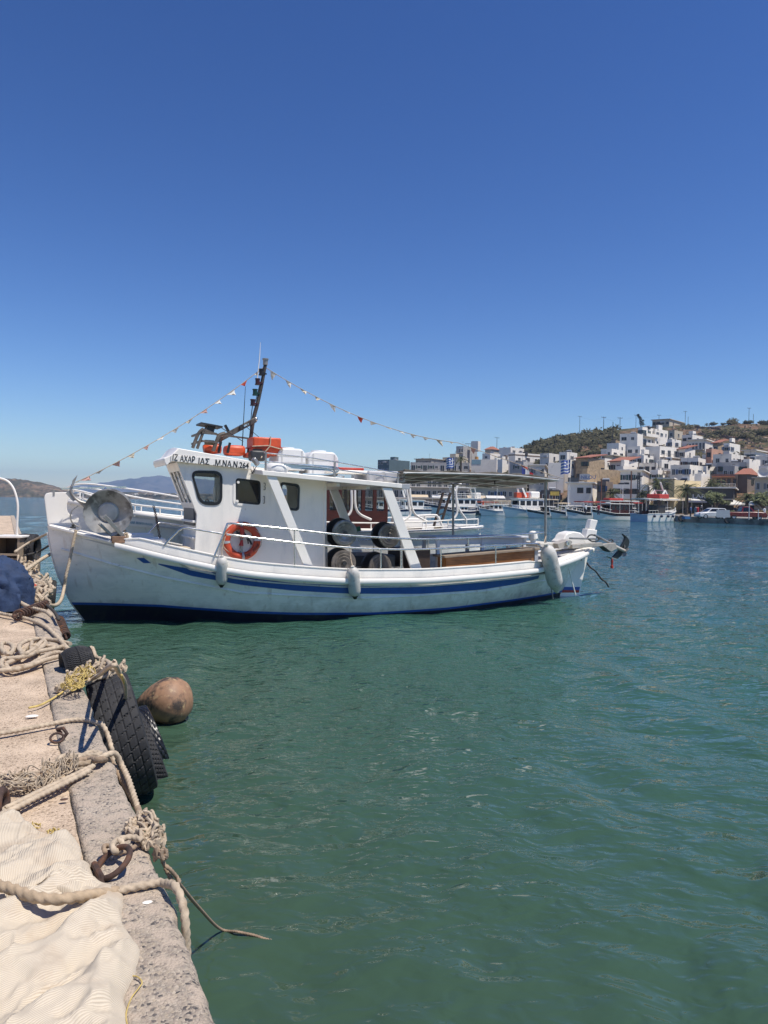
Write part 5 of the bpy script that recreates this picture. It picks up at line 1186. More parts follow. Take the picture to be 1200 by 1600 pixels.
# --- ropes
RG = 'mooring ropes on the quay'
def over(px, py, n=-.02): return qw(px, py, n)
rope('mooring_rope', gp([(-60, 1156), (0, 1146), (40, 1139), (80, 1131), (112, 1125), (135, 1125), (150, 1129)])+[over(160, 1137, .0)+Vector((0, 0, .02)), over(169, 1150, -.03), over(174, 1168, -.04), over(176, 1182, -.05), over(178, 1215, -.05)], .0145, ROPE, 'pale rope crossing the concrete above the small ring and dropping beside the tyre', group=RG)
rope('mooring_rope', gp([(50, 1222), (62, 1212), (80, 1203), (95, 1194), (115, 1190), (140, 1186)], .035)+[g(155, 1187, .06), over(172, 1197, .02)+Vector((0, 0, .03)), over(190, 1217, -.03), over(206, 1245, -.05), over(217, 1268, -.05), g(225, 1292, .03)], .0165, ROPEB, 'brown rope running along the kerb edge into the big knot', group=RG)
rope('mooring_rope', gp([(92, 1190), (98, 1182), (120, 1181), (150, 1180), (156, 1177), (140, 1176), (128, 1182), (110, 1187), (95, 1190), (120, 1194), (146, 1190)], .035)+[g(163, 1181, .045), over(180, 1183, .0)+Vector((0, 0, .02)), over(191, 1197, -.04), over(200, 1216, -.05), over(208, 1240, -.055), over(215, 1262, -.055)], .0155, ROPE, 'looped cream rope piled on the kerb beside the lorry tyre', group=RG)
for k, (a, b) in enumerate((((10, 1263), (146, 1197)), ((14, 1268), (140, 1204)))):
    (x0, y0), (x1, y1) = a, b
    rope('mooring_rope', gp([(x0-3, y0+2), (x0, y0), (lerp(x0, x1, .35), lerp(y0, y1, .36)), (lerp(x0, x1, .7), lerp(y0, y1, .7)), (x1, y1)], .03), .0145, ROPE, ('upper of two straight parallel ropes running from the iron eye', 'lower of two straight parallel ropes running from the iron eye')[k], group=RG)
def frazzle(name, label, cpts, spread, n, L, r, mt, seed, z0=.015, zr=.04, group=None, cat='rope', turns=4):
    rnd = random.Random(seed); o = bpy.data.objects.new(name, None); C.objects.link(o); c0 = cpts[0]; o.location = c0; tag(o, label, cat, group); m = MB()
    for k in range(n):
        c = rnd.choice(cpts); p = Vector((rnd.gauss(0, spread*.5), rnd.gauss(0, spread*.5), 0))+c-c0; h = rnd.uniform(0, 6.28); P = []
        for q in range(turns*2+3):
            P.append(Vector((p.x, p.y, z0+abs(rnd.gauss(0, zr))))); h += rnd.uniform(-1.05, 1.05); p = p+Vector((math.cos(h), math.sin(h), 0))*L/(turns*2)
            pc = min(cpts, key=lambda cc: (cc-c0-p).length)-c0
            if (p-pc).length > spread*1.2: p = pc+(p-pc)*.6
        m.tube(smooth_path(P, 5), r, 7, twist=.9/r, lobes=3, amp=.15)
    m.build('strands', mt, o); return o
frazzle('frayed_net', 'frayed heap of cream net strands at the left frame edge', [g(x, y) for x, y in ((5, 1235), (20, 1232), (35, 1228), (50, 1232), (65, 1226))], .07, 46, .5, .0036, ROPE, 4, zr=.025, cat='net')
frazzle('frayed_net', 'small tuft of loose fibres between the straight ropes', [g(x, y) for x, y in ((92, 1213), (105, 1208), (82, 1220))], .05, 18, .35, .0032, ROPE, 14, cat='net')
# the coil of rope
o = bpy.data.objects.new('rope_coil', None); C.objects.link(o); c0 = g(45, 1028); o.location = c0; tag(o, 'loose heap of coiled cream rope on the concrete near the far tyre', 'rope', RG)
loops = [[(115, 1015), (90, 1012), (60, 1008), (35, 1013), (15, 1018), (-5, 1022)], [(112, 1022), (85, 1020), (62, 1030), (45, 1040), (20, 1046), (3, 1042), (5, 1030), (25, 1028), (50, 1022), (70, 1005), (62, 998), (50, 1003), (52, 1018), (70, 1016), (98, 1010)], [(2, 1015), (3, 1006), (12, 1005), (20, 1010), (18, 1020), (8, 1020), (2, 1014)], [(110, 1006), (85, 1000), (60, 1000), (40, 1014), (28, 1028), (10, 1038), (20, 1047), (50, 1040), (62, 1032)], [(-15, 1048), (10, 1047), (40, 1042), (75, 1030), (110, 1022)], [(58, 998), (40, 1002), (30, 1010), (36, 1022), (50, 1016), (66, 1002)]]
for k, lp in enumerate(loops):
    m = MB(); P = smooth_path([g(x, y, .02+.022*(k % 3))-c0 for x, y in lp], 10); m.tube(P, .021, 12, twist=40, lobes=3, amp=.14); m.build('loop', ROPE, o)
rope('mooring_rope', gp([(-30, 948), (0, 958), (40, 966), (70, 978), (90, 996), (106, 1014)], .03), .02, ROPE, 'pale rope sweeping from the blue tarpaulin to the far tyre knot', group=RG)
rope('mooring_rope', gp([(-20, 895), (0, 912), (20, 933), (45, 948), (70, 955), (80, 962)], .10), .022, ROPE, 'pale rope lying across the blue tarpaulin', group=RG)
# knot at the far tyre
cs = [g(x, y) for x, y in ((150, 1048), (165, 1050), (178, 1055), (140, 1060), (125, 1068), (108, 1080), (158, 1062))]
frazzle('rope_knot', 'bulky knot of cream ropes above the lorry tyre tread', cs, .085, 30, .60, .0125, ROPE, 21, z0=.02, zr=.04, group='rope knots on the kerb', cat='knot')
frazzle('yellow_twine', 'bright yellow twine tangled in the rope knot by the tyre', [g(x, y, .03) for x, y in ((120, 1075), (135, 1062), (115, 1085), (128, 1068))], .06, 26, .5, .0032, ROPEY, 5, z0=.05, zr=.03, cat='twine')
rope('mooring_rope', [g(100, 1084, .03), g(118, 1072, .05), g(150, 1058, .08), over(175, 1050, .02)+Vector((0, 0, .04)), over(186, 1052, -.1), over(195, 1068, -.22), over(197, 1095, -.30), over(205, 1120, -.36)], .014, ROPE, 'cream rope passing over the top of the lorry tyre', group=RG)
rope('mooring_rope', [over(190, 1055, -.10), over(200, 1085, -.38), over(212, 1112, -.42), over(216, 1128, -.44)], .008, ROPEY, 'thin yellowish line hanging down the side of the lorry tyre', lay=False, group=RG)
rope('mooring_rope', [g(100, 1080, .02), g(80, 1093, .015), g(62, 1102, .012), g(45, 1106, .012)], .008, ROPEY, 'thin yellowish line straying from the knot onto the concrete', lay=False, group=RG)
rope('mooring_rope', [g(118, 1032, .02), g(130, 1028, .1), g(143, 1012, .08), g(150, 1026, .06), g(168, 1034, .05), over(176, 1045, -.05)], .018, ROPE, 'cream rope bent round the small chunky tyre', group=RG)
# big knot near the viewer
cs = [g(x, y) for x, y in ((228, 1300), (236, 1308), (222, 1296), (232, 1316), (215, 1300), (240, 1322))]
frazzle('rope_knot', 'tangled cream rope knot at the kerb edge above the iron ring', cs, .034, 34, .32, .007, ROPE, 31, z0=.010, zr=.022, group='rope knots on the kerb', cat='knot')
rope('mooring_rope', [g(222, 1312, .05), g(205, 1308, .055), g(186, 1312, .06), g(176, 1320, .075), g(180, 1331, .06), g(186, 1326, .05), g(192, 1319, .06), g(185, 1311, .075)], .0125, ROPE, 'cream rope turned round the top of the iron ring', group=RG)
rope('mooring_rope', [g(170, 1322, .04), g(163, 1322, .06), g(164, 1331, .05), g(172, 1332, .03), g(186, 1333, .02), g(205, 1326, .02), g(222, 1316, .025)], .0095, ROPEB, 'brown cord tied from the iron ring to the kerb knot', group=RG)
kd = over(250, 1338, -.02)
frazzle('rope_knot', 'small brown knot just over the kerb edge', [kd+Vector((0, 0, -.01))], .016, 8, .16, .008, ROPEB, 33, z0=0, zr=.02, group='rope knots on the kerb', cat='knot')
rope('mooring_rope', [g(242, 1322, .03), over(249, 1330, -.02), over(256, 1350, -.04), over(264, 1357, -.06), over(277, 1372, -.10), over(280, 1379, -.10), over(274, 1381, -.09), over(266, 1371, -.07), over(258, 1356, -.05)], .0085, ROPEB, 'doubled brown cord hanging off the kerb below the knot', group=RG)
wl = [gr(x, y, 0.0) for x, y in ((343, 1454), (372, 1459), (396, 1462), (414, 1466), (436, 1469))]
rope('mooring_rope', [over(279, 1380, -.10), over(300, 1406, -.25).lerp(Vector(wl[0]), .2), Vector(wl[0])+Vector((0, 0, .012))]+[Vector(p)+Vector((0, 0, .010-.007*i)) for i, p in enumerate(wl[1:])], .0075, ROPEB, 'thin wet cord running from the kerb out onto the water', group=RG)
rope('mooring_rope', gp([(178, 1393), (200, 1388), (225, 1383), (248, 1379)], .022)+[g(262, 1381, .03), over(274, 1390, -.005)+Vector((0, 0, .012)), over(283, 1405, -.02), over(288, 1425, -.025), over(290, 1450, -.025), over(292, 1500, -.03)], .0155, ROPE, 'thick twisted cream rope leaving the cloth and going over the kerb', group=RG)
rope('loose_twine', gp([(200, 1606), (197, 1585), (205, 1560), (216, 1545), (222, 1535), (216, 1527), (208, 1525), (200, 1530)], .01), .0022, ROPEY, 'thin loose twine on the kerb beside the cloth edge', lay=False, cat='twine')
# ropes to the bow
QB = Vector
def bowr(px, py, v=.1): return bw(px, py, v)
rope('bow_line', [bowr(119, 828, .55), bowr(114, 850, .58), bowr(109, 875, .62), bowr(103, 900, .66), bowr(100, 920, .7), Vector(at(95, 938, 13.2)), Vector(at(86, 946, 12.2)), Vector(at(72, 944, 11.4)), g(50, 936, .06), g(20, 925, .05)], .028, ROPE, 'dark banded rope drooping from the bow hoop to the quay', group='bow lines of the fishing boat')
rope('bow_line', [g(24, 862, .55), Vector(at(45, 848, 16.6)), bowr(78, 832, -.1)], .025, ROPE, 'taut pale rope running highest from the crate to the bow', group='bow lines of the fishing boat', lay=False)
rope('bow_line', [g(38, 868, .35), Vector(at(60, 862, 16)), bowr(82, 849, -.1)], .022, ROPED, 'dark taut line running to the bow from the crate', group='bow lines of the fishing boat', lay=False)
rope('bow_line', [g(28, 900, .1), Vector(at(50, 884, 13.6)), Vector(at(68, 872, 14.4)), bowr(86, 862, -.1)], .032, ROPE, 'thick frayed rope running lowest from the quay to the bow', group='bow lines of the fishing boat')
frazzle('rope_heap', 'heap of pale ropes on the quay between crate and blue tarpaulin', [g(x, y) for x, y in ((36, 878), (44, 886), (40, 896), (50, 900), (54, 910), (46, 892))], .22, 20, 1.3, .022, ROPE, 41, z0=.03, zr=.10, cat='rope heap')
frazzle('rope_heap', 'tangle of ropes on the kerb beside the blue tarpaulin', [g(x, y) for x, y in ((62, 918), (66, 928), (58, 936), (70, 942), (80, 950), (60, 925))], .16, 16, 1.1, .02, ROPE, 43, z0=.03, zr=.06, cat='rope heap')
m = MB(); c0 = g(48, 915, .1); m.sphere((0, 0, 0), .06, 10, (1.6, 1, .7)); tag(m.build('red_rag', mat('rag_red', (.5, .09, .05), .8, bump=.4), None, loc=c0), 'small red rag caught among ropes beside the blue tarpaulin', 'rag')
def spring(name, p0, p1, R, label):
    p0, p1 = Vector(p0), Vector(p1); o = bpy.data.objects.new(name, None); C.objects.link(o); o.location = p0; tag(o, label, 'spring', 'coil springs of the mooring lines')
    d = p1-p0; L = d.length; d.normalize(); a = d.orthogonal().normalized(); b = d.cross(a); n = 11
    m = MB(); m.tube([d*L*t+(a*math.cos(t*n*6.283)+b*math.sin(t*n*6.283))*R for t in np.linspace(0, 1, n*14)], R*.26, 6); m.build('coil', RUST, o)
    m = MB(); m.tube([-d*.1, d*L*.5, d*(L+.1)], R*.25, 6); m.build('rod', RUST, o)
spring('mooring_spring', g(25, 962, .07), g(72, 945, .07), .055, 'rusty coil spring lying in front of the blue tarpaulin')
spring('mooring_spring', over(92, 968, -.03), over(103, 995, -.06), .05, 'rusty coil spring hanging off the kerb edge')
rope('mooring_rope', gp([(72, 945), (84, 955), (92, 968)], .08), .02, ROPED, 'dark short line joining the two rusty springs', lay=False, group=RG)
# --- blue tarpaulin heap
TARP = mat('blue_tarpaulin', (.019, .040, .095), .8, var=.3, scale=5, bump=.8, bscale=14)
m = MB(); rows = []; c0 = g(-14, 950)
for i in range(41):
    t = i/40; r = []
    for k in range(90):
        a = 2*math.pi*k/90; rad = math.sin(t*math.pi/2)
        fx = .50*rad*math.cos(a); fy = .48*rad*math.sin(a); h = .70*max(0, math.cos(t*math.pi/2))**.62
        fold = (math.sin(a*9+fbm(a, t, 2)*5)*.07+math.sin(a*17+t*4)*.04)*t**1.2+abs(fbm(math.cos(a)*4, math.sin(a)*4, t*5))*.16
        sl = 1+fold
        r.append((fx*sl, fy*sl, max(.005, h+fold*.35*(1-t)+(.03*math.sin(a*13) if t > .9 else 0))))
    rows.append(r)
m.grid(rows, closed_u=True); tag(m.build('tarpaulin_heap', TARP, None, loc=c0, rz=.4), 'creased dark blue tarpaulin heaped over gear at the left edge', 'tarpaulin')
# --- crate and white arch
d0 = 16.4; cr = Vector(at(14, 880, d0)); cr.z = QZ
o = empty('crate', cr, R_(4), 'weathered white topped wooden crate open to the front, far left on the quay', 'crate')
m = MB(); m.box((-.05, .3, .62), (.62, .6, .05)); m.build('top', WHITE, o, bevel=.01)
for x in (-.33, .19): m = MB(); m.box((x, .3, .3), (.05, .55, .59)); m.build('side', WOODG, o)
m = MB(); m.box((-.07, .56, .3), (.47, .03, .59)); m.build('back', mat('dark_wood', (.05, .03, .02), .6), o)
m = MB(); m.box((-.07, .2, .12), (.47, .3, .03)); m.build('shelf', WOODG, o)
m = MB(); m.box((-.07, .03, .22), (.47, .04, .05)); m.build('front_bar', WOODG, o)
p = [Vector(at(x, y, d0+.1)) for x, y in ((26.5, 838), (27, 815), (28, 795), (26.5, 780), (21, 763), (12, 752), (0, 747.5), (-12, 748), (-24, 758), (-30, 775), (-32, 840))]; c0 = p[0].copy()
m = MB(); m.tube(smooth_path([q-c0 for q in p], 6), .024, 10); tag(m.build('pipe_arch', WHITE2, None, loc=c0), 'bent white pipe arch rising behind the wooden crate', 'pipe')
p = [g(-8, 900, .2), g(10, 893, .3), g(30, 880, .35)]
# --- the cloth
def cloth_mat():
    m = bpy.data.materials.new('ribbed_cream_cloth'); m.use_nodes = True; nt = m.node_tree; P = nt.nodes['Principled BSDF']; L = nt.links.new
    P.inputs['Roughness'].default_value = .95; P.inputs['Specular IOR Level'].default_value = .1
    uv = nt.nodes.new('ShaderNodeUVMap'); uv.uv_map = 'UVMap'; tc = nt.nodes.new('ShaderNodeTexCoord')
    w = nt.nodes.new('ShaderNodeTexWave'); w.wave_type = 'BANDS'; w.bands_direction = 'X'; w.inputs['Scale'].default_value = 52; w.inputs['Distortion'].default_value = .15; w.inputs['Detail'].default_value = 1; w.inputs['Detail Scale'].default_value = .4
    L(uv.outputs[0], w.inputs[0])
    r = nt.nodes.new('ShaderNodeValToRGB'); e = r.color_ramp.elements; e[0].position = .05; e[0].color = (.49, .41, .31, 1); e[1].position = .30; e[1].color = (.62, .54, .42, 1); L(w.outputs[0], r.inputs[0])
    n = nt.nodes.new('ShaderNodeTexNoise'); n.inputs['Scale'].default_value = 5.5; n.inputs['Detail'].default_value = 6; L(tc.outputs['Object'], n.inputs[0])
    mr = nt.nodes.new('ShaderNodeMapRange'); mr.inputs[1].default_value = .54; mr.inputs[2].default_value = .75; mr.inputs[4].default_value = .55; L(n.outputs[0], mr.inputs[0])
    mx = nt.nodes.new('ShaderNodeMix'); mx.data_type = 'RGBA'; L(mr.outputs[0], mx.inputs['Factor']); L(r.outputs[0], mx.inputs['A']); mx.inputs['B'].default_value = (.36, .25, .16, 1)
    L(mx.outputs['Result'], P.inputs['Base Color'])
    b = nt.nodes.new('ShaderNodeBump'); b.inputs['Strength'].default_value = .5; b.inputs['Distance'].default_value = .004; L(w.outputs[0], b.inputs['Height']); L(b.outputs[0], P.inputs['Normal'])
    return m
CLOTH = cloth_mat()
def cloth(name, edge, spine, label, folds, seed, base=.02, th=.05, uvrot=0.6):
    """edge: outline picked on the ground; spine: matching line off to the left"""
    E_ = smooth_path([Vector((*g(x, y)[:2], 0)) for x, y in edge], 10); S_ = smooth_path([Vector((*g(x, y)[:2], 0)) for x, y in spine], 10)
    def arc(P, t):
        d = [0]
        for i in range(len(P)-1): d.append(d[-1]+(P[i+1]-P[i]).length)
        return Vector((np.interp(t*d[-1], d, [p.x for p in P]), np.interp(t*d[-1], d, [p.y for p in P]), 0))
    n, mm_ = 230, 150; rows = []; uv = []
    c0 = E_[0].copy(); c0.z = QZ
    for i in range(n+1):
        t = i/n; a, b = arc(S_, t), arc(E_, t); r = []
        for k in range(mm_+1):
            s = k/mm_; wob = fbm(t*9, seed, 1)*.018*s**4
            p = a.lerp(b, s+wob)
            h = folds(p.x, p.y, t, s)
            edge_t = min(1, (1-s)/.06)*min(1, t/.03)*min(1, (1-t)/.03)
            z = base+th*0+h*(.25+.75*min(1, (1-s)/.12))
            z = z*math.sqrt(max(0, edge_t))*1.0+.002
            r.append(Vector((p.x-c0.x, p.y-c0.y, z)))
            ca, sa = math.cos(uvrot), math.sin(uvrot); q = p+Vector((fbm(p.x*3, p.y*3, seed)*.012+h*.12, fbm(p.x*3, p.y*3, seed+5)*.012, 0))
            uv.append((q.x*ca+q.y*sa, -q.x*sa+q.y*ca))
        rows.append(r)
    m = MB(); m.grid(rows); o = m.build(name, CLOTH, None, loc=c0, ang=180)
    ul = o.data.uv_layers.new(name='UVMap')
    li = np.empty(len(o.data.loops), dtype=np.int32); o.data.loops.foreach_get('vertex_index', li)
    ul.data.foreach_set('uv', np.array(uv)[li].ravel()); tag(o, label, 'cloth', 'striped cloths on the quay'); return o
def ridge(x): return (.5+.5*math.cos(2*x))**1.8
def folds_a(x, y, t, s):
    w = fbm(x*3, y*3, 1)*.9
    c = .85*x-.5*y
    return .045*ridge(c*9+w*1.6)*(.25+.75*s)+.026*ridge(c*21+fbm(x*2, y*2, 6)*2.5)*s**1.5+.02*abs(fbm(x*5, y*5, 4))+.004*fbm(x*14, y*14, 3)+.014*max(0, 1-abs(fbm(x*4.6, y*3.4, 15))*3.2)**2*s
def folds_b(x, y, t, s):
    w = fbm(x*2.5, y*2.5, 2)
    c = .93*x-.36*y+.05*fbm(x*3, y*1.5, 3)
    return .066*ridge(c*10+w*1.4)*(.35+.65*s)+.026*ridge(c*23+fbm(x*1.4, y*.9, 5)*2.6+1)*(.2+.8*s)+.012*ridge(x*4-y*8+w*2.0+1)*(1-s*.5)+.02*abs(fbm(x*2.5, y*2.5, 7))+.003*fbm(x*16, y*16, 9)+.016*max(0, 1-abs(fbm(x*4.2, y*2.6, 12))*3.2)**2*(.4+.6*s)
cloth('ribbed_cloth', [(-40, 1262), (0, 1266), (22, 1276), (48, 1293), (72, 1309), (98, 1310), (116, 1313), (124, 1326), (127, 1343), (141, 1352), (146, 1372), (160, 1384), (163, 1400), (150, 1412), (130, 1416)], [(-160, 1262), (-160, 1280), (-170, 1300), (-180, 1330), (-180, 1360), (-190, 1390), (-190, 1420), (-200, 1440)], 'upper cream ribbed cloth crumpled on the concrete above the thick rope', folds_a, 3.0, uvrot=.5)
cloth('ribbed_cloth', [(-60, 1392), (0, 1398), (40, 1408), (80, 1405), (118, 1400), (150, 1384), (172, 1384), (188, 1396), (192, 1420), (194, 1440), (205, 1465), (213, 1488), (212, 1520), (203, 1548), (198, 1580), (196, 1625), (180, 1690), (120, 1760)], [(-200, 1395), (-230, 1420), (-260, 1470), (-290, 1530), (-310, 1600), (-320, 1680), (-330, 1760), (-260, 1850)], 'large cream ribbed cloth with deep folds in the near corner', folds_b, 8.0, uvrot=-.75)
rope('mooring_rope', gp([(-60, 1372), (-20, 1380), (5, 1385), (30, 1393), (48, 1400), (70, 1404), (95, 1405)], .10)+[g(120, 1402, .085), g(145, 1398, .06), g(165, 1396, .035), g(182, 1392, .022)], .019, mat('tan_rope', (.40, .30, .195), .9, var=.25, scale=20, bump=.5, bscale=160), 'thick twisted tan rope lying across the cream cloths', group=RG)
# small bits
for px, py, r, mt, lb in ((50, 1119, .025, WHITE2, 'white shell chip on the concrete above the pale rope'), (100, 1249, .012, RUST, 'tiny brown pebble near the kerb joint'), (230, 1410, .012, WHITE2, 'small white pebble on the kerb below the thick rope')):
    m = MB(); m.sphere((0, 0, 0), r, 8, (1.7, 1, .35)); tag(m.build('pebble', mt, None, loc=g(px, py, .0), rz=.4), lb, 'pebble')
frazzle('yellow_twine', 'little tuft of yellow twine at the upper cloth corner', [g(x, y) for x, y in ((78, 1306), (84, 1309), (55, 1297))], .02, 9, .14, .0025, ROPEY, 51, z0=.01, zr=.01, cat='twine')
# ================================================================== TOWN
def gd(px, py, lo=60.0, hi=420.0):          # distance at which this line of sight meets the land
    v = ray(px, py); d = lo
    while d < hi:
        p = np.array([0, 0, EYE])+v*(d/v[1])
        if d > hshore(p[0]/p[1])-1 and p[2] <= land_z(p[0], p[1], False): return d
        d += 1.0
    return hi
TW = mat('town_white_wall', (.86, .80, .70), .85, var=.07, scale=.35, bump=.1, bscale=3, wear=((.42, .38, .33), .5, .60, .78))
TW2 = mat('town_offwhite_wall', (.78, .72, .62), .85, var=.08, scale=.4, bump=.1, bscale=3, wear=((.34, .31, .27), .6, .56, .74))
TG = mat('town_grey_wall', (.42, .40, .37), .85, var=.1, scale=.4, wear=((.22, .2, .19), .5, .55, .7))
TC = mat('town_cream_wall', (.52, .45, .34), .85, var=.08, scale=.4, wear=((.38, .31, .22), .5, .58, .72))
TT = mat('town_tan_stone', (.42, .31, .19), .9, var=.2, scale=1.2, bump=.5, bscale=4, wear=((.30, .22, .14), 1.3, .5, .6))
TY = mat('town_yellow_wall', (.66, .54, .32), .85, var=.05, scale=.4)
TTE = mat('town_teal_wall', (.085, .13, .14), .7, var=.1, scale=.4)
TP = mat('town_peach_wall', (.50, .28, .19), .85, var=.1, scale=.5)
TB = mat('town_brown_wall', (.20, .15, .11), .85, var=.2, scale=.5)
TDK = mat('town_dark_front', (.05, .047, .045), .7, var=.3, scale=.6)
TILE = mat('terracotta_tiles', (.33, .13, .08), .85, var=.25, scale=1.2, stretch=(1, 5, 1), bump=.5, bscale=5)
CONC = mat('roof_concrete', (.42, .40, .37), .9, var=.15, scale=.5)
FRM = mat('window_frame_white', (.55, .54, .52), .6)
FRB = mat('window_frame_brown', (.07, .03, .02), .6)
PANE = mat('window_dark_pane', (.018, .02, .024), .25, var=.5, scale=.7)
SHUT = mat('blue_shutter', (.05, .10, .20), .6)
BAR = mat('railing_metal', (.10, .10, .10), .5)
_wm = {}
def win_meshes(w, h, fr):
    k = (round(w, 2), round(h, 2), fr.name)
    if k not in _wm:
        m = MB(); t = .09
        m.box((0, -.02, h/2-t/2), (w, .08, t)); m.box((0, -.03, -h/2+t/2), (w+.1, .12, t)); m.box((-w/2+t/2, -.02, 0), (t, .08, h-2*t)); m.box((w/2-t/2, -.02, 0), (t, .08, h-2*t)); m.box((0, -.015, 0), (t*.6, .05, h-2*t))
        a = m.build('window', fr, smooth=False)
        m = MB(); m.box((0, 0, 0), (w-2*t+.02, .03, h-2*t+.02)); b = m.build('pane', PANE, smooth=False)
        _wm[k] = (a.data, b.data); bpy.data.objects.remove(a); bpy.data.objects.remove(b)
    return _wm[k]
_sh = []
def add_win(par, loc, rz, w, h, fr):
    if not _sh:
        for cm_ in (mat('blue_shutter', (.05, .10, .20), .6), FRB, mat('green_shutter', (.03, .07, .05), .6), mat('grey_shutter', (.2, .2, .2), .6)):
            m = MB(); m.box((0, -.05, 0), (.42, .05, 1.15)); q = m.build('shutter', cm_, smooth=False); _sh.append(q.data); bpy.data.objects.remove(q)
    A, Bm = win_meshes(w, h, fr); o = bpy.data.objects.new('window', A); C.objects.link(o); o.parent = par; o.location = loc; o.rotation_euler = (0, 0, rz)
    p = bpy.data.objects.new('pane', Bm); C.objects.link(p); p.parent = o
    if h < 1.5 and brnd.random() < .35:
        me = _sh[sum(ord(c) for c in par.name) % 4]
        for sd in (-1, 1): q = bpy.data.objects.new('shutter', me); C.objects.link(q); q.parent = o; q.location = (sd*(w/2+.22), 0, 0)
brnd = random.Random(11)
def wallbox(m, x0, x1, y0, y1, z0, z1, par=.45, th=.22):
    m.box2(x0, x1, y0, y0+th, z0, z1); m.box2(x0, x1, y1-th, y1, z0, z1); m.box2(x0, x0+th, y0+th, y1-th, z0, z1); m.box2(x1-th, x1, y0+th, y1-th, z0, z1)
def bld(label, xl, xc, xr, ytop, ybase, al, wm, L='', R='', opt='', cat='house', fr=None, d=None, floor=3.0, roof=None, group=None, name='house'):
    """xc: the near corner seen in the photo, xl/xr: ends of its left and right faces"""
    fr = fr or FRM; d = d or gd(xc, ybase); Cn = at(xc, ytop, d); ztop = Cn[2]; a_ = R_(al)
    if xr <= xc+1: xr = None
    l = np.array([-math.cos(a_), math.sin(a_)]); r = np.array([math.sin(a_), math.cos(a_)])
    def ln(px, v):
        k = (px-600)/FPX; den = v[0]-k*v[1]
        return (k*Cn[1]-Cn[0])/den if abs(den) > .02 else 8.0
    WL = min(60, max(1.5, ln(xl, l))); WR = min(22, max(1.5, ln(xr, r))) if xr else 7.0
    cs = [Cn[:2], Cn[:2]+l*WL, Cn[:2]+r*WR, Cn[:2]+l*WL+r*WR]
    zb = min(land_z(p[0], p[1], False) for p in cs)-1.2
    if 'float' in opt: zb = at(xc, ybase, d)[2]
    zg = max(land_z(*cs[0], False), zb)
    o = empty(name, (Cn[0], Cn[1], zb), -a_, label, cat, group); H = ztop-zb; gz = zg-zb
    m = MB(); wallbox(m, -WL, 0, 0, WR, 0, H); o_w = m.build('wall', wm, o, smooth=False)
    m = MB(); m.box2(-WL+.2, -.2, .2, WR-.2, H-.75, H-.5); m.build('roof', CONC if roof is None else roof, o, smooth=False)
    if 'cornice' in opt: m = MB(); m.box2(-WL-.5, .5, -.55, WR+.3, H-.02, H+.22); m.build('cornice', TC if wm in (TC, TT) else TW, o, smooth=False)
    if 'band' in opt: m = MB(); m.box2(-WL-.04, .04, -.05, WR+.03, H-1.0, H-.55); m.build('roof_band', TB, o, smooth=False)
    def face(spec, W, side):
        if not spec: return
        c, rws = [int(q) for q in spec.split('x')]
        for i in range(rws):
            zc = H-1.6-i*floor-(.5 if 'band' in opt else 0)
            if zc < gz+.6: break
            for k in range(c):
                if brnd.random() < .12: continue
                door = ('balc'+side in opt) and brnd.random() < .6
                w = min(brnd.choice((.8, 1.0, 1.2, 1.2, 1.7)) if not door else brnd.choice((1.5, 2.2)), W/c*.72); h = brnd.choice((1.0, 1.2, 1.4)) if not door else 2.1
                s = (k+.5)/c*W+brnd.uniform(-.12, .12); zz = zc-(.35 if door else 0)
                if side == 'L': add_win(o, (-W+s, -.03, zz), 0, round(w, 1), h, fr)
                else: add_win(o, (.03, s, zz), R_(90), round(w, 1), h, fr)
            if 'balc'+side in opt and zc-1.4 > gz:
                m = MB(); z0 = zc-1.45
                if side == 'L': m.box2(-W+.3, -.3, -1.3, -.004, z0, z0+.16)
                else: m.box2(.004, 1.3, .3, W-.3, z0, z0+.16)
                b = m.build('balcony', TW if wm is not TC else TC, o, smooth=False); m = MB()
                if 'solid' in opt:
                    if side == 'L': m.box2(-W+.3, -.3, -1.3, -1.18, z0+.16, z0+1.0)
                    else: m.box2(1.18, 1.3, .3, W-.3, z0+.16, z0+1.0)
                    m.build('parapet', TW, b, smooth=False)
                else:
                    if side == 'L':
                        for zz in (.4, .7, 1.0): m.box2(-W+.3, -.3, -1.28, -1.22, z0+zz, z0+zz+.05)
                        for q in np.arange(-W+.3, -.2, 1.1): m.box2(q, q+.06, -1.27, -1.23, z0+.16, z0+1.0)
                    else:
                        for zz in (.4, .7, 1.0): m.box2(1.22, 1.28, .3, W-.3, z0+zz, z0+zz+.05)
                        for q in np.arange(.3, W-.2, 1.1): m.box2(1.23, 1.27, q, q+.06, z0+.16, z0+1.0)
                    m.build('railing', BAR if 'white' not in opt else TW, b, smooth=False)
    face(L, WL, 'L'); face(R, WR, 'R')
    if 'tile' not in opt:
        if brnd.random() < .5: opt += ' aerial'
        if brnd.random() < .35: opt += ' tank'
        if brnd.random() < .25 and L: opt += ' ac'
        for q in range(brnd.randrange(0, 4)): m = MB(); x = -WL*brnd.uniform(.1, .9); m.box((x, WR*brnd.uniform(.15, .6), H-.1), (brnd.uniform(.5, 1.6), brnd.uniform(.5, 1.2), brnd.uniform(.7, 1.5))); m.build('roof_clutter', brnd.choice((TW, TG, TB, BLACK, TDK)), o, smooth=False)
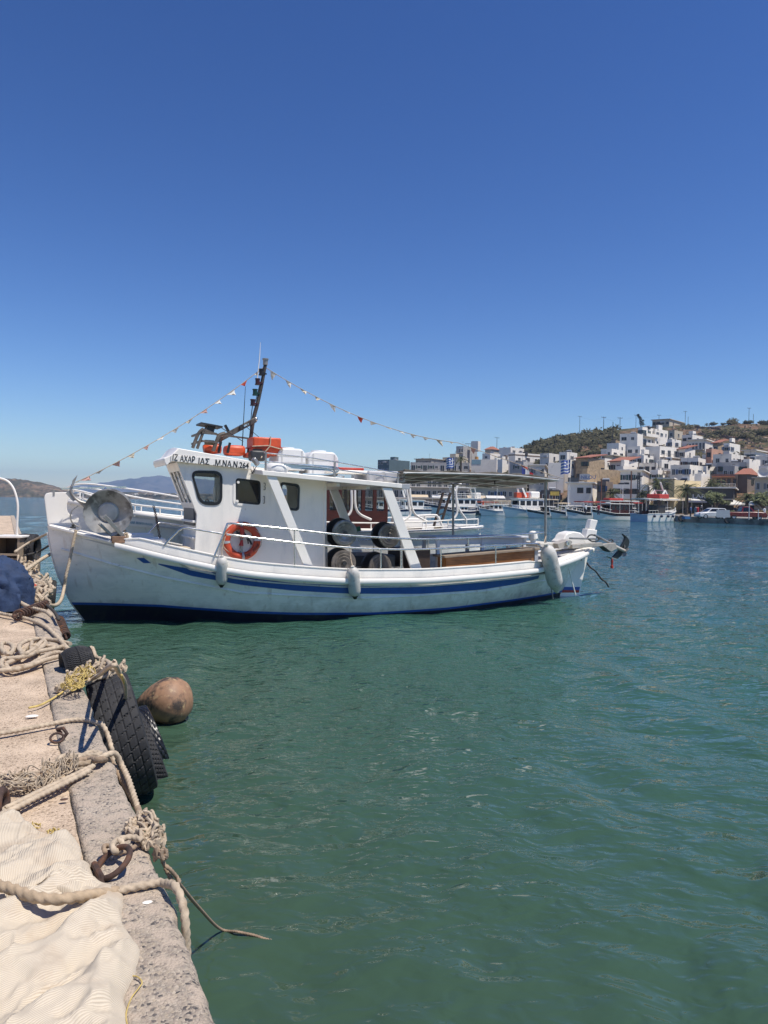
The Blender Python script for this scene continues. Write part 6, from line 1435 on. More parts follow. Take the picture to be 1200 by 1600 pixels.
    if 'tank' in opt:
        x = -WL*.4; m = MB(); m.cyl((x-.7, WR*.5, H+.4), (x+.7, WR*.5, H+.4), .4, 14); m.box((x, WR*.5, H-.2), (1.0, .6, .7)); m.build('water_tank', mat('tank_grey', (.35, .36, .37), .5, metal=.3), o)
        m = MB(); m.add([(x-.8, WR*.5-1.2, H-.3), (x+.8, WR*.5-1.2, H-.3), (x+.8, WR*.5-.4, H+.4), (x-.8, WR*.5-.4, H+.4)]+[(x-.8, WR*.5-1.15, H-.36), (x+.8, WR*.5-1.15, H-.36), (x+.8, WR*.5-.35, H+.34), (x-.8, WR*.5-.35, H+.34)], [(0, 1, 2, 3), (7, 6, 5, 4), (0, 4, 5, 1), (1, 5, 6, 2), (2, 6, 7, 3), (3, 7, 4, 0)]); m.build('solar_panel', BLACK, o, smooth=False)
    if 'hut' in opt: m = MB(); m.box((-WL*.65, WR*.6, H+.6), (min(3, WL*.4), min(2.6, WR*.5), 2.2)); m.build('roof_hut', wm, o, smooth=False)
    if 'ac' in opt:
        for x in (-WL*.3, -WL*.45): m = MB(); m.box((x, -.25, H-1.0), (.9, .4, .6)); m.cyl((x-.15, -.46, H-1.0), (x-.15, -.44, H-1.0), .22, 12); m.build('air_conditioner', FRM, o, smooth=False)
    if 'aerial' in opt: m = MB(); x = -WL*.2; m.cyl((x, 1, H-.5), (x, 1, H+2.2), .03, 6); m.bar((x-.6, 1, H+2), (x+.6, 1, H+2), .03, .03); m.bar((x-.4, 1, H+1.7), (x+.4, 1, H+1.7), .03, .03); m.build('aerial', BAR, o)
    if 'tile' in opt:
        m = MB(); e = .5; rz = 1.5; xa, xb, ya, yb = -WL-e, e, -e, WR+e
        if 'hip' in opt: cx, cy = (xa+xb)/2, (ya+yb)/2; vs = [(xa, ya, H), (xb, ya, H), (xb, yb, H), (xa, yb, H), (cx-.8, cy, H+rz), (cx+.8, cy, H+rz)]; fs = [(0, 1, 5, 4), (1, 2, 5), (2, 3, 4, 5), (3, 0, 4), (3, 2, 1, 0)]
        elif 'shed' in opt: vs = [(xa, ya, H), (xb, ya, H+.1), (xb, yb, H+rz), (xa, yb, H+rz), (xa, ya, H-.2), (xb, ya, H-.1), (xb, yb, H+rz-.2), (xa, yb, H+rz-.2)]; fs = [(0, 1, 2, 3), (7, 6, 5, 4), (0, 4, 5, 1), (1, 5, 6, 2), (2, 6, 7, 3), (3, 7, 4, 0)]
        else: cy = (ya+yb)/2; vs = [(xa, ya, H), (xb, ya, H), (xb, yb, H), (xa, yb, H), (xa, cy, H+rz), (xb, cy, H+rz)]; fs = [(0, 1, 5, 4), (3, 4, 5, 2), (0, 4, 3), (1, 2, 5), (3, 2, 1, 0)]
        m.add(vs, fs); m.build('tiled_roof', TILE, o, smooth=False, recalc=True)
    if 'pergola' in opt:
        m = MB()
        for q in np.linspace(-WL+.2, -.2, 5): m.box2(q-.06, q+.06, -2.2, 0, H-.2, H-.05); 
        for q in (-WL+.2, -.2): m.box2(q-.07, q+.07, -2.2, -2.06, gz, H-.2)
        m.build('pergola', TB, o, smooth=False)
    o['_W'] = WL
    return o, WL, WR, H
V = lambda px: math.degrees(math.atan((px-600)/FPX))
# --- left rise behind the moored boats
bld('dark teal block with white tanks on its flat roof at the town\'s left end', 589, 608, 639, 718, 754, 42, TTE, '4x3', '', 'hut', 'building')
bld('low cream house with wide flat roof slab next to the teal block', 648, 674, 692, 717, 752, 35, TC, '5x2', '2x1', 'cornice', fr=FRB)
bld('pinkish cream house with roof hut, behind the striped flag', 690, 714, 730, 714, 746, 38, TC, '3x2', '2x2', 'hut')
o, a, b, c = bld('modern grey apartment block with shaded balconies and tall roof tower', 711, 724, 744, 697, 738, 30, TG, '3x3', '', 'balcL', 'apartment block')
m = MB(); m.box((3.5, 6, c+.2), (3.4, 3, 4.6)); m.build('stair_tower', TW2, o, smooth=False); m = MB()
for x in np.arange(-1.4, 2.0, .9): m.box2(x, x+.1, 5, 5.1, c-.5, c+1.5)
m.box2(-1.5, 2.0, 5, 5.1, c+1.4, c+1.55); m.build('roof_frame', BAR, o, smooth=False)
bld('long grey terrace house with railed balconies, between cream house and blank white wall', 640, 733, 0, 723, 768, 8, TG, '10x3', '', 'balcL', fr=FRM)
o, a, b, c = bld('blank white block with pale blue parapet above the awning', 735, 776, 782, 718, 760, 10, TW2, '', '', '')
m = MB(); m.box2(-a+.1, -a*.62, -.06, -.01, c-1.6, c-.1); m.build('blue_screen', mat('blue_screen', (.25, .38, .42), .6), o, smooth=False)
m = MB(); m.cyl((-a*.8, 2, c), (-a*.8, 2, c+1.0), .6, 12); m.build('orange_tank', mat('orange_tank', (.5, .26, .08), .6), o)
bld('small white flat house left of the tall corner house', 776, 785, 799, 713, 742, 40, TW, '', '1x1', 'tank')
bld('white corner house with brown roof band and shaded left wall', 793, 805, 842, 707, 748, 52, TW, '', '3x2', 'band')
bld('lower grey wing in front of the white corner house', 795, 818, 832, 721, 760, 38, TG, '1x1', '1x1', '')
bld('blue white house with dark tanks on the ridge behind the corner house', 778, 798, 817, 699, 724, 45, TW, '', '2x1', 'tank')
bld('flat roofed house with two dark windows and air conditioners', 826, 851, 856, 727, 768, 14, TW2, '3x2', '', 'cornice ac')
bld('blank white gable block right of the air conditioned house', 855, 881, 888, 723, 770, 14, TW, '', '', 'aerial')
bld('low cream house with parapet just above the awning end', 799, 823, 832, 739, 778, 16, TC, '2x1', '', '')
bld('narrow white house beside the large blue striped flag', 880, 889, 899, 718, 766, 40, TW, '1x2', '1x2', '')
# --- waterfront left
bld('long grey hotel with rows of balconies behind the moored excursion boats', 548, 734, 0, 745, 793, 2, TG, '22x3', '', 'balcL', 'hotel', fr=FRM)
o, a, b, c = bld('beige shop row with flat canopy right of the grey hotel', 736, 822, 0, 762, 794, 6, TC, '9x1', '', 'cornice', 'shop')
o, a, b, c = bld('low dark kiosk with yellow sign behind the bushes', 846, 876, 0, 766, 796, 10, TDK, '3x1', '', '', 'kiosk')
m = MB(); m.box2(-a*.55, -.3, -.12, -.02, c-1.2, c-.3); m.build('sign', mat('sign_yellow', (.62, .44, .08), .5, var=.25, scale=2), o, smooth=False)
# --- town centre
bld('brown and tan stone house with sloping red tile roof', 898, 919, 943, 715, 762, 40, TT, '2x2', '', 'tile shed', fr=FRB)
bld('broad tan stone terrace wall below the red tiled stone house', 908, 918, 983, 732, 776, 56, TT, '', '', '')
o, a, b, c = bld('white waterfront building with two brown windows and rooftop sign', 886, 926, 934, 755, 796, 20, TW, '3x1', '', 'cornice', 'hotel', fr=FRB)
m = MB(); m.box2(-a*.52, -.6, -.3, -.2, c+.7, c+2.0); sg = m.build('sign', FRM, o, smooth=False)
text_mesh('lettering', 'NILOU', 1.05, mat('sign_blue', (.12, .17, .33), .5), sg, Matrix.Translation((-a*.47, -.31, c+.95)) @ Matrix.Rotation(R_(90), 4, 'X'), .02)
m = MB(); m.box2(-a*.98, -a*.54, -.6, -.5, c+.25, c+1.2); m.build('terrace_rail', BAR, o, smooth=False)
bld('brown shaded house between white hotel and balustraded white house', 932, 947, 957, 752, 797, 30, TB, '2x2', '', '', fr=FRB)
o, a, b, c = bld('white two storey waterfront house with balustrade and arched door', 957, 1012, 1019, 757, 798, 24, TW, '4x2', '', 'balcL solid', fr=FRB)
bld('grey upper storey with dark window behind the balustraded white house', 968, 1003, 1013, 735, 780, 24, TW2, '3x2', '', 'cornice')
bld('white house with long balustrade on the slope below the big apartments', 937, 956, 983, 701, 736, 40, TW, '2x2', '3x2', 'balcR solid')
bld('small white upper house above the balustrade', 946, 967, 975, 692, 722, 36, TW, '', '1x1', '')
o, a, b, c = bld('big white stepped apartment block, lower left wing with arches', 966, 996, 1002, 677, 716, 34, TW, '2x3', '', 'tank', 'apartment block')
bld('big white stepped apartment block, tall middle wing with terraces', 995, 1004, 1022, 667, 708, 48, TW, '1x3', '3x4', 'balcR solid', 'apartment block')
bld('big white stepped apartment block, right wing with three window rows', 1012, 1024, 1041, 670, 703, 48, TW, '', '3x3', 'hut', 'apartment block')
bld('white terraced flat with covered veranda under the stepped apartments', 978, 1000, 1010, 697, 726, 34, TW, '2x2', '2x2', 'balcL solid balcR', 'house')
bld('large plain white wall house with two open balconies on its right', 1006, 1031, 1058, 697, 734, 52, TW, '', '3x2', 'balcR', 'house')
bld('flat tan villa standing alone on the hilltop skyline', 1016, 1046, 1066, 655, 667, 40, TC, '4x1', '2x1', 'cornice', 'villa', fr=FRB)
bld('white house with gable and small red roof on the middle slope', 951, 980, 996, 720, 750, 44, TW, '3x1', '1x1', 'tile shed')
bld('grey house with shadowed porch below the plain white wall', 996, 1026, 1031, 723, 756, 24, TW2, '3x2', '', 'pergola', fr=FRB)
bld('white box house right of the shadowed porch', 1030, 1034, 1060, 718, 752, 56, TW, '', '2x1', 'aerial')
bld('white house with dark veranda high on the right slope', 1063, 1082, 1096, 679, 698, 44, TW, '2x1', '1x1', 'hut', fr=FRB)
bld('long house with roofed balcony below the dark veranda house', 1073, 1102, 1114, 687, 712, 36, TW2, '5x2', '', 'cornice balcL')
bld('peach house with terracotta rail on the right slope', 1103, 1112, 1127, 701, 738, 46, TP, '1x2', '2x2', 'balcR', fr=FRB)
bld('small bright white tower house above the long grey house', 1128, 1140, 1154, 692, 722, 44, TW, '1x1', '2x1', 'hut')
bld('long pale house with bright right end and three small windows', 1112, 1143, 1164, 709, 748, 46, TW2, '2x1', '3x1', '')
bld('grey lower house with dark openings under the long pale house', 1118, 1166, 1172, 722, 756, 26, TG, '5x2', '', 'ac', fr=FRB)
bld('little white house with arched door and stepped gable', 1168, 1171, 1186, 717, 754, 56, TW, '', '1x1', '')
bld('pale grey house at the right frame edge on the slope', 1176, 1204, 1216, 712, 748, 36, TW2, '2x2', '', 'tank')
bld('grey and cream corner house with roof terrace in the town middle', 1046, 1078, 1097, 726, 774, 44, TW2, '3x2', '2x2', 'aerial')
bld('white terraced house behind the grey and cream corner house', 1062, 1091, 1104, 715, 746, 36, TW, '3x2', '2x1', 'tank')
bld('low house with hipped orange tile roof at the right', 1150, 1168, 1182, 741, 772, 40, TB, '2x1', '1x1', 'tile hip', fr=FRB)
o, a, b, c = bld('brown balcony house with orange awning above the restaurant', 1110, 1152, 1158, 741, 780, 26, TB, '5x2', '', 'balcL white', fr=FRB)
m = MB(); m.bar((-a+.2, -.9, c-.55), (-.4, -.9, c-.55), 1.7, .08); m.build('awning', mat('orange_awning', (.45, .16, .07), .8), o, smooth=False)
bld('yellow plastered waterfront house without windows', 1050, 1054, 1094, 750, 798, 60, TY, '', '', '', )
bld('grey house with dark shop opening left of the yellow house', 1020, 1050, 1053, 748, 798, 27, TG, '2x2', '', 'cornice', fr=FRB)
bld('small bright white cube house above the restaurant', 1084, 1096, 1108, 740, 778, 46, TW, '', '1x1', '')
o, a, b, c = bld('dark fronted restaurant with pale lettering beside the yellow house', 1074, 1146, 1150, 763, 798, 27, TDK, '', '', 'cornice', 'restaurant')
text_mesh('lettering', 'LARUS', 1.1, FRM, o, Matrix.Translation((-a*.90, -.05, c-2.0)) @ Matrix.Rotation(R_(90), 4, 'X'), .06, sx=1.3)
m = MB(); m.box2(-a+.2, -a*.45, -3.0, -.1, 2.9, 3.3); m.build('fascia', mat('fascia_lilac', (.42, .40, .42), .6), o, smooth=False)
m = MB(); m.box2(-a*.3, -.1, -3.2, -.1, c-2.3, c-2.1); m.build('canopy', TC, o, smooth=False)
o, a, b, c = bld('beige house with barred window at the right frame edge', 1178, 1206, 1216, 747, 798, 34, TC, '3x2', '', 'cornice', fr=FRM)
m = MB(); m.lathe([(.001, 0), (.5, .08), (.9, .3), (1.0, .42), (.88, .3), (.5, .05), (.001, -.04)], Matrix.Translation((-a*.55, 1.2, c+1.0)) @ Matrix.Rotation(R_(75), 4, 'X'), 24); m.cyl((-a*.55, 1.4, c-.4), (-a*.55, 1.3, c+.9), .06); m.build('satellite_dish', FRM, o)

# --- more houses filling the slope
for a_ in (('cream house tucked under the long balustrade', 940, 958, 972, 712, 742, 40, TC, '2x1', '1x1', 'cornice'),
 ('narrow white house left of the red gable house', 932, 945, 954, 716, 748, 42, TW, '1x2', '1x1', ''),
 ('white house with roof terrace right of the red gable house', 992, 1006, 1020, 711, 740, 48, TW, '1x1', '2x1', 'hut'),
 ('small cream house in front of the white box house', 1034, 1050, 1062, 736, 764, 44, TC, '1x1', '1x1', 'pergola'),
 ('tiny white house between the two balcony houses on the right', 1096, 1106, 1114, 710, 734, 44, TW, '1x1', '1x1', ''),
 ('small tan house above the peach house', 1112, 1122, 1132, 692, 718, 46, TT, '1x1', '1x1', 'tile shed'),
 ('low white wall house behind the little arched door house', 1160, 1180, 1196, 704, 730, 44, TW, '2x1', '1x1', 'cornice'),
 ('white house with red shed roof below the covered veranda', 1058, 1070, 1084, 701, 728, 46, TW, '1x1', '1x1', 'tile shed'),
 ('bright white cube high above the plain white wall', 1040, 1050, 1062, 686, 708, 48, TW, '1x1', '1x1', ''),
 ('cream house on the upper slope left of the dark veranda house', 1042, 1054, 1064, 672, 692, 44, TC, '1x1', '1x1', ''),
 ('grey house with dark shopfront behind the brown balcony house', 1128, 1148, 1160, 728, 760, 40, TG, '2x1', '1x1', ''),
 ('white house stepping down beside the grey and cream corner house', 1094, 1104, 1118, 728, 758, 48, TW, '1x2', '1x2', 'balcR'),
 ('white flat roofed house above the beige right edge house', 1184, 1200, 1212, 728, 758, 42, TW, '1x1', '1x1', 'ac'),
 ('small white house below the balustraded house on the slope', 960, 974, 990, 728, 756, 46, TW, '1x1', '2x1', 'hut'),
 ('tan garden wall house left of the stepped apartments', 952, 962, 970, 688, 712, 40, TT, '1x1', '', ''),
 ('pale house behind the blank white gable block', 842, 858, 872, 708, 736, 40, TW2, '1x1', '1x1', 'aerial'),
 ('white house with parapet behind the red tiled stone house', 872, 886, 900, 706, 738, 42, TW, '1x1', '1x1', 'tank'),
 ('cream house between cream row and modern apartment block', 704, 716, 728, 722, 748, 40, TC, '1x1', '1x1', 'hut'),
 ('white house above the orange shed tank block', 752, 766, 780, 708, 738, 44, TW, '1x1', '1x1', ''),
 ('pinkish villa on the ridge right of the modern tower', 756, 768, 778, 702, 728, 40, TC, '1x1', '1x1', 'tile hip'),
 ('white pillared house in front of the white box house on the slope', 1016, 1028, 1044, 734, 768, 46, TW, '1x2', '2x2', 'balcR white')):
    bld(*a_)
# --- utility poles
def pole(px, ytop, ybot, label, arm=True, h=None, d=None, mt=None, name='utility_pole', r=.13):
    d = d or gd(px, ybot); p = Vector(at(px, ybot, d)); zb = land_z(p.x, p.y, False)-.6; zt = at(px, ytop, d)[2]
    o = empty(name, (p.x, p.y, zb), .3, label, 'pole', 'poles above the town'); m = MB(); m.cyl((0, 0, 0), (0, 0, zt-zb), r*1.15, 8, r*.8); m.build('post', mt or mat('pole_wood', (.07, .06, .05), .9), o)
    if arm:
        m = MB(); m.bar((-1.2, 0, zt-zb-.35), (1.2, 0, zt-zb-.35), .14, .14); 
        for x in (-1.1, 0, 1.1): m.cyl((x, 0, zt-zb-.3), (x, 0, zt-zb+.1), .06, 6)
        m.build('crossarm', _mc['pole_wood'], o)
    return o, Vector((p.x, p.y, zt-.3))
PP = []
for px, yt, yb, lb, arm in ((905.5, 650, 677, 'leftmost crossarm utility pole on the hill skyline', True), (943, 651, 674, 'second crossarm pole from the left on the skyline', True), (957, 659, 700, 'plain dark pole rising from the scrub slope', False), (968.5, 652, 673, 'crossarm pole just left of the stepped apartments', True), (993.5, 648, 668, 'crossarm pole beside the lone pine on the skyline', True), (1029.5, 648, 662, 'short crossarm pole left of the hilltop villa', True), (1070.5, 642, 663, 'tall crossarm pole right of the hilltop villa', True), (1075, 651, 663, 'thin plain pole next to the tall crossarm pole', False), (1170, 637, 660, 'rightmost tall crossarm pole on the skyline', True), (1177, 647, 660, 'thin short pole near the rightmost pole', False), (776, 683, 716, 'lone leaning pole behind the left rooftops', True)):
    o, t = pole(px, yt, yb, lb, arm); 
    if arm: PP.append(t)
for i in range(5):
    a, b = PP[i], PP[i+1]; c0 = a; m = MB()
    m.tube([a.lerp(b, t)-Vector((0, 0, 1.2*4*t*(1-t)))-c0 for t in np.linspace(0, 1, 12)], .018, 5); tag(m.build('power_line', BAR, None, loc=c0), ('power line span at the far left of the skyline', 'power line span right of the second pole', 'power line span crossing above the stepped apartments', 'power line span left of the villa', 'power line span over the hilltop villa')[i], 'wire', 'power lines on the skyline')
BRP = mat('brown_post', (.17, .075, .04), .8)
for px, yt, yb, lb in ((938.5, 748, 806, 'tall brown timber post behind the moored boats, left one'), (985, 736, 806, 'tall brown timber post in front of the white balustraded house'), (1137.5, 764, 796, 'slim grey post in front of the brown balcony house')):
    d = 146; p = Vector(at(px, yb, d)); o = empty('timber_post', (p.x, p.y, .9), 0, lb, 'post'); z = at(px, yt, d)[2]-.9; m = MB(); m.cyl((0, 0, 0), (0, 0, z), .16, 8, .11); m.build('post', BRP, o); m = MB(); m.box((0, 0, z-.2), (.5, .1, .1)); m.build('bracket', BAR, o)
d = 150; p = Vector(at(997, 800, d)); o = empty('lattice_mast', (p.x, p.y, .9), 0, 'dark lattice lamp mast in front of the grey upper storey', 'mast'); z = at(997, 738, d)[2]-.9; m = MB()
for x, y in ((-.25, -.25), (.25, -.25), (.25, .25), (-.25, .25)): m.cyl((x, y, 0), (x*.7, y*.7, z), .06, 6)
for k in range(10): zz = z*k/10; m.bar((-.25, -.25, zz), (.25, -.25, zz+z/10), .05, .05); m.bar((.25, -.25, zz), (-.25, -.25, zz+z/10), .05, .05)
m.build('lattice', DARKM, o)
for x in (-1.0, -.4, .4): m = MB(); m.box((x, -.2, z-.4-abs(x)), (.5, .3, .3)); m.build('lamp_head', DARKM, o)

# --- vegetation
def leaf_cluster(m, c, rad, n, size, rnd, flat=.75):
    for _ in range(n):
        u = Vector((rnd.gauss(0, 1), rnd.gauss(0, 1), rnd.gauss(0, 1))); u.normalize(); k = rnd.random()**.4
        p = Vector((c[0]+u.x*rad*k, c[1]+u.y*rad*k, c[2]+u.z*rad*k*flat))
        a = Vector((rnd.gauss(0, 1), rnd.gauss(0, 1), rnd.gauss(0, .7))).normalized(); b = a.orthogonal().normalized(); s = size*rnd.uniform(.6, 1.4)
        m.add([p-a*s, p+b*s*.45, p+a*s, p-b*s*.45], [(0, 1, 2, 3)])
def leafmat(name, col): return mat(name, col, .8, var=.5, scale=.45, spec=.2, wear=([c*.45 for c in col], 1.3, .5, .6))
LF_D = leafmat('dark_scrub_leaves', (.070, .066, .031)); LF_O = leafmat('olive_scrub_leaves', (.13, .115, .06)); LF_T = leafmat('tamarisk_leaves', (.17, .19, .09)); LF_P = leafmat('palm_leaves', (.10, .11, .05)); LF_PINE = leafmat('pine_needles', (.03, .045, .028))
TRK = mat('tree_bark', (.10, .075, .055), .95, var=.3, scale=3, bump=.5, bscale=10)
def bush(px, py, r, label, lm, seed, group='bushes on the hill skyline', name='bush', d=None):
    rnd = random.Random(seed); d = d or gd(px, py); p = Vector(at(px, py, d)); o = empty(name, p, 0, label, 'bush', group)
    m = MB()
    for k in range(7): leaf_cluster(m, (rnd.uniform(-.6, .6)*r, rnd.uniform(-.6, .6)*r, rnd.uniform(.05, .5)*r), r*rnd.uniform(.4, .7), 75, .15*r, rnd, .5)
    m.build('foliage', lm, o, smooth=False); m = MB()
    for k in range(3): m.cyl((0, 0, -.3), (rnd.uniform(-.4, .4)*r, rnd.uniform(-.4, .4)*r, .6*r), .08, 6, .03)
    m.build('stem', TRK, o)
for i, (px, py, r, lb) in enumerate(((826, 701, 2.4, 'dark rounded bush at the low left end of the skyline'), (842, 695, 3.2, 'large dark bush on the left shoulder of the hill'), (862, 688, 3.0, 'dark bush topping the dense left thicket'), (895, 680, 2.0, 'small bush left of the first skyline pole'), (1112, 665, 2.8, 'dark round bush on the skyline right of the villa'), (1130, 664, 1.8, 'low bush between two round skyline bushes'), (1147, 663, 3.6, 'widest bush on the skyline, right of centre'), (1168, 663, 2.2, 'bush at the foot of the rightmost tall pole'), (1196, 664, 3.0, 'bush at the right frame edge of the skyline'), (1090, 667, 1.5, 'tiny bush near the tall pole on the ridge'), (1035, 690, 3.0, 'dark tree clump right of the stepped apartments'), (1120, 683, 3.4, 'dark bush in the middle of the bare right slope'), (1160, 686, 3.4, 'round bush on the bare right slope lower down'), (1188, 682, 3.6, 'big dark bush at the right edge of the bare slope'))):
    bush(px, py, r, lb, LF_D if i % 3 else LF_O, 100+i)
# the lone pine on the ridge
p = Vector(at(1002, 667, gd(1002, 669))); o = empty('pine_tree', p, 0, 'lone wind bent pine standing on the skyline', 'tree'); rnd = random.Random(5)
m = MB(); m.tube(smooth_path([(0, 0, -1), (-.3, 0, 1.5), (-1.0, 0, 3.6), (-1.6, 0, 5.2)], 4), [.25, .08], 8); m.build('trunk', TRK, o)
m = MB()
for k in range(11): t = k/10; leaf_cluster(m, (lerp(.6, -1.5, t)+rnd.uniform(-.9, .9)*(1-t), rnd.uniform(-.9, .9)*(1-t), lerp(1.0, 5.4, t)), lerp(1.3, .55, t), 60, .28, rnd, .5)
m.build('crown', LF_PINE, o, smooth=False)
# scrub covering the slopes: nobody could count it
rnd = random.Random(77); mD, mO = MB(), MB(); n_ = 0
for _ in range(5200):
    px = rnd.uniform(790, 1230); t = rnd.random()
    yt = interp(px, CR_X, CR_Y); py = yt+1+t*((742 if px < 960 else 722)-yt)
    dens = fbm(px*.028, py*.07, 4)*.9+.12
    if 815 < px < 965: dens += .42
    if 960 < px < 1060: dens -= .1
    if px > 1080: dens -= .08+.1*math.sin(py*.9)
    if rnd.random() > dens: continue
    d = gd(px, py, 130); p = at(px, py, d); r = rnd.uniform(.7, 2.0)*(1.35 if px < 965 else 1.0)
    leaf_cluster(mD if rnd.random() < (.75 if px < 965 else .5) else mO, (p[0], p[1], land_z(p[0], p[1])+r*.35), r, 38, .30*r, rnd, .65); n_ += 1
for m_, lm, nm in ((mD, LF_D, 'hillside_scrub'), (mO, LF_O, 'pale_hillside_scrub')):
    o = m_.build(nm, lm, smooth=False); tag(o, 'dark green scrub scattered over the hillside' if lm is LF_D else 'grey green scrub scattered over the hillside', 'scrub', kind='stuff')
m = MB(); m2 = MB()
for _ in range(520):
    px = rnd.uniform(1060, 1230) if rnd.random() < .7 else rnd.uniform(900, 1060); yt = interp(px, CR_X, CR_Y); py = yt+2+rnd.random()*42; d = gd(px, py, 150); p = at(px, py, d); s = rnd.uniform(.2, .7)
    m.box((p[0], p[1], land_z(p[0], p[1])+s*.2), (s*rnd.uniform(1, 2), s*rnd.uniform(1, 2), s), rot=Matrix.Rotation(rnd.random()*3, 4, 'Z') @ Matrix.Rotation(rnd.uniform(-.4, .4), 4, 'X'))
o = m.build('hillside_rocks', mat('pale_rock', (.34, .25, .18), .95, var=.3, scale=.6), smooth=False); tag(o, 'pale stones strewn over the bare slope', 'rocks', kind='stuff')
for k, pts in enumerate((((1075, 668), (1110, 671), (1150, 673), (1200, 677)), ((1092, 679), (1130, 683), (1170, 688)), ((890, 672), (920, 671), (955, 669)))):
    m = MB(); P = []
    for px, py in pts: d = gd(px, py, 150); P.append(Vector(at(px, py, d)))
    P = smooth_path(P, 10); c0 = P[0]; P2 = [Vector((q.x, q.y, land_z(q.x, q.y)))-c0 for q in P]
    for i in range(len(P2)-1): m.bar(P2[i], P2[i+1], .7, 1.5+.4*math.sin(i*2.1))
    tag(m.build('dry_stone_wall', mat('dry_stone', (.24, .17, .12), .95, var=.35, scale=1.5, bump=.6, bscale=4), None, loc=c0, smooth=False), ('upper dry stone terrace wall on the bare right slope', 'lower dry stone terrace wall on the bare right slope', 'dry stone wall along the ridge by the first poles')[k], 'wall', 'dry stone walls')
# palms
def palm(px, ytop, ybase, label, seed, d=None, r=2.6, nf=30):
    d = d or gd(px, ybase); p = Vector(at(px, ybase, d)); p.z = land_z(p.x, p.y, False); h = at(px, ytop, d)[2]-p.z; rnd = random.Random(seed)
    o = empty('palm_tree', p, 0, label, 'palm tree', 'palm trees on the waterfront'); m = MB(); m.tube(smooth_path([(0, 0, -.3), (.1, 0, h*.4), (.0, 0, h*.8)], 5), [.36, .28, .30, .34], 10); m.build('trunk', TRK, o)
    m = MB(); z0 = h*.8
    for k in range(nf):
        a = rnd.random()*6.283; e = rnd.uniform(-.35, 1.35); L = r*rnd.uniform(.8, 1.15); wind = .5; P = []
        for q in range(9):
            t = q/8; P.append(Vector((math.cos(a)*math.cos(e)*L*t+wind*t*t*.9, math.sin(a)*math.cos(e)*L*t, z0+math.sin(e)*L*t-1.25*t*t*L*.55)))
        m.tube(P, [.05, .012], 4)
        for q in range(1, 9):
            t = q/8; dd = (P[q]-P[q-1]).normalized(); sd = dd.cross(Vector((0, 0, 1))); sd = sd.normalized() if sd.length > .01 else Vector((1, 0, 0))
            for sg in (-1, 1):
                for f in (0, .5):
                    b = P[q-1].lerp(P[q], f); ln_ = .55*(1-.55*t); tip = b+sd*sg*ln_*.75+dd*ln_*.6-Vector((0, 0, ln_*.45)); m.add([b-dd*.05, b+dd*.06, tip], [(0, 1, 2)])
    m.build('crown', LF_P, o, smooth=False)
palm(956, 764, 801, 'wind blown palm beside the left brown timber post', 1, d=150, r=3.2)
palm(1028, 748, 797, 'tall palm in front of the grey shop house', 2, d=150, r=4.2, nf=40)
palm(1072, 757, 797, 'palm in front of the yellow house, trunk bare', 3, d=138, r=3.9, nf=38)
palm(1112, 750, 790, 'palm leaning over the dark restaurant', 4, d=150, r=4.0, nf=36)
palm(1166, 772, 798, 'low drooping palm near the white parasols at the right', 5, d=140, r=3.0)
palm(720, 703, 722, 'small distant palm on the rooftops by the grey apartment block', 6, d=230, r=2.6)
palm(1003, 766, 800, 'short palm half hidden by the dark lattice mast', 7, d=152, r=2.4)
def tree(px0, px1, ytop, ybase, label, lm, seed, d, group='trees on the waterfront'):
    rnd = random.Random(seed); px = (px0+px1)/2; p = Vector(at(px, ybase, d)); p.z = .9; w = (px1-px0)/FPX*d/2; h = at(px, ytop, d)[2]-p.z
    o = empty('tamarisk_tree', p, 0, label, 'tree', group); m = MB()
    m.tube(smooth_path([(0, 0, -.2), (.1*w, 0, h*.25), (-.05*w, 0, h*.5)], 4), [.3, .2, .16], 8)
    for k in range(5): a = k*1.3; m.tube(smooth_path([(0, 0, h*.3), (math.cos(a)*w*.3, math.sin(a)*w*.3, h*.5), (math.cos(a)*w*.6, math.sin(a)*w*.6, h*.7)], 3), [.14, .05], 6)
    m.build('trunk', TRK, o); m = MB()
    for k in range(26): a = rnd.random()*6.28; q = math.sqrt(rnd.random())*.85; leaf_cluster(m, (math.cos(a)*q*w, math.sin(a)*q*w, h*rnd.uniform(.48, .92-.25*q)), w*rnd.uniform(.14, .30), 80, .20, rnd, .8)
    m.build('crown', lm, o, smooth=False)
tree(1096, 1140, 763, 800, 'bushy tamarisk tree between the palm and the red pickup', LF_T, 21, 135)
tree(1168, 1215, 764, 800, 'tamarisk tree at the right frame edge over the parasols', LF_T, 22, 138)
for i, (a, b, yt, lb) in enumerate(((868, 888, 765, 'clipped grey green bush left of the brown windows'), (884, 902, 767, 'clipped bush below the brown windows'), (900, 917, 766, 'clipped bush right of the brown windows, half in sun'), (793, 818, 762, 'clipped bush behind the orange lockers'), (822, 842, 765, 'clipped bush near the yellow kiosk sign'), (1142, 1158, 788, 'low yellow green shrub beside the red pickup'))):
    d = 150 if a < 1000 else 128; px = (a+b)/2; bush(px, 799 if a < 1000 else 803, (b-a)/FPX*d*.6, lb, LF_T, 300+i, 'clipped bushes on the waterfront', d=d)

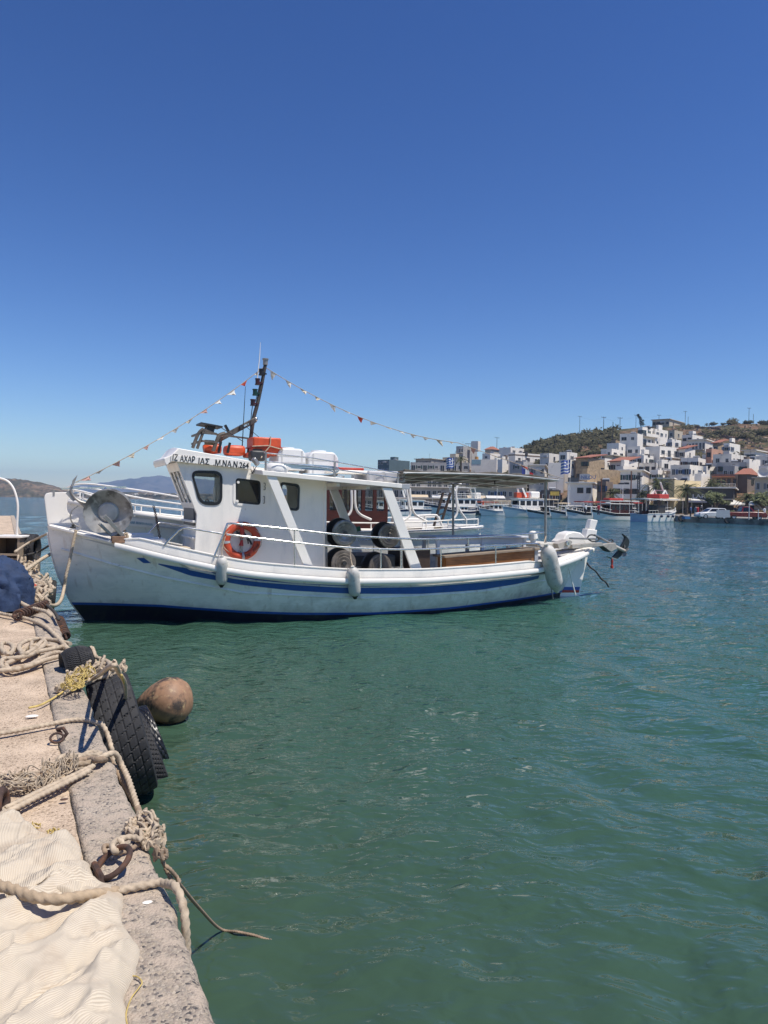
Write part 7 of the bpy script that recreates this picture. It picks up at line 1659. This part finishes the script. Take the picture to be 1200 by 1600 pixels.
# ================================================================== FAR BOATS
def farboat(label, bow, L, yaw, beam, hb, hm, hs, hullm, bandm, cabin=None, canopy=None, transom=False, extras='', name='moored_boat', cm=None, band=(.12, .42)):
    b = gr(*bow); o = empty(name, (b[0], b[1], 0), R_(yaw), label, 'boat', 'boats moored along the far waterfront')
    bs = [(-.06*L, .06), (.03*L, beam*.17), (.15*L, beam*.36), (.4*L, beam*.5), (.7*L, beam*.47), (.9*L, beam*(.44 if transom else .30)), (L*1.0, beam*(.42 if transom else .08))]
    wl = [(0, .04), (.12*L, beam*.22), (.4*L, beam*.43), (.7*L, beam*.42), (.93*L, beam*(.38 if transom else .18)), (.97*L, beam*(.36 if transom else .03))]
    hh = Hull([(-.7, .12*L), (0, 0), (hb, -.06*L)], [(-.7, .93*L), (0, .97*L), (hs, L)], bs, wl, [(-.06*L, hb), (.35*L, hm), (.75*L, hm*.98), (L, hs)], depth=.6, n=28)
    hh.shell(hullm, o); hh.deck(-.15, DECK, o, n=20)
    if transom: m = MB(); m.box((L*.985, 0, hs*.5-.1), (.05, beam*.80, hs+.1)); m.build('transom', mat('pale_blue_paint', (.36, .45, .55), .5, var=.1, scale=2), o)
    hh.band(lambda u: hh.ws(u)-.02, lambda u: hh.ws(u)-band[1], -.05*L, L*.99, .012, bandm, o, 'sheer_band', n=30)
    hh.rail(-.055*L, L*.99, 0, -.03, .10, .08, WHITE2, o, 'gunwale', n=30)
    m = MB(); m.box((-.05*L, 0, hb*.75), (.14, .14, hb*.9), rot=Matrix.Rotation(R_(-9), 4, 'Y')); m.build('stem', WHITE2, o)
    if cabin:
        u0, u1, h, cmt, n = cabin; z0 = hm-.2; bw_ = beam*.36
        wn = [rrect(lerp(u0, u1, (k+.12)/n)*L, lerp(u0, u1, (k+.88)/n)*L, z0+h*.45, z0+h*.85, .08, 2) for k in range(n)]
        for sd in (-1, 1):
            w = plate('cabin_wall', [(u0*L, z0), (u1*L, z0), (u1*L, z0+h), (u0*L-.15, z0+h)], wn, .06, cmt, o, sd*bw_)
            for q in wn: plate('pane', q, [], .01, PANE, w, sd*bw_)
        m = MB(); m.box((u0*L, 0, z0+h*.25), (.06, 2*bw_-.07, h*.5)); m.box((u0*L-.1, 0, z0+h*.93), (.06, 2*bw_-.07, h*.14)); m.build('cabin_end', cmt, o); m = MB(); m.box((u1*L, 0, z0+h/2), (.06, 2*bw_-.07, h)); m.build('cabin_end', cmt, o)
        m = MB(); m.box(((u0+u1)/2*L-.1, 0, z0+h+.05), ((u1-u0)*L+.7, 2*bw_+.35, .12)); m.build('cabin_roof', WHITE2, o, bevel=.03)
    if canopy:
        u0, u1, h, cmt = canopy; z = hm+h; m = MB(); rows = [[(u, y, z+.08*math.cos(y/beam*2.6)+.02*math.sin(u*3)) for y in np.linspace(-beam*.42, beam*.42, 6)] for u in np.linspace(u0*L, u1*L, 8)]
        m.sheet(rows, .16); m.build('canopy', cmt, o)
        for u in np.linspace(u0*L+.1, u1*L-.1, 4):
            for y in (-beam*.4, beam*.4): m = MB(); m.cyl((u, y, hm-.1), (u, y, z), .035, 6); m.build('canopy_post', cm or WHITE2, o)
    for u0_, u1_ in ((.0, .30), (.72, .97)):
        m = MB()
        for sd in (-1, 1):
            P = [(u, sd*max(.05, hh.bsheer(u)-.08), hh.ws(u)+.5) for u in np.linspace(u0_*L, u1_*L, 8)]; m.tube(P, .022, 6)
            for q in P[::2]: m.cyl(q, (q[0], q[1], q[2]-.5), .018, 6)
        m.build('guard_rail', WHITE2, o)
    if 'mast' in extras: m = MB(); m.cyl((.45*L, 0, hm), (.45*L, 0, hm+5), .06, 8, .04); m.bar((.45*L, -.5, hm+4.2), (.45*L, .5, hm+4.2), .05, .05); m.build('mast', WHITE2, o)
    if 'arch' in extras:
        zz = hm+2.35; m = MB()
        for sd in (-1, 1): m.bar((.35*L, sd*beam*.3, zz), (.28*L, sd*beam*.25, zz+1.6), .35, .12, up=(0, 1, 0))
        m.bar((.28*L, -beam*.25, zz+1.6), (.28*L, beam*.25, zz+1.6), .3, .15); m.build('radar_arch', WHITE2, o)
    return o, hh
RC = mat('red_canopy', (.42, .04, .03), .8); WC = mat('white_canopy', (.62, .60, .55), .8); CC = mat('cream_canopy', (.60, .48, .32), .8)
BLH = mat('pale_blue_hull', (.62, .66, .67), .4, var=.06, scale=1.5)
farboat('white cabin boat partly hidden behind the mahogany cabin boat', (566, 804), 9.5, 12, 3, 1.6, 1.1, 1.2, WHITE2, NAVY, (.3, .7, 1.6, WHITE2, 4), (.7, .98, 1.9, WC), extras='mast')
o, hh = farboat('white boat with arched cabin windows left of the big excursion boat', (612, 803.5), 8.5, 18, 2.9, 1.6, 1.1, 1.1, BLH, NAVY, (.28, .75, 1.9, WHITE2, 3), None, extras='arch')
o, hh = farboat('big two deck excursion boat with navy band and white upper deck', (662, 803), 14.5, 12, 4.2, 2.3, 1.6, 1.7, WHITE2, NAVY, (.30, .86, 2.0, WHITE2, 6), None, band=(.1, .55))
zz = 1.6-.2+2.1; L = 14.5; m = MB()
for sd in (-1, 1):
    for h_ in (.5, .95): m.tube([(u, sd*1.7, zz+h_) for u in np.linspace(.25*L, .88*L, 5)], .035, 6)
    for u in np.linspace(.25*L, .88*L, 10): m.cyl((u, sd*1.7, zz), (u, sd*1.7, zz+.95), .03, 6)
m.build('deck_rail', WHITE2, o); m = MB(); m.box((.58*L, 0, zz+2.2), (.36*L, 3.3, .12)); m.build('upper_roof', WHITE2, o)
for u in (.42*L, .74*L):
    for sd in (-1, 1): m = MB(); m.bar((u+.5, sd*1.5, zz), (u, sd*1.5, zz+2.2), .2, .15); m.build('roof_post', WHITE2, o)
m = MB(); m.box((.80*L, 0, zz+.6), (1.4, 2.4, 1.2)); m.build('wheel_box', WHITE2, o, bevel=.1)
m = MB(); m.tube(smooth_path([(.93*L, 1.2, 1.9), (.94*L, 1.25, 2.4), (.94*L, 1.2, 2.9)], 3), .25, 10); m.build('orange_raft', ORANGE, o)
farboat('small dark hulled boat with orange canopy and brown cabin', (731, 804), 6.8, 10, 2.5, 1.3, .85, .95, mat('dark_green_hull', (.03, .06, .07), .4), BLACK, (.35, .7, 1.3, WOODR, 3), (.25, .95, 1.9, mat('orange_canopy', (.5, .12, .06), .8)))
o, hh = farboat('white motor cruiser with large windows and two orange lockers on its roof', (790, 808), 10.5, 22, 3.6, 2.0, 1.4, 1.4, WHITE2, mat('soft_grey_band', (.4, .45, .5), .5), (.2, .70, 2.2, WHITE2, 4), (.70, 1.0, 2.0, CC), extras='arch')
for u in (.22, .36): m = MB(); m.box((u*10.5, -.3, 4.1), (1.1, 1.0, .95)); m.build('orange_locker', ORANGE, o, bevel=.05)
m = MB(); m.box((.55*10.5, 0, 4.2), (2.0, 1.8, 1.2)); m.build('flybridge', WHITE2, o, bevel=.2)
c = gr(802, 808); o = empty('boarding_platform', (c[0], c[1], 0), R_(15), 'white stepped boarding gangway floating before the motor cruiser bow', 'gangway')
for k in range(4): m = MB(); m.box((.75*k, 0, .8), (.42, .5, 1.5), rot=Matrix.Rotation(R_(8), 4, 'Y')); m.box((.75*k+.2, 0, .35), (.5, .5, .3)); m.build('step', WHITE2, o, bevel=.05)
m = MB(); m.box((1.2, .1, 1.65), (3.4, .7, .14)); m.build('deck', WHITE2, o)
m = MB(); m.bar((-1.2, 0, 1.7), (.2, 0, .5), .6, .08); m.build('ramp', mat('teal_ramp', (.18, .28, .32), .6), o)
farboat('small caique with black gunwale and dark cabin, white posts', (826, 809), 7.2, 12, 2.6, 1.55, 1.05, 1.15, BLH, BLACK, (.38, .62, 1.2, mat('dark_cabin', (.04, .035, .03), .5), 2), (.72, 1.05, 1.7, CC))
farboat('caique with white stem and red cover under a dark canopy', (887, 811), 8.2, 30, 2.8, 1.75, 1.15, 1.2, BLH, BLACK, (.40, .75, 1.2, mat('dark_cabin', (.04, .035, .03), .5), 3), (.3, .95, 1.9, RC))
o, hh = farboat('white caique with brown gunwale, seats and cream cabin frames', (928, 812.5), 9.0, 24, 3.0, 1.8, 1.15, 1.2, WHITE2, mat('brown_gunwale', (.05, .025, .02), .5), (.30, .80, 1.75, WOODR, 5), (.25, .95, 2.1, WC))
m = MB(); m.box((4.0, 0, 3.5), (3.0, 1.6, .4)); m.build('red_liferaft', RC, o, bevel=.1)
farboat('low white open boat between the excursion boat and the dark hulled boat', (700, 804.5), 6.0, 14, 2.3, 1.2, .8, .9, WHITE2, NAVY, (.4, .65, 1.1, WHITE2, 2), None)
farboat('white boat with cream canopy left of the motor cruiser', (752, 805.5), 7.5, 16, 2.6, 1.5, 1.0, 1.0, WHITE2, mat('soft_grey_band', (.4, .45, .5), .5), (.3, .7, 1.4, WHITE2, 3), (.3, .95, 2.0, CC), extras='mast')
farboat('white caique with tall mast right of the small black gunwale caique', (862, 810), 7.8, 22, 2.6, 1.6, 1.05, 1.1, WHITE2, BLACK, (.35, .7, 1.4, WHITE2, 3), (.68, .98, 1.9, WC), extras='mast')
farboat('pale boat with white awning squeezed between the two caiques', (908, 811), 7.4, 28, 2.5, 1.5, 1.0, 1.05, WHITE2, NAVY, (.35, .7, 1.3, WHITE2, 3), (.2, .95, 2.0, WC))
farboat('white boat with red cushions left of the day boat transom', (950, 812.5), 7.6, 30, 2.6, 1.5, 1.0, 1.05, WHITE2, BLACK, (.4, .7, 1.2, WOODR, 3), (.2, .95, 2.0, RC), extras='mast')
for k, (px, w, d_, mt_, lb) in enumerate(((655, 4.2, 172, CC, 'cream shop awning left on the quay behind the excursion boat'), (690, 4.5, 172, WC, 'white shop awning behind the excursion boat'), (745, 4.2, 168, CC, 'cream awning behind the dark hulled boat'), (775, 4.2, 166, WC, 'white awning left of the motor cruiser'), (1032, 6, 150, WC, 'white terrace awning in front of the grey shop house'), (1062, 5, 146, CC, 'cream terrace awning before the yellow house'), (1090, 6, 146, WC, 'white terrace awning beside the hatchback'), (1120, 6, 146, TDK, 'dark terrace awning behind the hatchback'))):
    p = at(px, 800, d_); o = empty('shop_awning', (p[0], p[1], .95), 0, lb, 'awning', 'awnings along the waterfront'); m = MB(); m.sheet([[(x, y, 2.7+.25*y) for y in (0, 1.2, 2.4)] for x in np.linspace(-w/2, w/2, 6)], .08); m.build('fabric', mt_, o)
    for x in (-w/2+.1, w/2-.1): m = MB(); m.cyl((x, .1, 0), (x, .1, 2.7), .05, 6); m.build('post', FRM, o)
# the large one stern-to, seen from its near corner
c = gr(1002, 815.5); 
o, hh = farboat('large day boat lying stern to with blue transom and four round fenders', (1064, 810), 10.4, 0, 3.7, 1.9, 1.35, 1.25, WHITE2, WHITE2, None, (.08, .98, 2.25, WC), transom=True, cm=WOODR, band=(.1, .2))
b = gr(1085, 808.5); o.location = (c[0]+7.6, c[1]+6.9, 0); o.rotation_euler = (0, 0, math.atan2(-6.6, -7.9)); 
m = MB(); m.box((5.4, .2, 1.9), (2.4, 1.6, 1.4)); m.build('wheel_cabin', mat('dark_cabin', (.04, .035, .03), .5), o, bevel=.06)  # dark cabin colour stands for the shade beneath the canopy
m = MB()
for k in range(5): m.box((2.2+k*1.4, -.9, 1.35), (.9, .5, .8))
m.build('bench_row', WOODR, o)
m = MB(); m.box((4.8, 0, 4.05), (3.0, 2.2, .7)); m.build('red_upper_seat', RC, o, bevel=.1)
m = MB()
for sd in (-1, 1): m.bar((5.8, sd*1.0, 3.7), (4.2, sd*.9, 5.0), .3, .12, up=(0, 1, 0)); m.bar((3.2, sd*1.0, 3.7), (4.2, sd*.9, 5.0), .2, .1, up=(0, 1, 0))
m.bar((4.2, -.9, 5.0), (4.2, .9, 5.0), .3, .12); m.bar((4.6, .7, 5.0), (5.4, .7, 6.3), .25, .1); m.build('white_arch', WHITE2, o)
for k, u in enumerate((8.8, 6.9, 5.0, 3.2)):
    p = hh.at_u(u, .95, 1, .2); m = MB(); m.sphere(p, .22, 8); m.cyl(p+Vector((0, 0, .15)), p+Vector((0, 0, .5)), .02, 6); m.build('round_fender', NAVY, o)
farboat('small white launch moored behind the large day boat', (1040, 806), 6.5, 20, 2.4, 1.3, .9, .9, WHITE2, BLH, (.3, .7, 1.2, WHITE2, 2), None, extras='arch')

# ================================================================== VEHICLES
def wheel(par, c, r, w):
    m = MB(); M = Matrix.Translation(Vector(c)) @ Matrix.Rotation(R_(90), 4, 'X'); m.lathe([(r*.62, -w/2), (r*.94, -w/2), (r, -w*.35), (r, w*.35), (r*.94, w/2), (r*.62, w/2)], M, 22, closed=True); o = m.build('wheel', RUBBER, par)
    m = MB(); m.lathe([(.001, w*.3), (r*.62, w*.42), (r*.62, -w*.42), (.001, -w*.3)], M, 18); m.build('rim', mat('rim_silver', (.45, .45, .46), .35, metal=.7), o)
def car(label, px, py, yaw, L, W, H, paint, kind, group='vehicles on the far pier', name='car', z=.92):
    p = gr(px, py, z); o = empty(name, (p[0], p[1], z), R_(yaw), label, 'pickup' if kind == 'pickup' else 'car', group); h0 = .28
    if kind == 'pickup': low = [(-L/2, h0+.1), (-L/2, .95), (-L*.14, .97), (L*.18, 1.02), (L*.44, .95), (L/2, .75), (L/2, h0)]; cab = [(-L*.13, .96), (-L*.09, H), (L*.09, H), (L*.22, 1.0)]
    else: low = [(-L/2, h0+.1), (-L/2+.03, .85), (-L*.40, .95), (L*.22, .93), (L*.44, .80), (L/2, .60), (L/2, h0)]; cab = [(-L*.46, .93), (-L*.36, H-.04), (-L*.05, H), (L*.08, H-.03), (L*.27, .92)]
    m = MB(); m.prism(rpoly(low, .12, 3), lambda a, b: (a, -W/2, b), lambda a, b: (a, W/2, b)); m.build('body', paint, o, bevel=.06, recalc=True)
    m = MB(); pc = rpoly(cab, .08, 3); n = len(pc); zc = .93
    def tp(a, b, s): k = (b-zc)/(H-zc); return (a, s*(W/2-.06-.16*k), b)
    m.prism(pc, lambda a, b: tp(a, b, -1), lambda a, b: tp(a, b, 1)); cb = m.build('cabin', paint, o, bevel=.03, recalc=True)
    cx = sum(q[0] for q in cab)/len(cab)
    def sq(f0, f1, z0=.99, z1=H-.12):
        def xa(z, left): 
            t = (z-cab[0][1])/(H-cab[0][1]); return lerp(cab[0][0], cab[1][0], t) if left else lerp(cab[-1][0], cab[-2][0], t)
        return [(lerp(xa(z0, 1), xa(z0, 0), f0), z0), (lerp(xa(z0, 1), xa(z0, 0), f1), z0), (lerp(xa(z1, 1), xa(z1, 0), f1), z1), (lerp(xa(z1, 1), xa(z1, 0), f0), z1)]
    for f0, f1 in (((.08, .48), (.52, .92)) if kind != 'pickup' else ((.12, .86),)):
        for s in (-1, 1):
            q = sq(f0, f1); m = MB(); e = .012; vs = [Vector(tp(a, b, s))+Vector((0, s*e, 0)) for a, b in q]; vi = [Vector(tp(a, b, s))-Vector((0, s*.02, 0)) for a, b in q]
            m.add(vs+vi, [(0, 1, 2, 3), (7, 6, 5, 4), (0, 4, 5, 1), (1, 5, 6, 2), (2, 6, 7, 3), (3, 7, 4, 0)]); m.build('side_window', GL_DARK, o, smooth=False, recalc=True)
    for (a0, z0), (a1, z1), nm, sgn in ((cab[-1], cab[-2], 'windscreen', 1), (cab[0], cab[1], 'rear_window', -1)):
        m = MB(); A, D = (lerp(a0, a1, .12)+sgn*.02, lerp(z0, z1, .12)), (lerp(a0, a1, .86)+sgn*.02, lerp(z0, z1, .86)); vs = []
        for (a, b) in (A, D):
            for s in (-1, 1): y = tp(a, b, s)[1]*.88; vs.append((a, y, b)); vs.append((a-sgn*.05, y, b))
        m.add(vs, [(0, 2, 6, 4), (1, 5, 7, 3), (0, 1, 3, 2), (4, 6, 7, 5), (0, 4, 5, 1), (2, 3, 7, 6)]); m.build(nm, GL_DARK, o, smooth=False, recalc=True)
    for x in (-L*.31, L*.31):
        for s in (-1, 1): wheel(o, (x, s*(W/2-.10), .32), .32, .21)
    for s in (-1, 1):
        m = MB(); m.box((L/2-.06, s*W*.36, .72), (.14, .3, .14)); m.build('headlight', FRM, o, bevel=.02); m = MB(); m.box((-L/2+.03, s*W*.42, .8), (.08, .14, .25)); m.build('tail_light', REDP, o)
    m = MB(); m.box((L/2, 0, .42), (.12, W*.96, .2)); m.box((-L/2, 0, .42), (.12, W*.96, .2)); m.build('bumper', GREYP, o, bevel=.03)
    if kind == 'pickup': m = MB(); m.box((-L*.32, 0, .975), (L*.30, W*.8, .02)); m.build('load_bed', BLACK, o)
    return o
car('white hatchback parked facing left on the far pier', 1112, 811, 184, 4.0, 1.68, 1.46, mat('car_white', (.62, .62, .61), .25, var=.03), 'hatch')
car('dark red pickup truck parked on the far pier beside the white hatchback', 1163, 811.5, -6, 5.2, 1.75, 1.70, mat('car_dark_red', (.16, .012, .012), .25, var=.1), 'pickup', name='pickup_truck')
car('black car parked in the shade behind the white hatchback', 1138, 802, 182, 4.2, 1.7, 1.45, mat('car_black', (.015, .015, .017), .25), 'hatch', z=.95)
car('grey car parked behind the red pickup cab', 1186, 803, 178, 4.2, 1.7, 1.45, mat('car_grey', (.10, .10, .11), .25), 'hatch', z=.95)
car('small pale grey car by the palm at the pier root', 1075, 803, 186, 3.7, 1.6, 1.45, mat('car_silver', (.30, .31, .32), .3), 'hatch', z=.95)
# a notice board, bollards and tyres on the pier
p = gr(1123, 811.5, .92); o = empty('notice_board', (p[0], p[1]-1.2, .92), 0, 'grey panel leaning behind the white hatchback tail', 'board'); m = MB(); m.box((0, 0, .75), (1.7, .06, .95)); m.build('panel', GREYP, o); m = MB()
for x in (-.7, .7): m.cyl((x, .02, 0), (x, .02, .5), .04)
m.build('leg', DARKM, o)
for k, (px, lb) in enumerate(((1065, 'half round black tyre on the pier corner by the day boat'), (1137, 'black tyre hung on the pier below the red pickup front'))):
    p = gr(px, 816, .35); a = p[0]/p[1]; d = shore(a)-.35; tyre('pier_tyre', (a*d, d, .55), (.1, -1, .1), .55, .28, lb, 'rib', nseg=66, group='tyres on the far pier')
m = MB(); p = gr(1175, 812, .92); o = empty('light_post', (p[0], p[1]-1.0, .92), 0, 'white twin post frame at the pier edge before the pickup', 'frame')
for x in (-.9, .3): m = MB(); m.cyl((x, 0, 0), (x, 0, 2.0+(x > 0)*-.6), .06, 8); m.build('post', FRM, o)
m = MB(); m.tube(smooth_path([(-.9, 0, 2.0), (-.8, 0, 2.3), (-.5, 0, 2.35)], 4), .06, 8); m.build('hook', FRM, o)
# parasols
for k, (px, w, lb) in enumerate(((1146, 3.6, 'white square parasol left of three on the waterfront'), (1172, 3.8, 'white square parasol in the middle over the terrace'), (1194, 3.8, 'white square parasol at the right frame edge'))):
    d = 146; p = at(px, 800, d); o = empty('parasol', (p[0], p[1], .95), 0, lb, 'parasol', 'white parasols on the waterfront'); z = at(px, 784, d)[2]-.95; m = MB()
    m.add([(-w/2, -w/2, z-.5), (w/2, -w/2, z-.5), (w/2, w/2, z-.5), (-w/2, w/2, z-.5), (0, 0, z+.4), (-w/2, -w/2, z-.7), (w/2, -w/2, z-.7), (w/2, w/2, z-.7), (-w/2, w/2, z-.7)], [(0, 1, 4), (1, 2, 4), (2, 3, 4), (3, 0, 4), (0, 5, 6, 1), (1, 6, 7, 2), (2, 7, 8, 3), (3, 8, 5, 0), (5, 8, 7, 6)]); m.build('canopy', WC, o, smooth=False); m = MB(); m.cyl((0, 0, 0), (0, 0, z), .05); m.build('pole', FRM, o)

# ================================================================== PEOPLE
SKIN = mat('skin', (.36, .20, .13), .6); HAIR = mat('dark_hair', (.02, .014, .01), .8)
def person(px, py, yaw, label, top, bottom, hat=None, z=.93, lean=0.0, s=1.0):
    p = gr(px, py, z); o = empty('person', (p[0], p[1], z), R_(yaw), label, 'person')
    J = [(0, 0, .95), (0, .0, 1.2), (0, 0, 1.42), (0, .0, 1.52), (0, .02, 1.62), (0, .02, 1.74), (.09, 0, .9), (.11, .03, .5), (.11, -.06, .08), (.11, .10, .04), (-.09, 0, .9), (-.10, -.05, .5), (-.10, .05, .08), (-.10, .2, .04), (.19, 0, 1.40), (.25, .03, 1.13), (.24, .12, .90), (.24, .16, .80), (-.19, 0, 1.40), (-.25, -.03, 1.13), (-.24, .06, .90), (-.24, .10, .80)]
    E_ = [(0, 1), (1, 2), (2, 3), (3, 4), (4, 5), (0, 6), (6, 7), (7, 8), (8, 9), (0, 10), (10, 11), (11, 12), (12, 13), (2, 14), (14, 15), (15, 16), (16, 17), (2, 18), (18, 19), (19, 20), (20, 21)]
    Rr = [.13, .125, .13, .06, .095, .08, .095, .06, .045, .04, .095, .06, .045, .04, .06, .045, .035, .03, .06, .045, .035, .03]
    me = bpy.data.meshes.new('body'); me.from_pydata([tuple(c*s for c in q) for q in J], E_, []); b = bpy.data.objects.new('body', me); C.objects.link(b); b.parent = o
    sk = b.modifiers.new('skin', 'SKIN'); b.modifiers.new('sub', 'SUBSURF').levels = 1
    for v, r in zip(me.skin_vertices[0].data, Rr): v.radius = (r*s, r*s)
    me.skin_vertices[0].data[0].use_root = True; me.materials.append(SKIN)
    m = MB(); m.lathe([(.16, .88), (.165, 1.0), (.155, 1.15), (.185, 1.34), (.17, 1.44), (.07, 1.5)], Matrix.Diagonal((1.15*s, .85*s, s, 1)), 16); m.build('shirt', top, o)
    for sd in (-1, 1): m = MB(); m.tube([(sd*.17*s, 0, 1.42*s), (sd*.26*s, sd*.03, 1.14*s)], [.075*s, .06*s], 10); m.build('sleeve', top, o)
    if bottom is not None:
        for sd, yy in ((1, .03), (-1, -.05)): m = MB(); m.tube([(sd*.085*s, 0, .98*s), (sd*.105*s, yy, .52*s), (sd*.105*s, -yy*1.4, .14*s)], [.115*s, .085*s, .07*s], 10); m.build('trouser_leg', bottom, o)
    else: m = MB(); m.lathe([(.15, 1.0), (.2, .8), (.27, .48)], Matrix.Diagonal((s, .8*s, s, 1)), 16); m.build('skirt', top, o)
    m = MB(); m.sphere((0, -.01, 1.70*s), .115*s, 10, (1, 1.05, .9)); m.build('hair', hat or HAIR, o)
    return o
person(1090, 809, 30, 'person in a long red dress standing beside the white hatchback', mat('red_cloth', (.35, .02, .03), .8), None)
person(1087, 808.5, 120, 'person in grey shirt and pale trousers left of the red dress', mat('grey_cloth', (.25, .26, .3), .8), mat('pale_trousers', (.4, .36, .3), .8))
person(1096, 807.5, 200, 'person with white hat and dark clothes near the hatchback bonnet', mat('dark_cloth', (.03, .03, .04), .8), mat('dark_cloth', (.03, .03, .04), .8), mat('white_hat', (.6, .6, .58), .8))
person(1194, 810.5, 200, 'person in a white shirt standing behind the pickup at the right', mat('white_cloth', (.6, .6, .6), .8), mat('dark_cloth', (.03, .03, .04), .8))
p = gr(1072, 811, .92); o = empty('blue_crate', (p[0], p[1], .92), .3, 'blue plastic crate on the pier corner by the black tyre', 'crate'); m = MB(); m.box2(-.4, .4, -.3, -.26, 0, .3); m.box2(-.4, .4, .26, .3, 0, .3); m.box2(-.4, -.36, -.26, .26, 0, .3); m.box2(.36, .4, -.26, .26, 0, .3); m.box2(-.36, .36, -.26, .26, 0, .05); m.build('box', mat('crate_blue', (.03, .12, .28), .5), o, smooth=False)
m = MB(); m.bar((-.4, 0, .35), (.4, 0, .35), .05, .04); m.build('handle', _mc['crate_blue'], o)

for px, py, yw, lb, tm, bm_ in ((1079, 807.5, 60, 'person in blue shirt by the palm at the pier root', 'blue_cloth', 'dark_cloth'), (1150, 808, 150, 'person in dark shirt between hatchback and pickup', 'dark_cloth', 'pale_trousers'), (1020, 806, 90, 'person in white top on the quay behind the day boat', 'white_cloth', 'pale_trousers'), (915, 805, 40, 'person in pale shirt on the quay by the clipped bushes', 'white_cloth', 'dark_cloth'), (935, 805, 200, 'person in red shirt walking behind the moored caiques', 'red_cloth', 'dark_cloth')):
    person(px, py, yw, lb, _mc.get(tm) or mat('blue_cloth', (.05, .1, .25), .8), _mc[bm_])
# ================================================================== FLAGS
def flag(px0, px1, y0, y1, d, pole_px, label):
    zt = at(pole_px, y0-4, d)[2]; pb = at(pole_px, 800, d); o = empty('flagpole', (pb[0], pb[1], .9), 0, label, 'flag', 'striped flags over the harbour'); H_ = zt-.9
    m = MB(); m.cyl((0, 0, 0), (0, 0, H_), .07, 8, .04); m.build('pole', FRM, o)
    w = abs(px1-px0)/FPX*d; h = (y1-y0)/FPX*d; sg = -1 if px0 < pole_px-2 else 1; n = 9
    def fpt(s, t):
        x = sg*(s*w); drop = .25*s*h; return Vector((x, .35*math.sin(s*7+t*1.2)*s+.1*math.sin(s*15), H_-.15-t*h-drop*.8-.12*math.sin(s*6)))
    blue = mat('flag_blue', (.03, .09, .36), .8); wh_ = mat('flag_white_cloth', (.66, .66, .65), .8)
    fl = None
    for k in range(n):
        m = MB(); s0 = .45 if k < 5 else 0
        m.sheet([[fpt(s, (k+q)/n) for q in (0, 1)] for s in np.linspace(s0, 1, 12)], .02); q = m.build('flag_stripe' if fl else 'flag', blue if k % 2 == 0 else wh_, fl or o); fl = fl or q
    m = MB(); m.sheet([[fpt(s, t) for t in np.linspace(0, 5/n, 6)] for s in np.linspace(0, .45, 8)], .02); m.build('canton', blue, fl)
    for A, B_ in (((0, .45), (2/n, 3/n)), ((.17, .28), (0, 5/n))):
        for off in (.015, -.035): m = MB(); m.sheet([[fpt(s, t)+Vector((0, off, 0)) for t in np.linspace(B_[0], B_[1], 4)] for s in np.linspace(A[0], A[1], 6)], .01); m.build('cross_arm', wh_, fl)
flag(875, 889, 720, 741, 140, 889.5, 'large blue and white striped flag with a cross left of the tan stone house')
flag(700, 712, 717, 733, 172, 708.5, 'smaller blue and white striped flag over the grey terrace house')
c = B(822, 739, 1.3); o = on_boat('tricolour_flag', c, 'small blue white and red flag at the end of the awning', 'flag')
for k, mt in enumerate((mat('tri_blue', (.03, .05, .22), .8), _mc['flag_white_cloth'], mat('tri_red', (.48, .03, .04), .8))):
    m = MB(); m.sheet([[Vector((-.13+.11*k+.11*q, .02*math.sin(q*3+k), .14-.05*k-.05*q-z*.16)) for z in (0, .5, 1)] for q in np.linspace(0, 1, 5)], .004); m.build('flag_stripe', mt, o)

# low far coast: small houses and tree clumps
rnd = random.Random(9)
for k in range(14):
    px = 95+k*15+rnd.uniform(-4, 4); d = 1130+rnd.uniform(0, 60); z = EYE+(horizon(px)-(773.2-rnd.uniform(0, 1.2)))/FPX*d; p = at(px, 774, d); o = empty('shore_house', (p[0], p[1], z-4.5), rnd.random(), 'tiny pale house on the low far shore', 'house', 'tiny houses on the far shore'); m = MB(); w = rnd.uniform(5, 11); m.box((0, 0, 2), (w, 6, 5)); m.box((w*.2, 0, 5), (w*.5, 5, 2.4)); m.build('wall', TC if k % 2 else TW2, o, smooth=False)
m = MB()
for _ in range(150):
    px = rnd.uniform(86, 330); d = rnd.uniform(1110, 1190); p = at(px, 776, d); leaf_cluster(m, (p[0], p[1], EYE+(horizon(px)-774.5)/FPX*d), rnd.uniform(1.5, 4.0), 26, 1.1, rnd, .8)
o = m.build('shore_trees', LF_D, smooth=False); tag(o, 'dark low trees along the far shore', 'trees', kind='stuff')

# ================================================================== HAZE
def haze():
    m = bpy.data.materials.new('haze_air'); m.use_nodes = True; nt = m.node_tree; nt.nodes.remove(nt.nodes['Principled BSDF'])
    v = nt.nodes.new('ShaderNodeVolumePrincipled'); v.inputs['Color'].default_value = (.48, .68, 1.0, 1); v.inputs['Density'].default_value = 0.00020; v.inputs['Anisotropy'].default_value = 0.1
    nt.links.new(v.outputs[0], nt.nodes['Material Output'].inputs['Volume'])
    b = MB(); b.box2(-3500, 1650, -1600, 5700, -3.2, 190); o = b.build('haze', m, smooth=False); tag(o, 'pale blue sea air softening the far mountains', 'haze', kind='stuff')
haze()
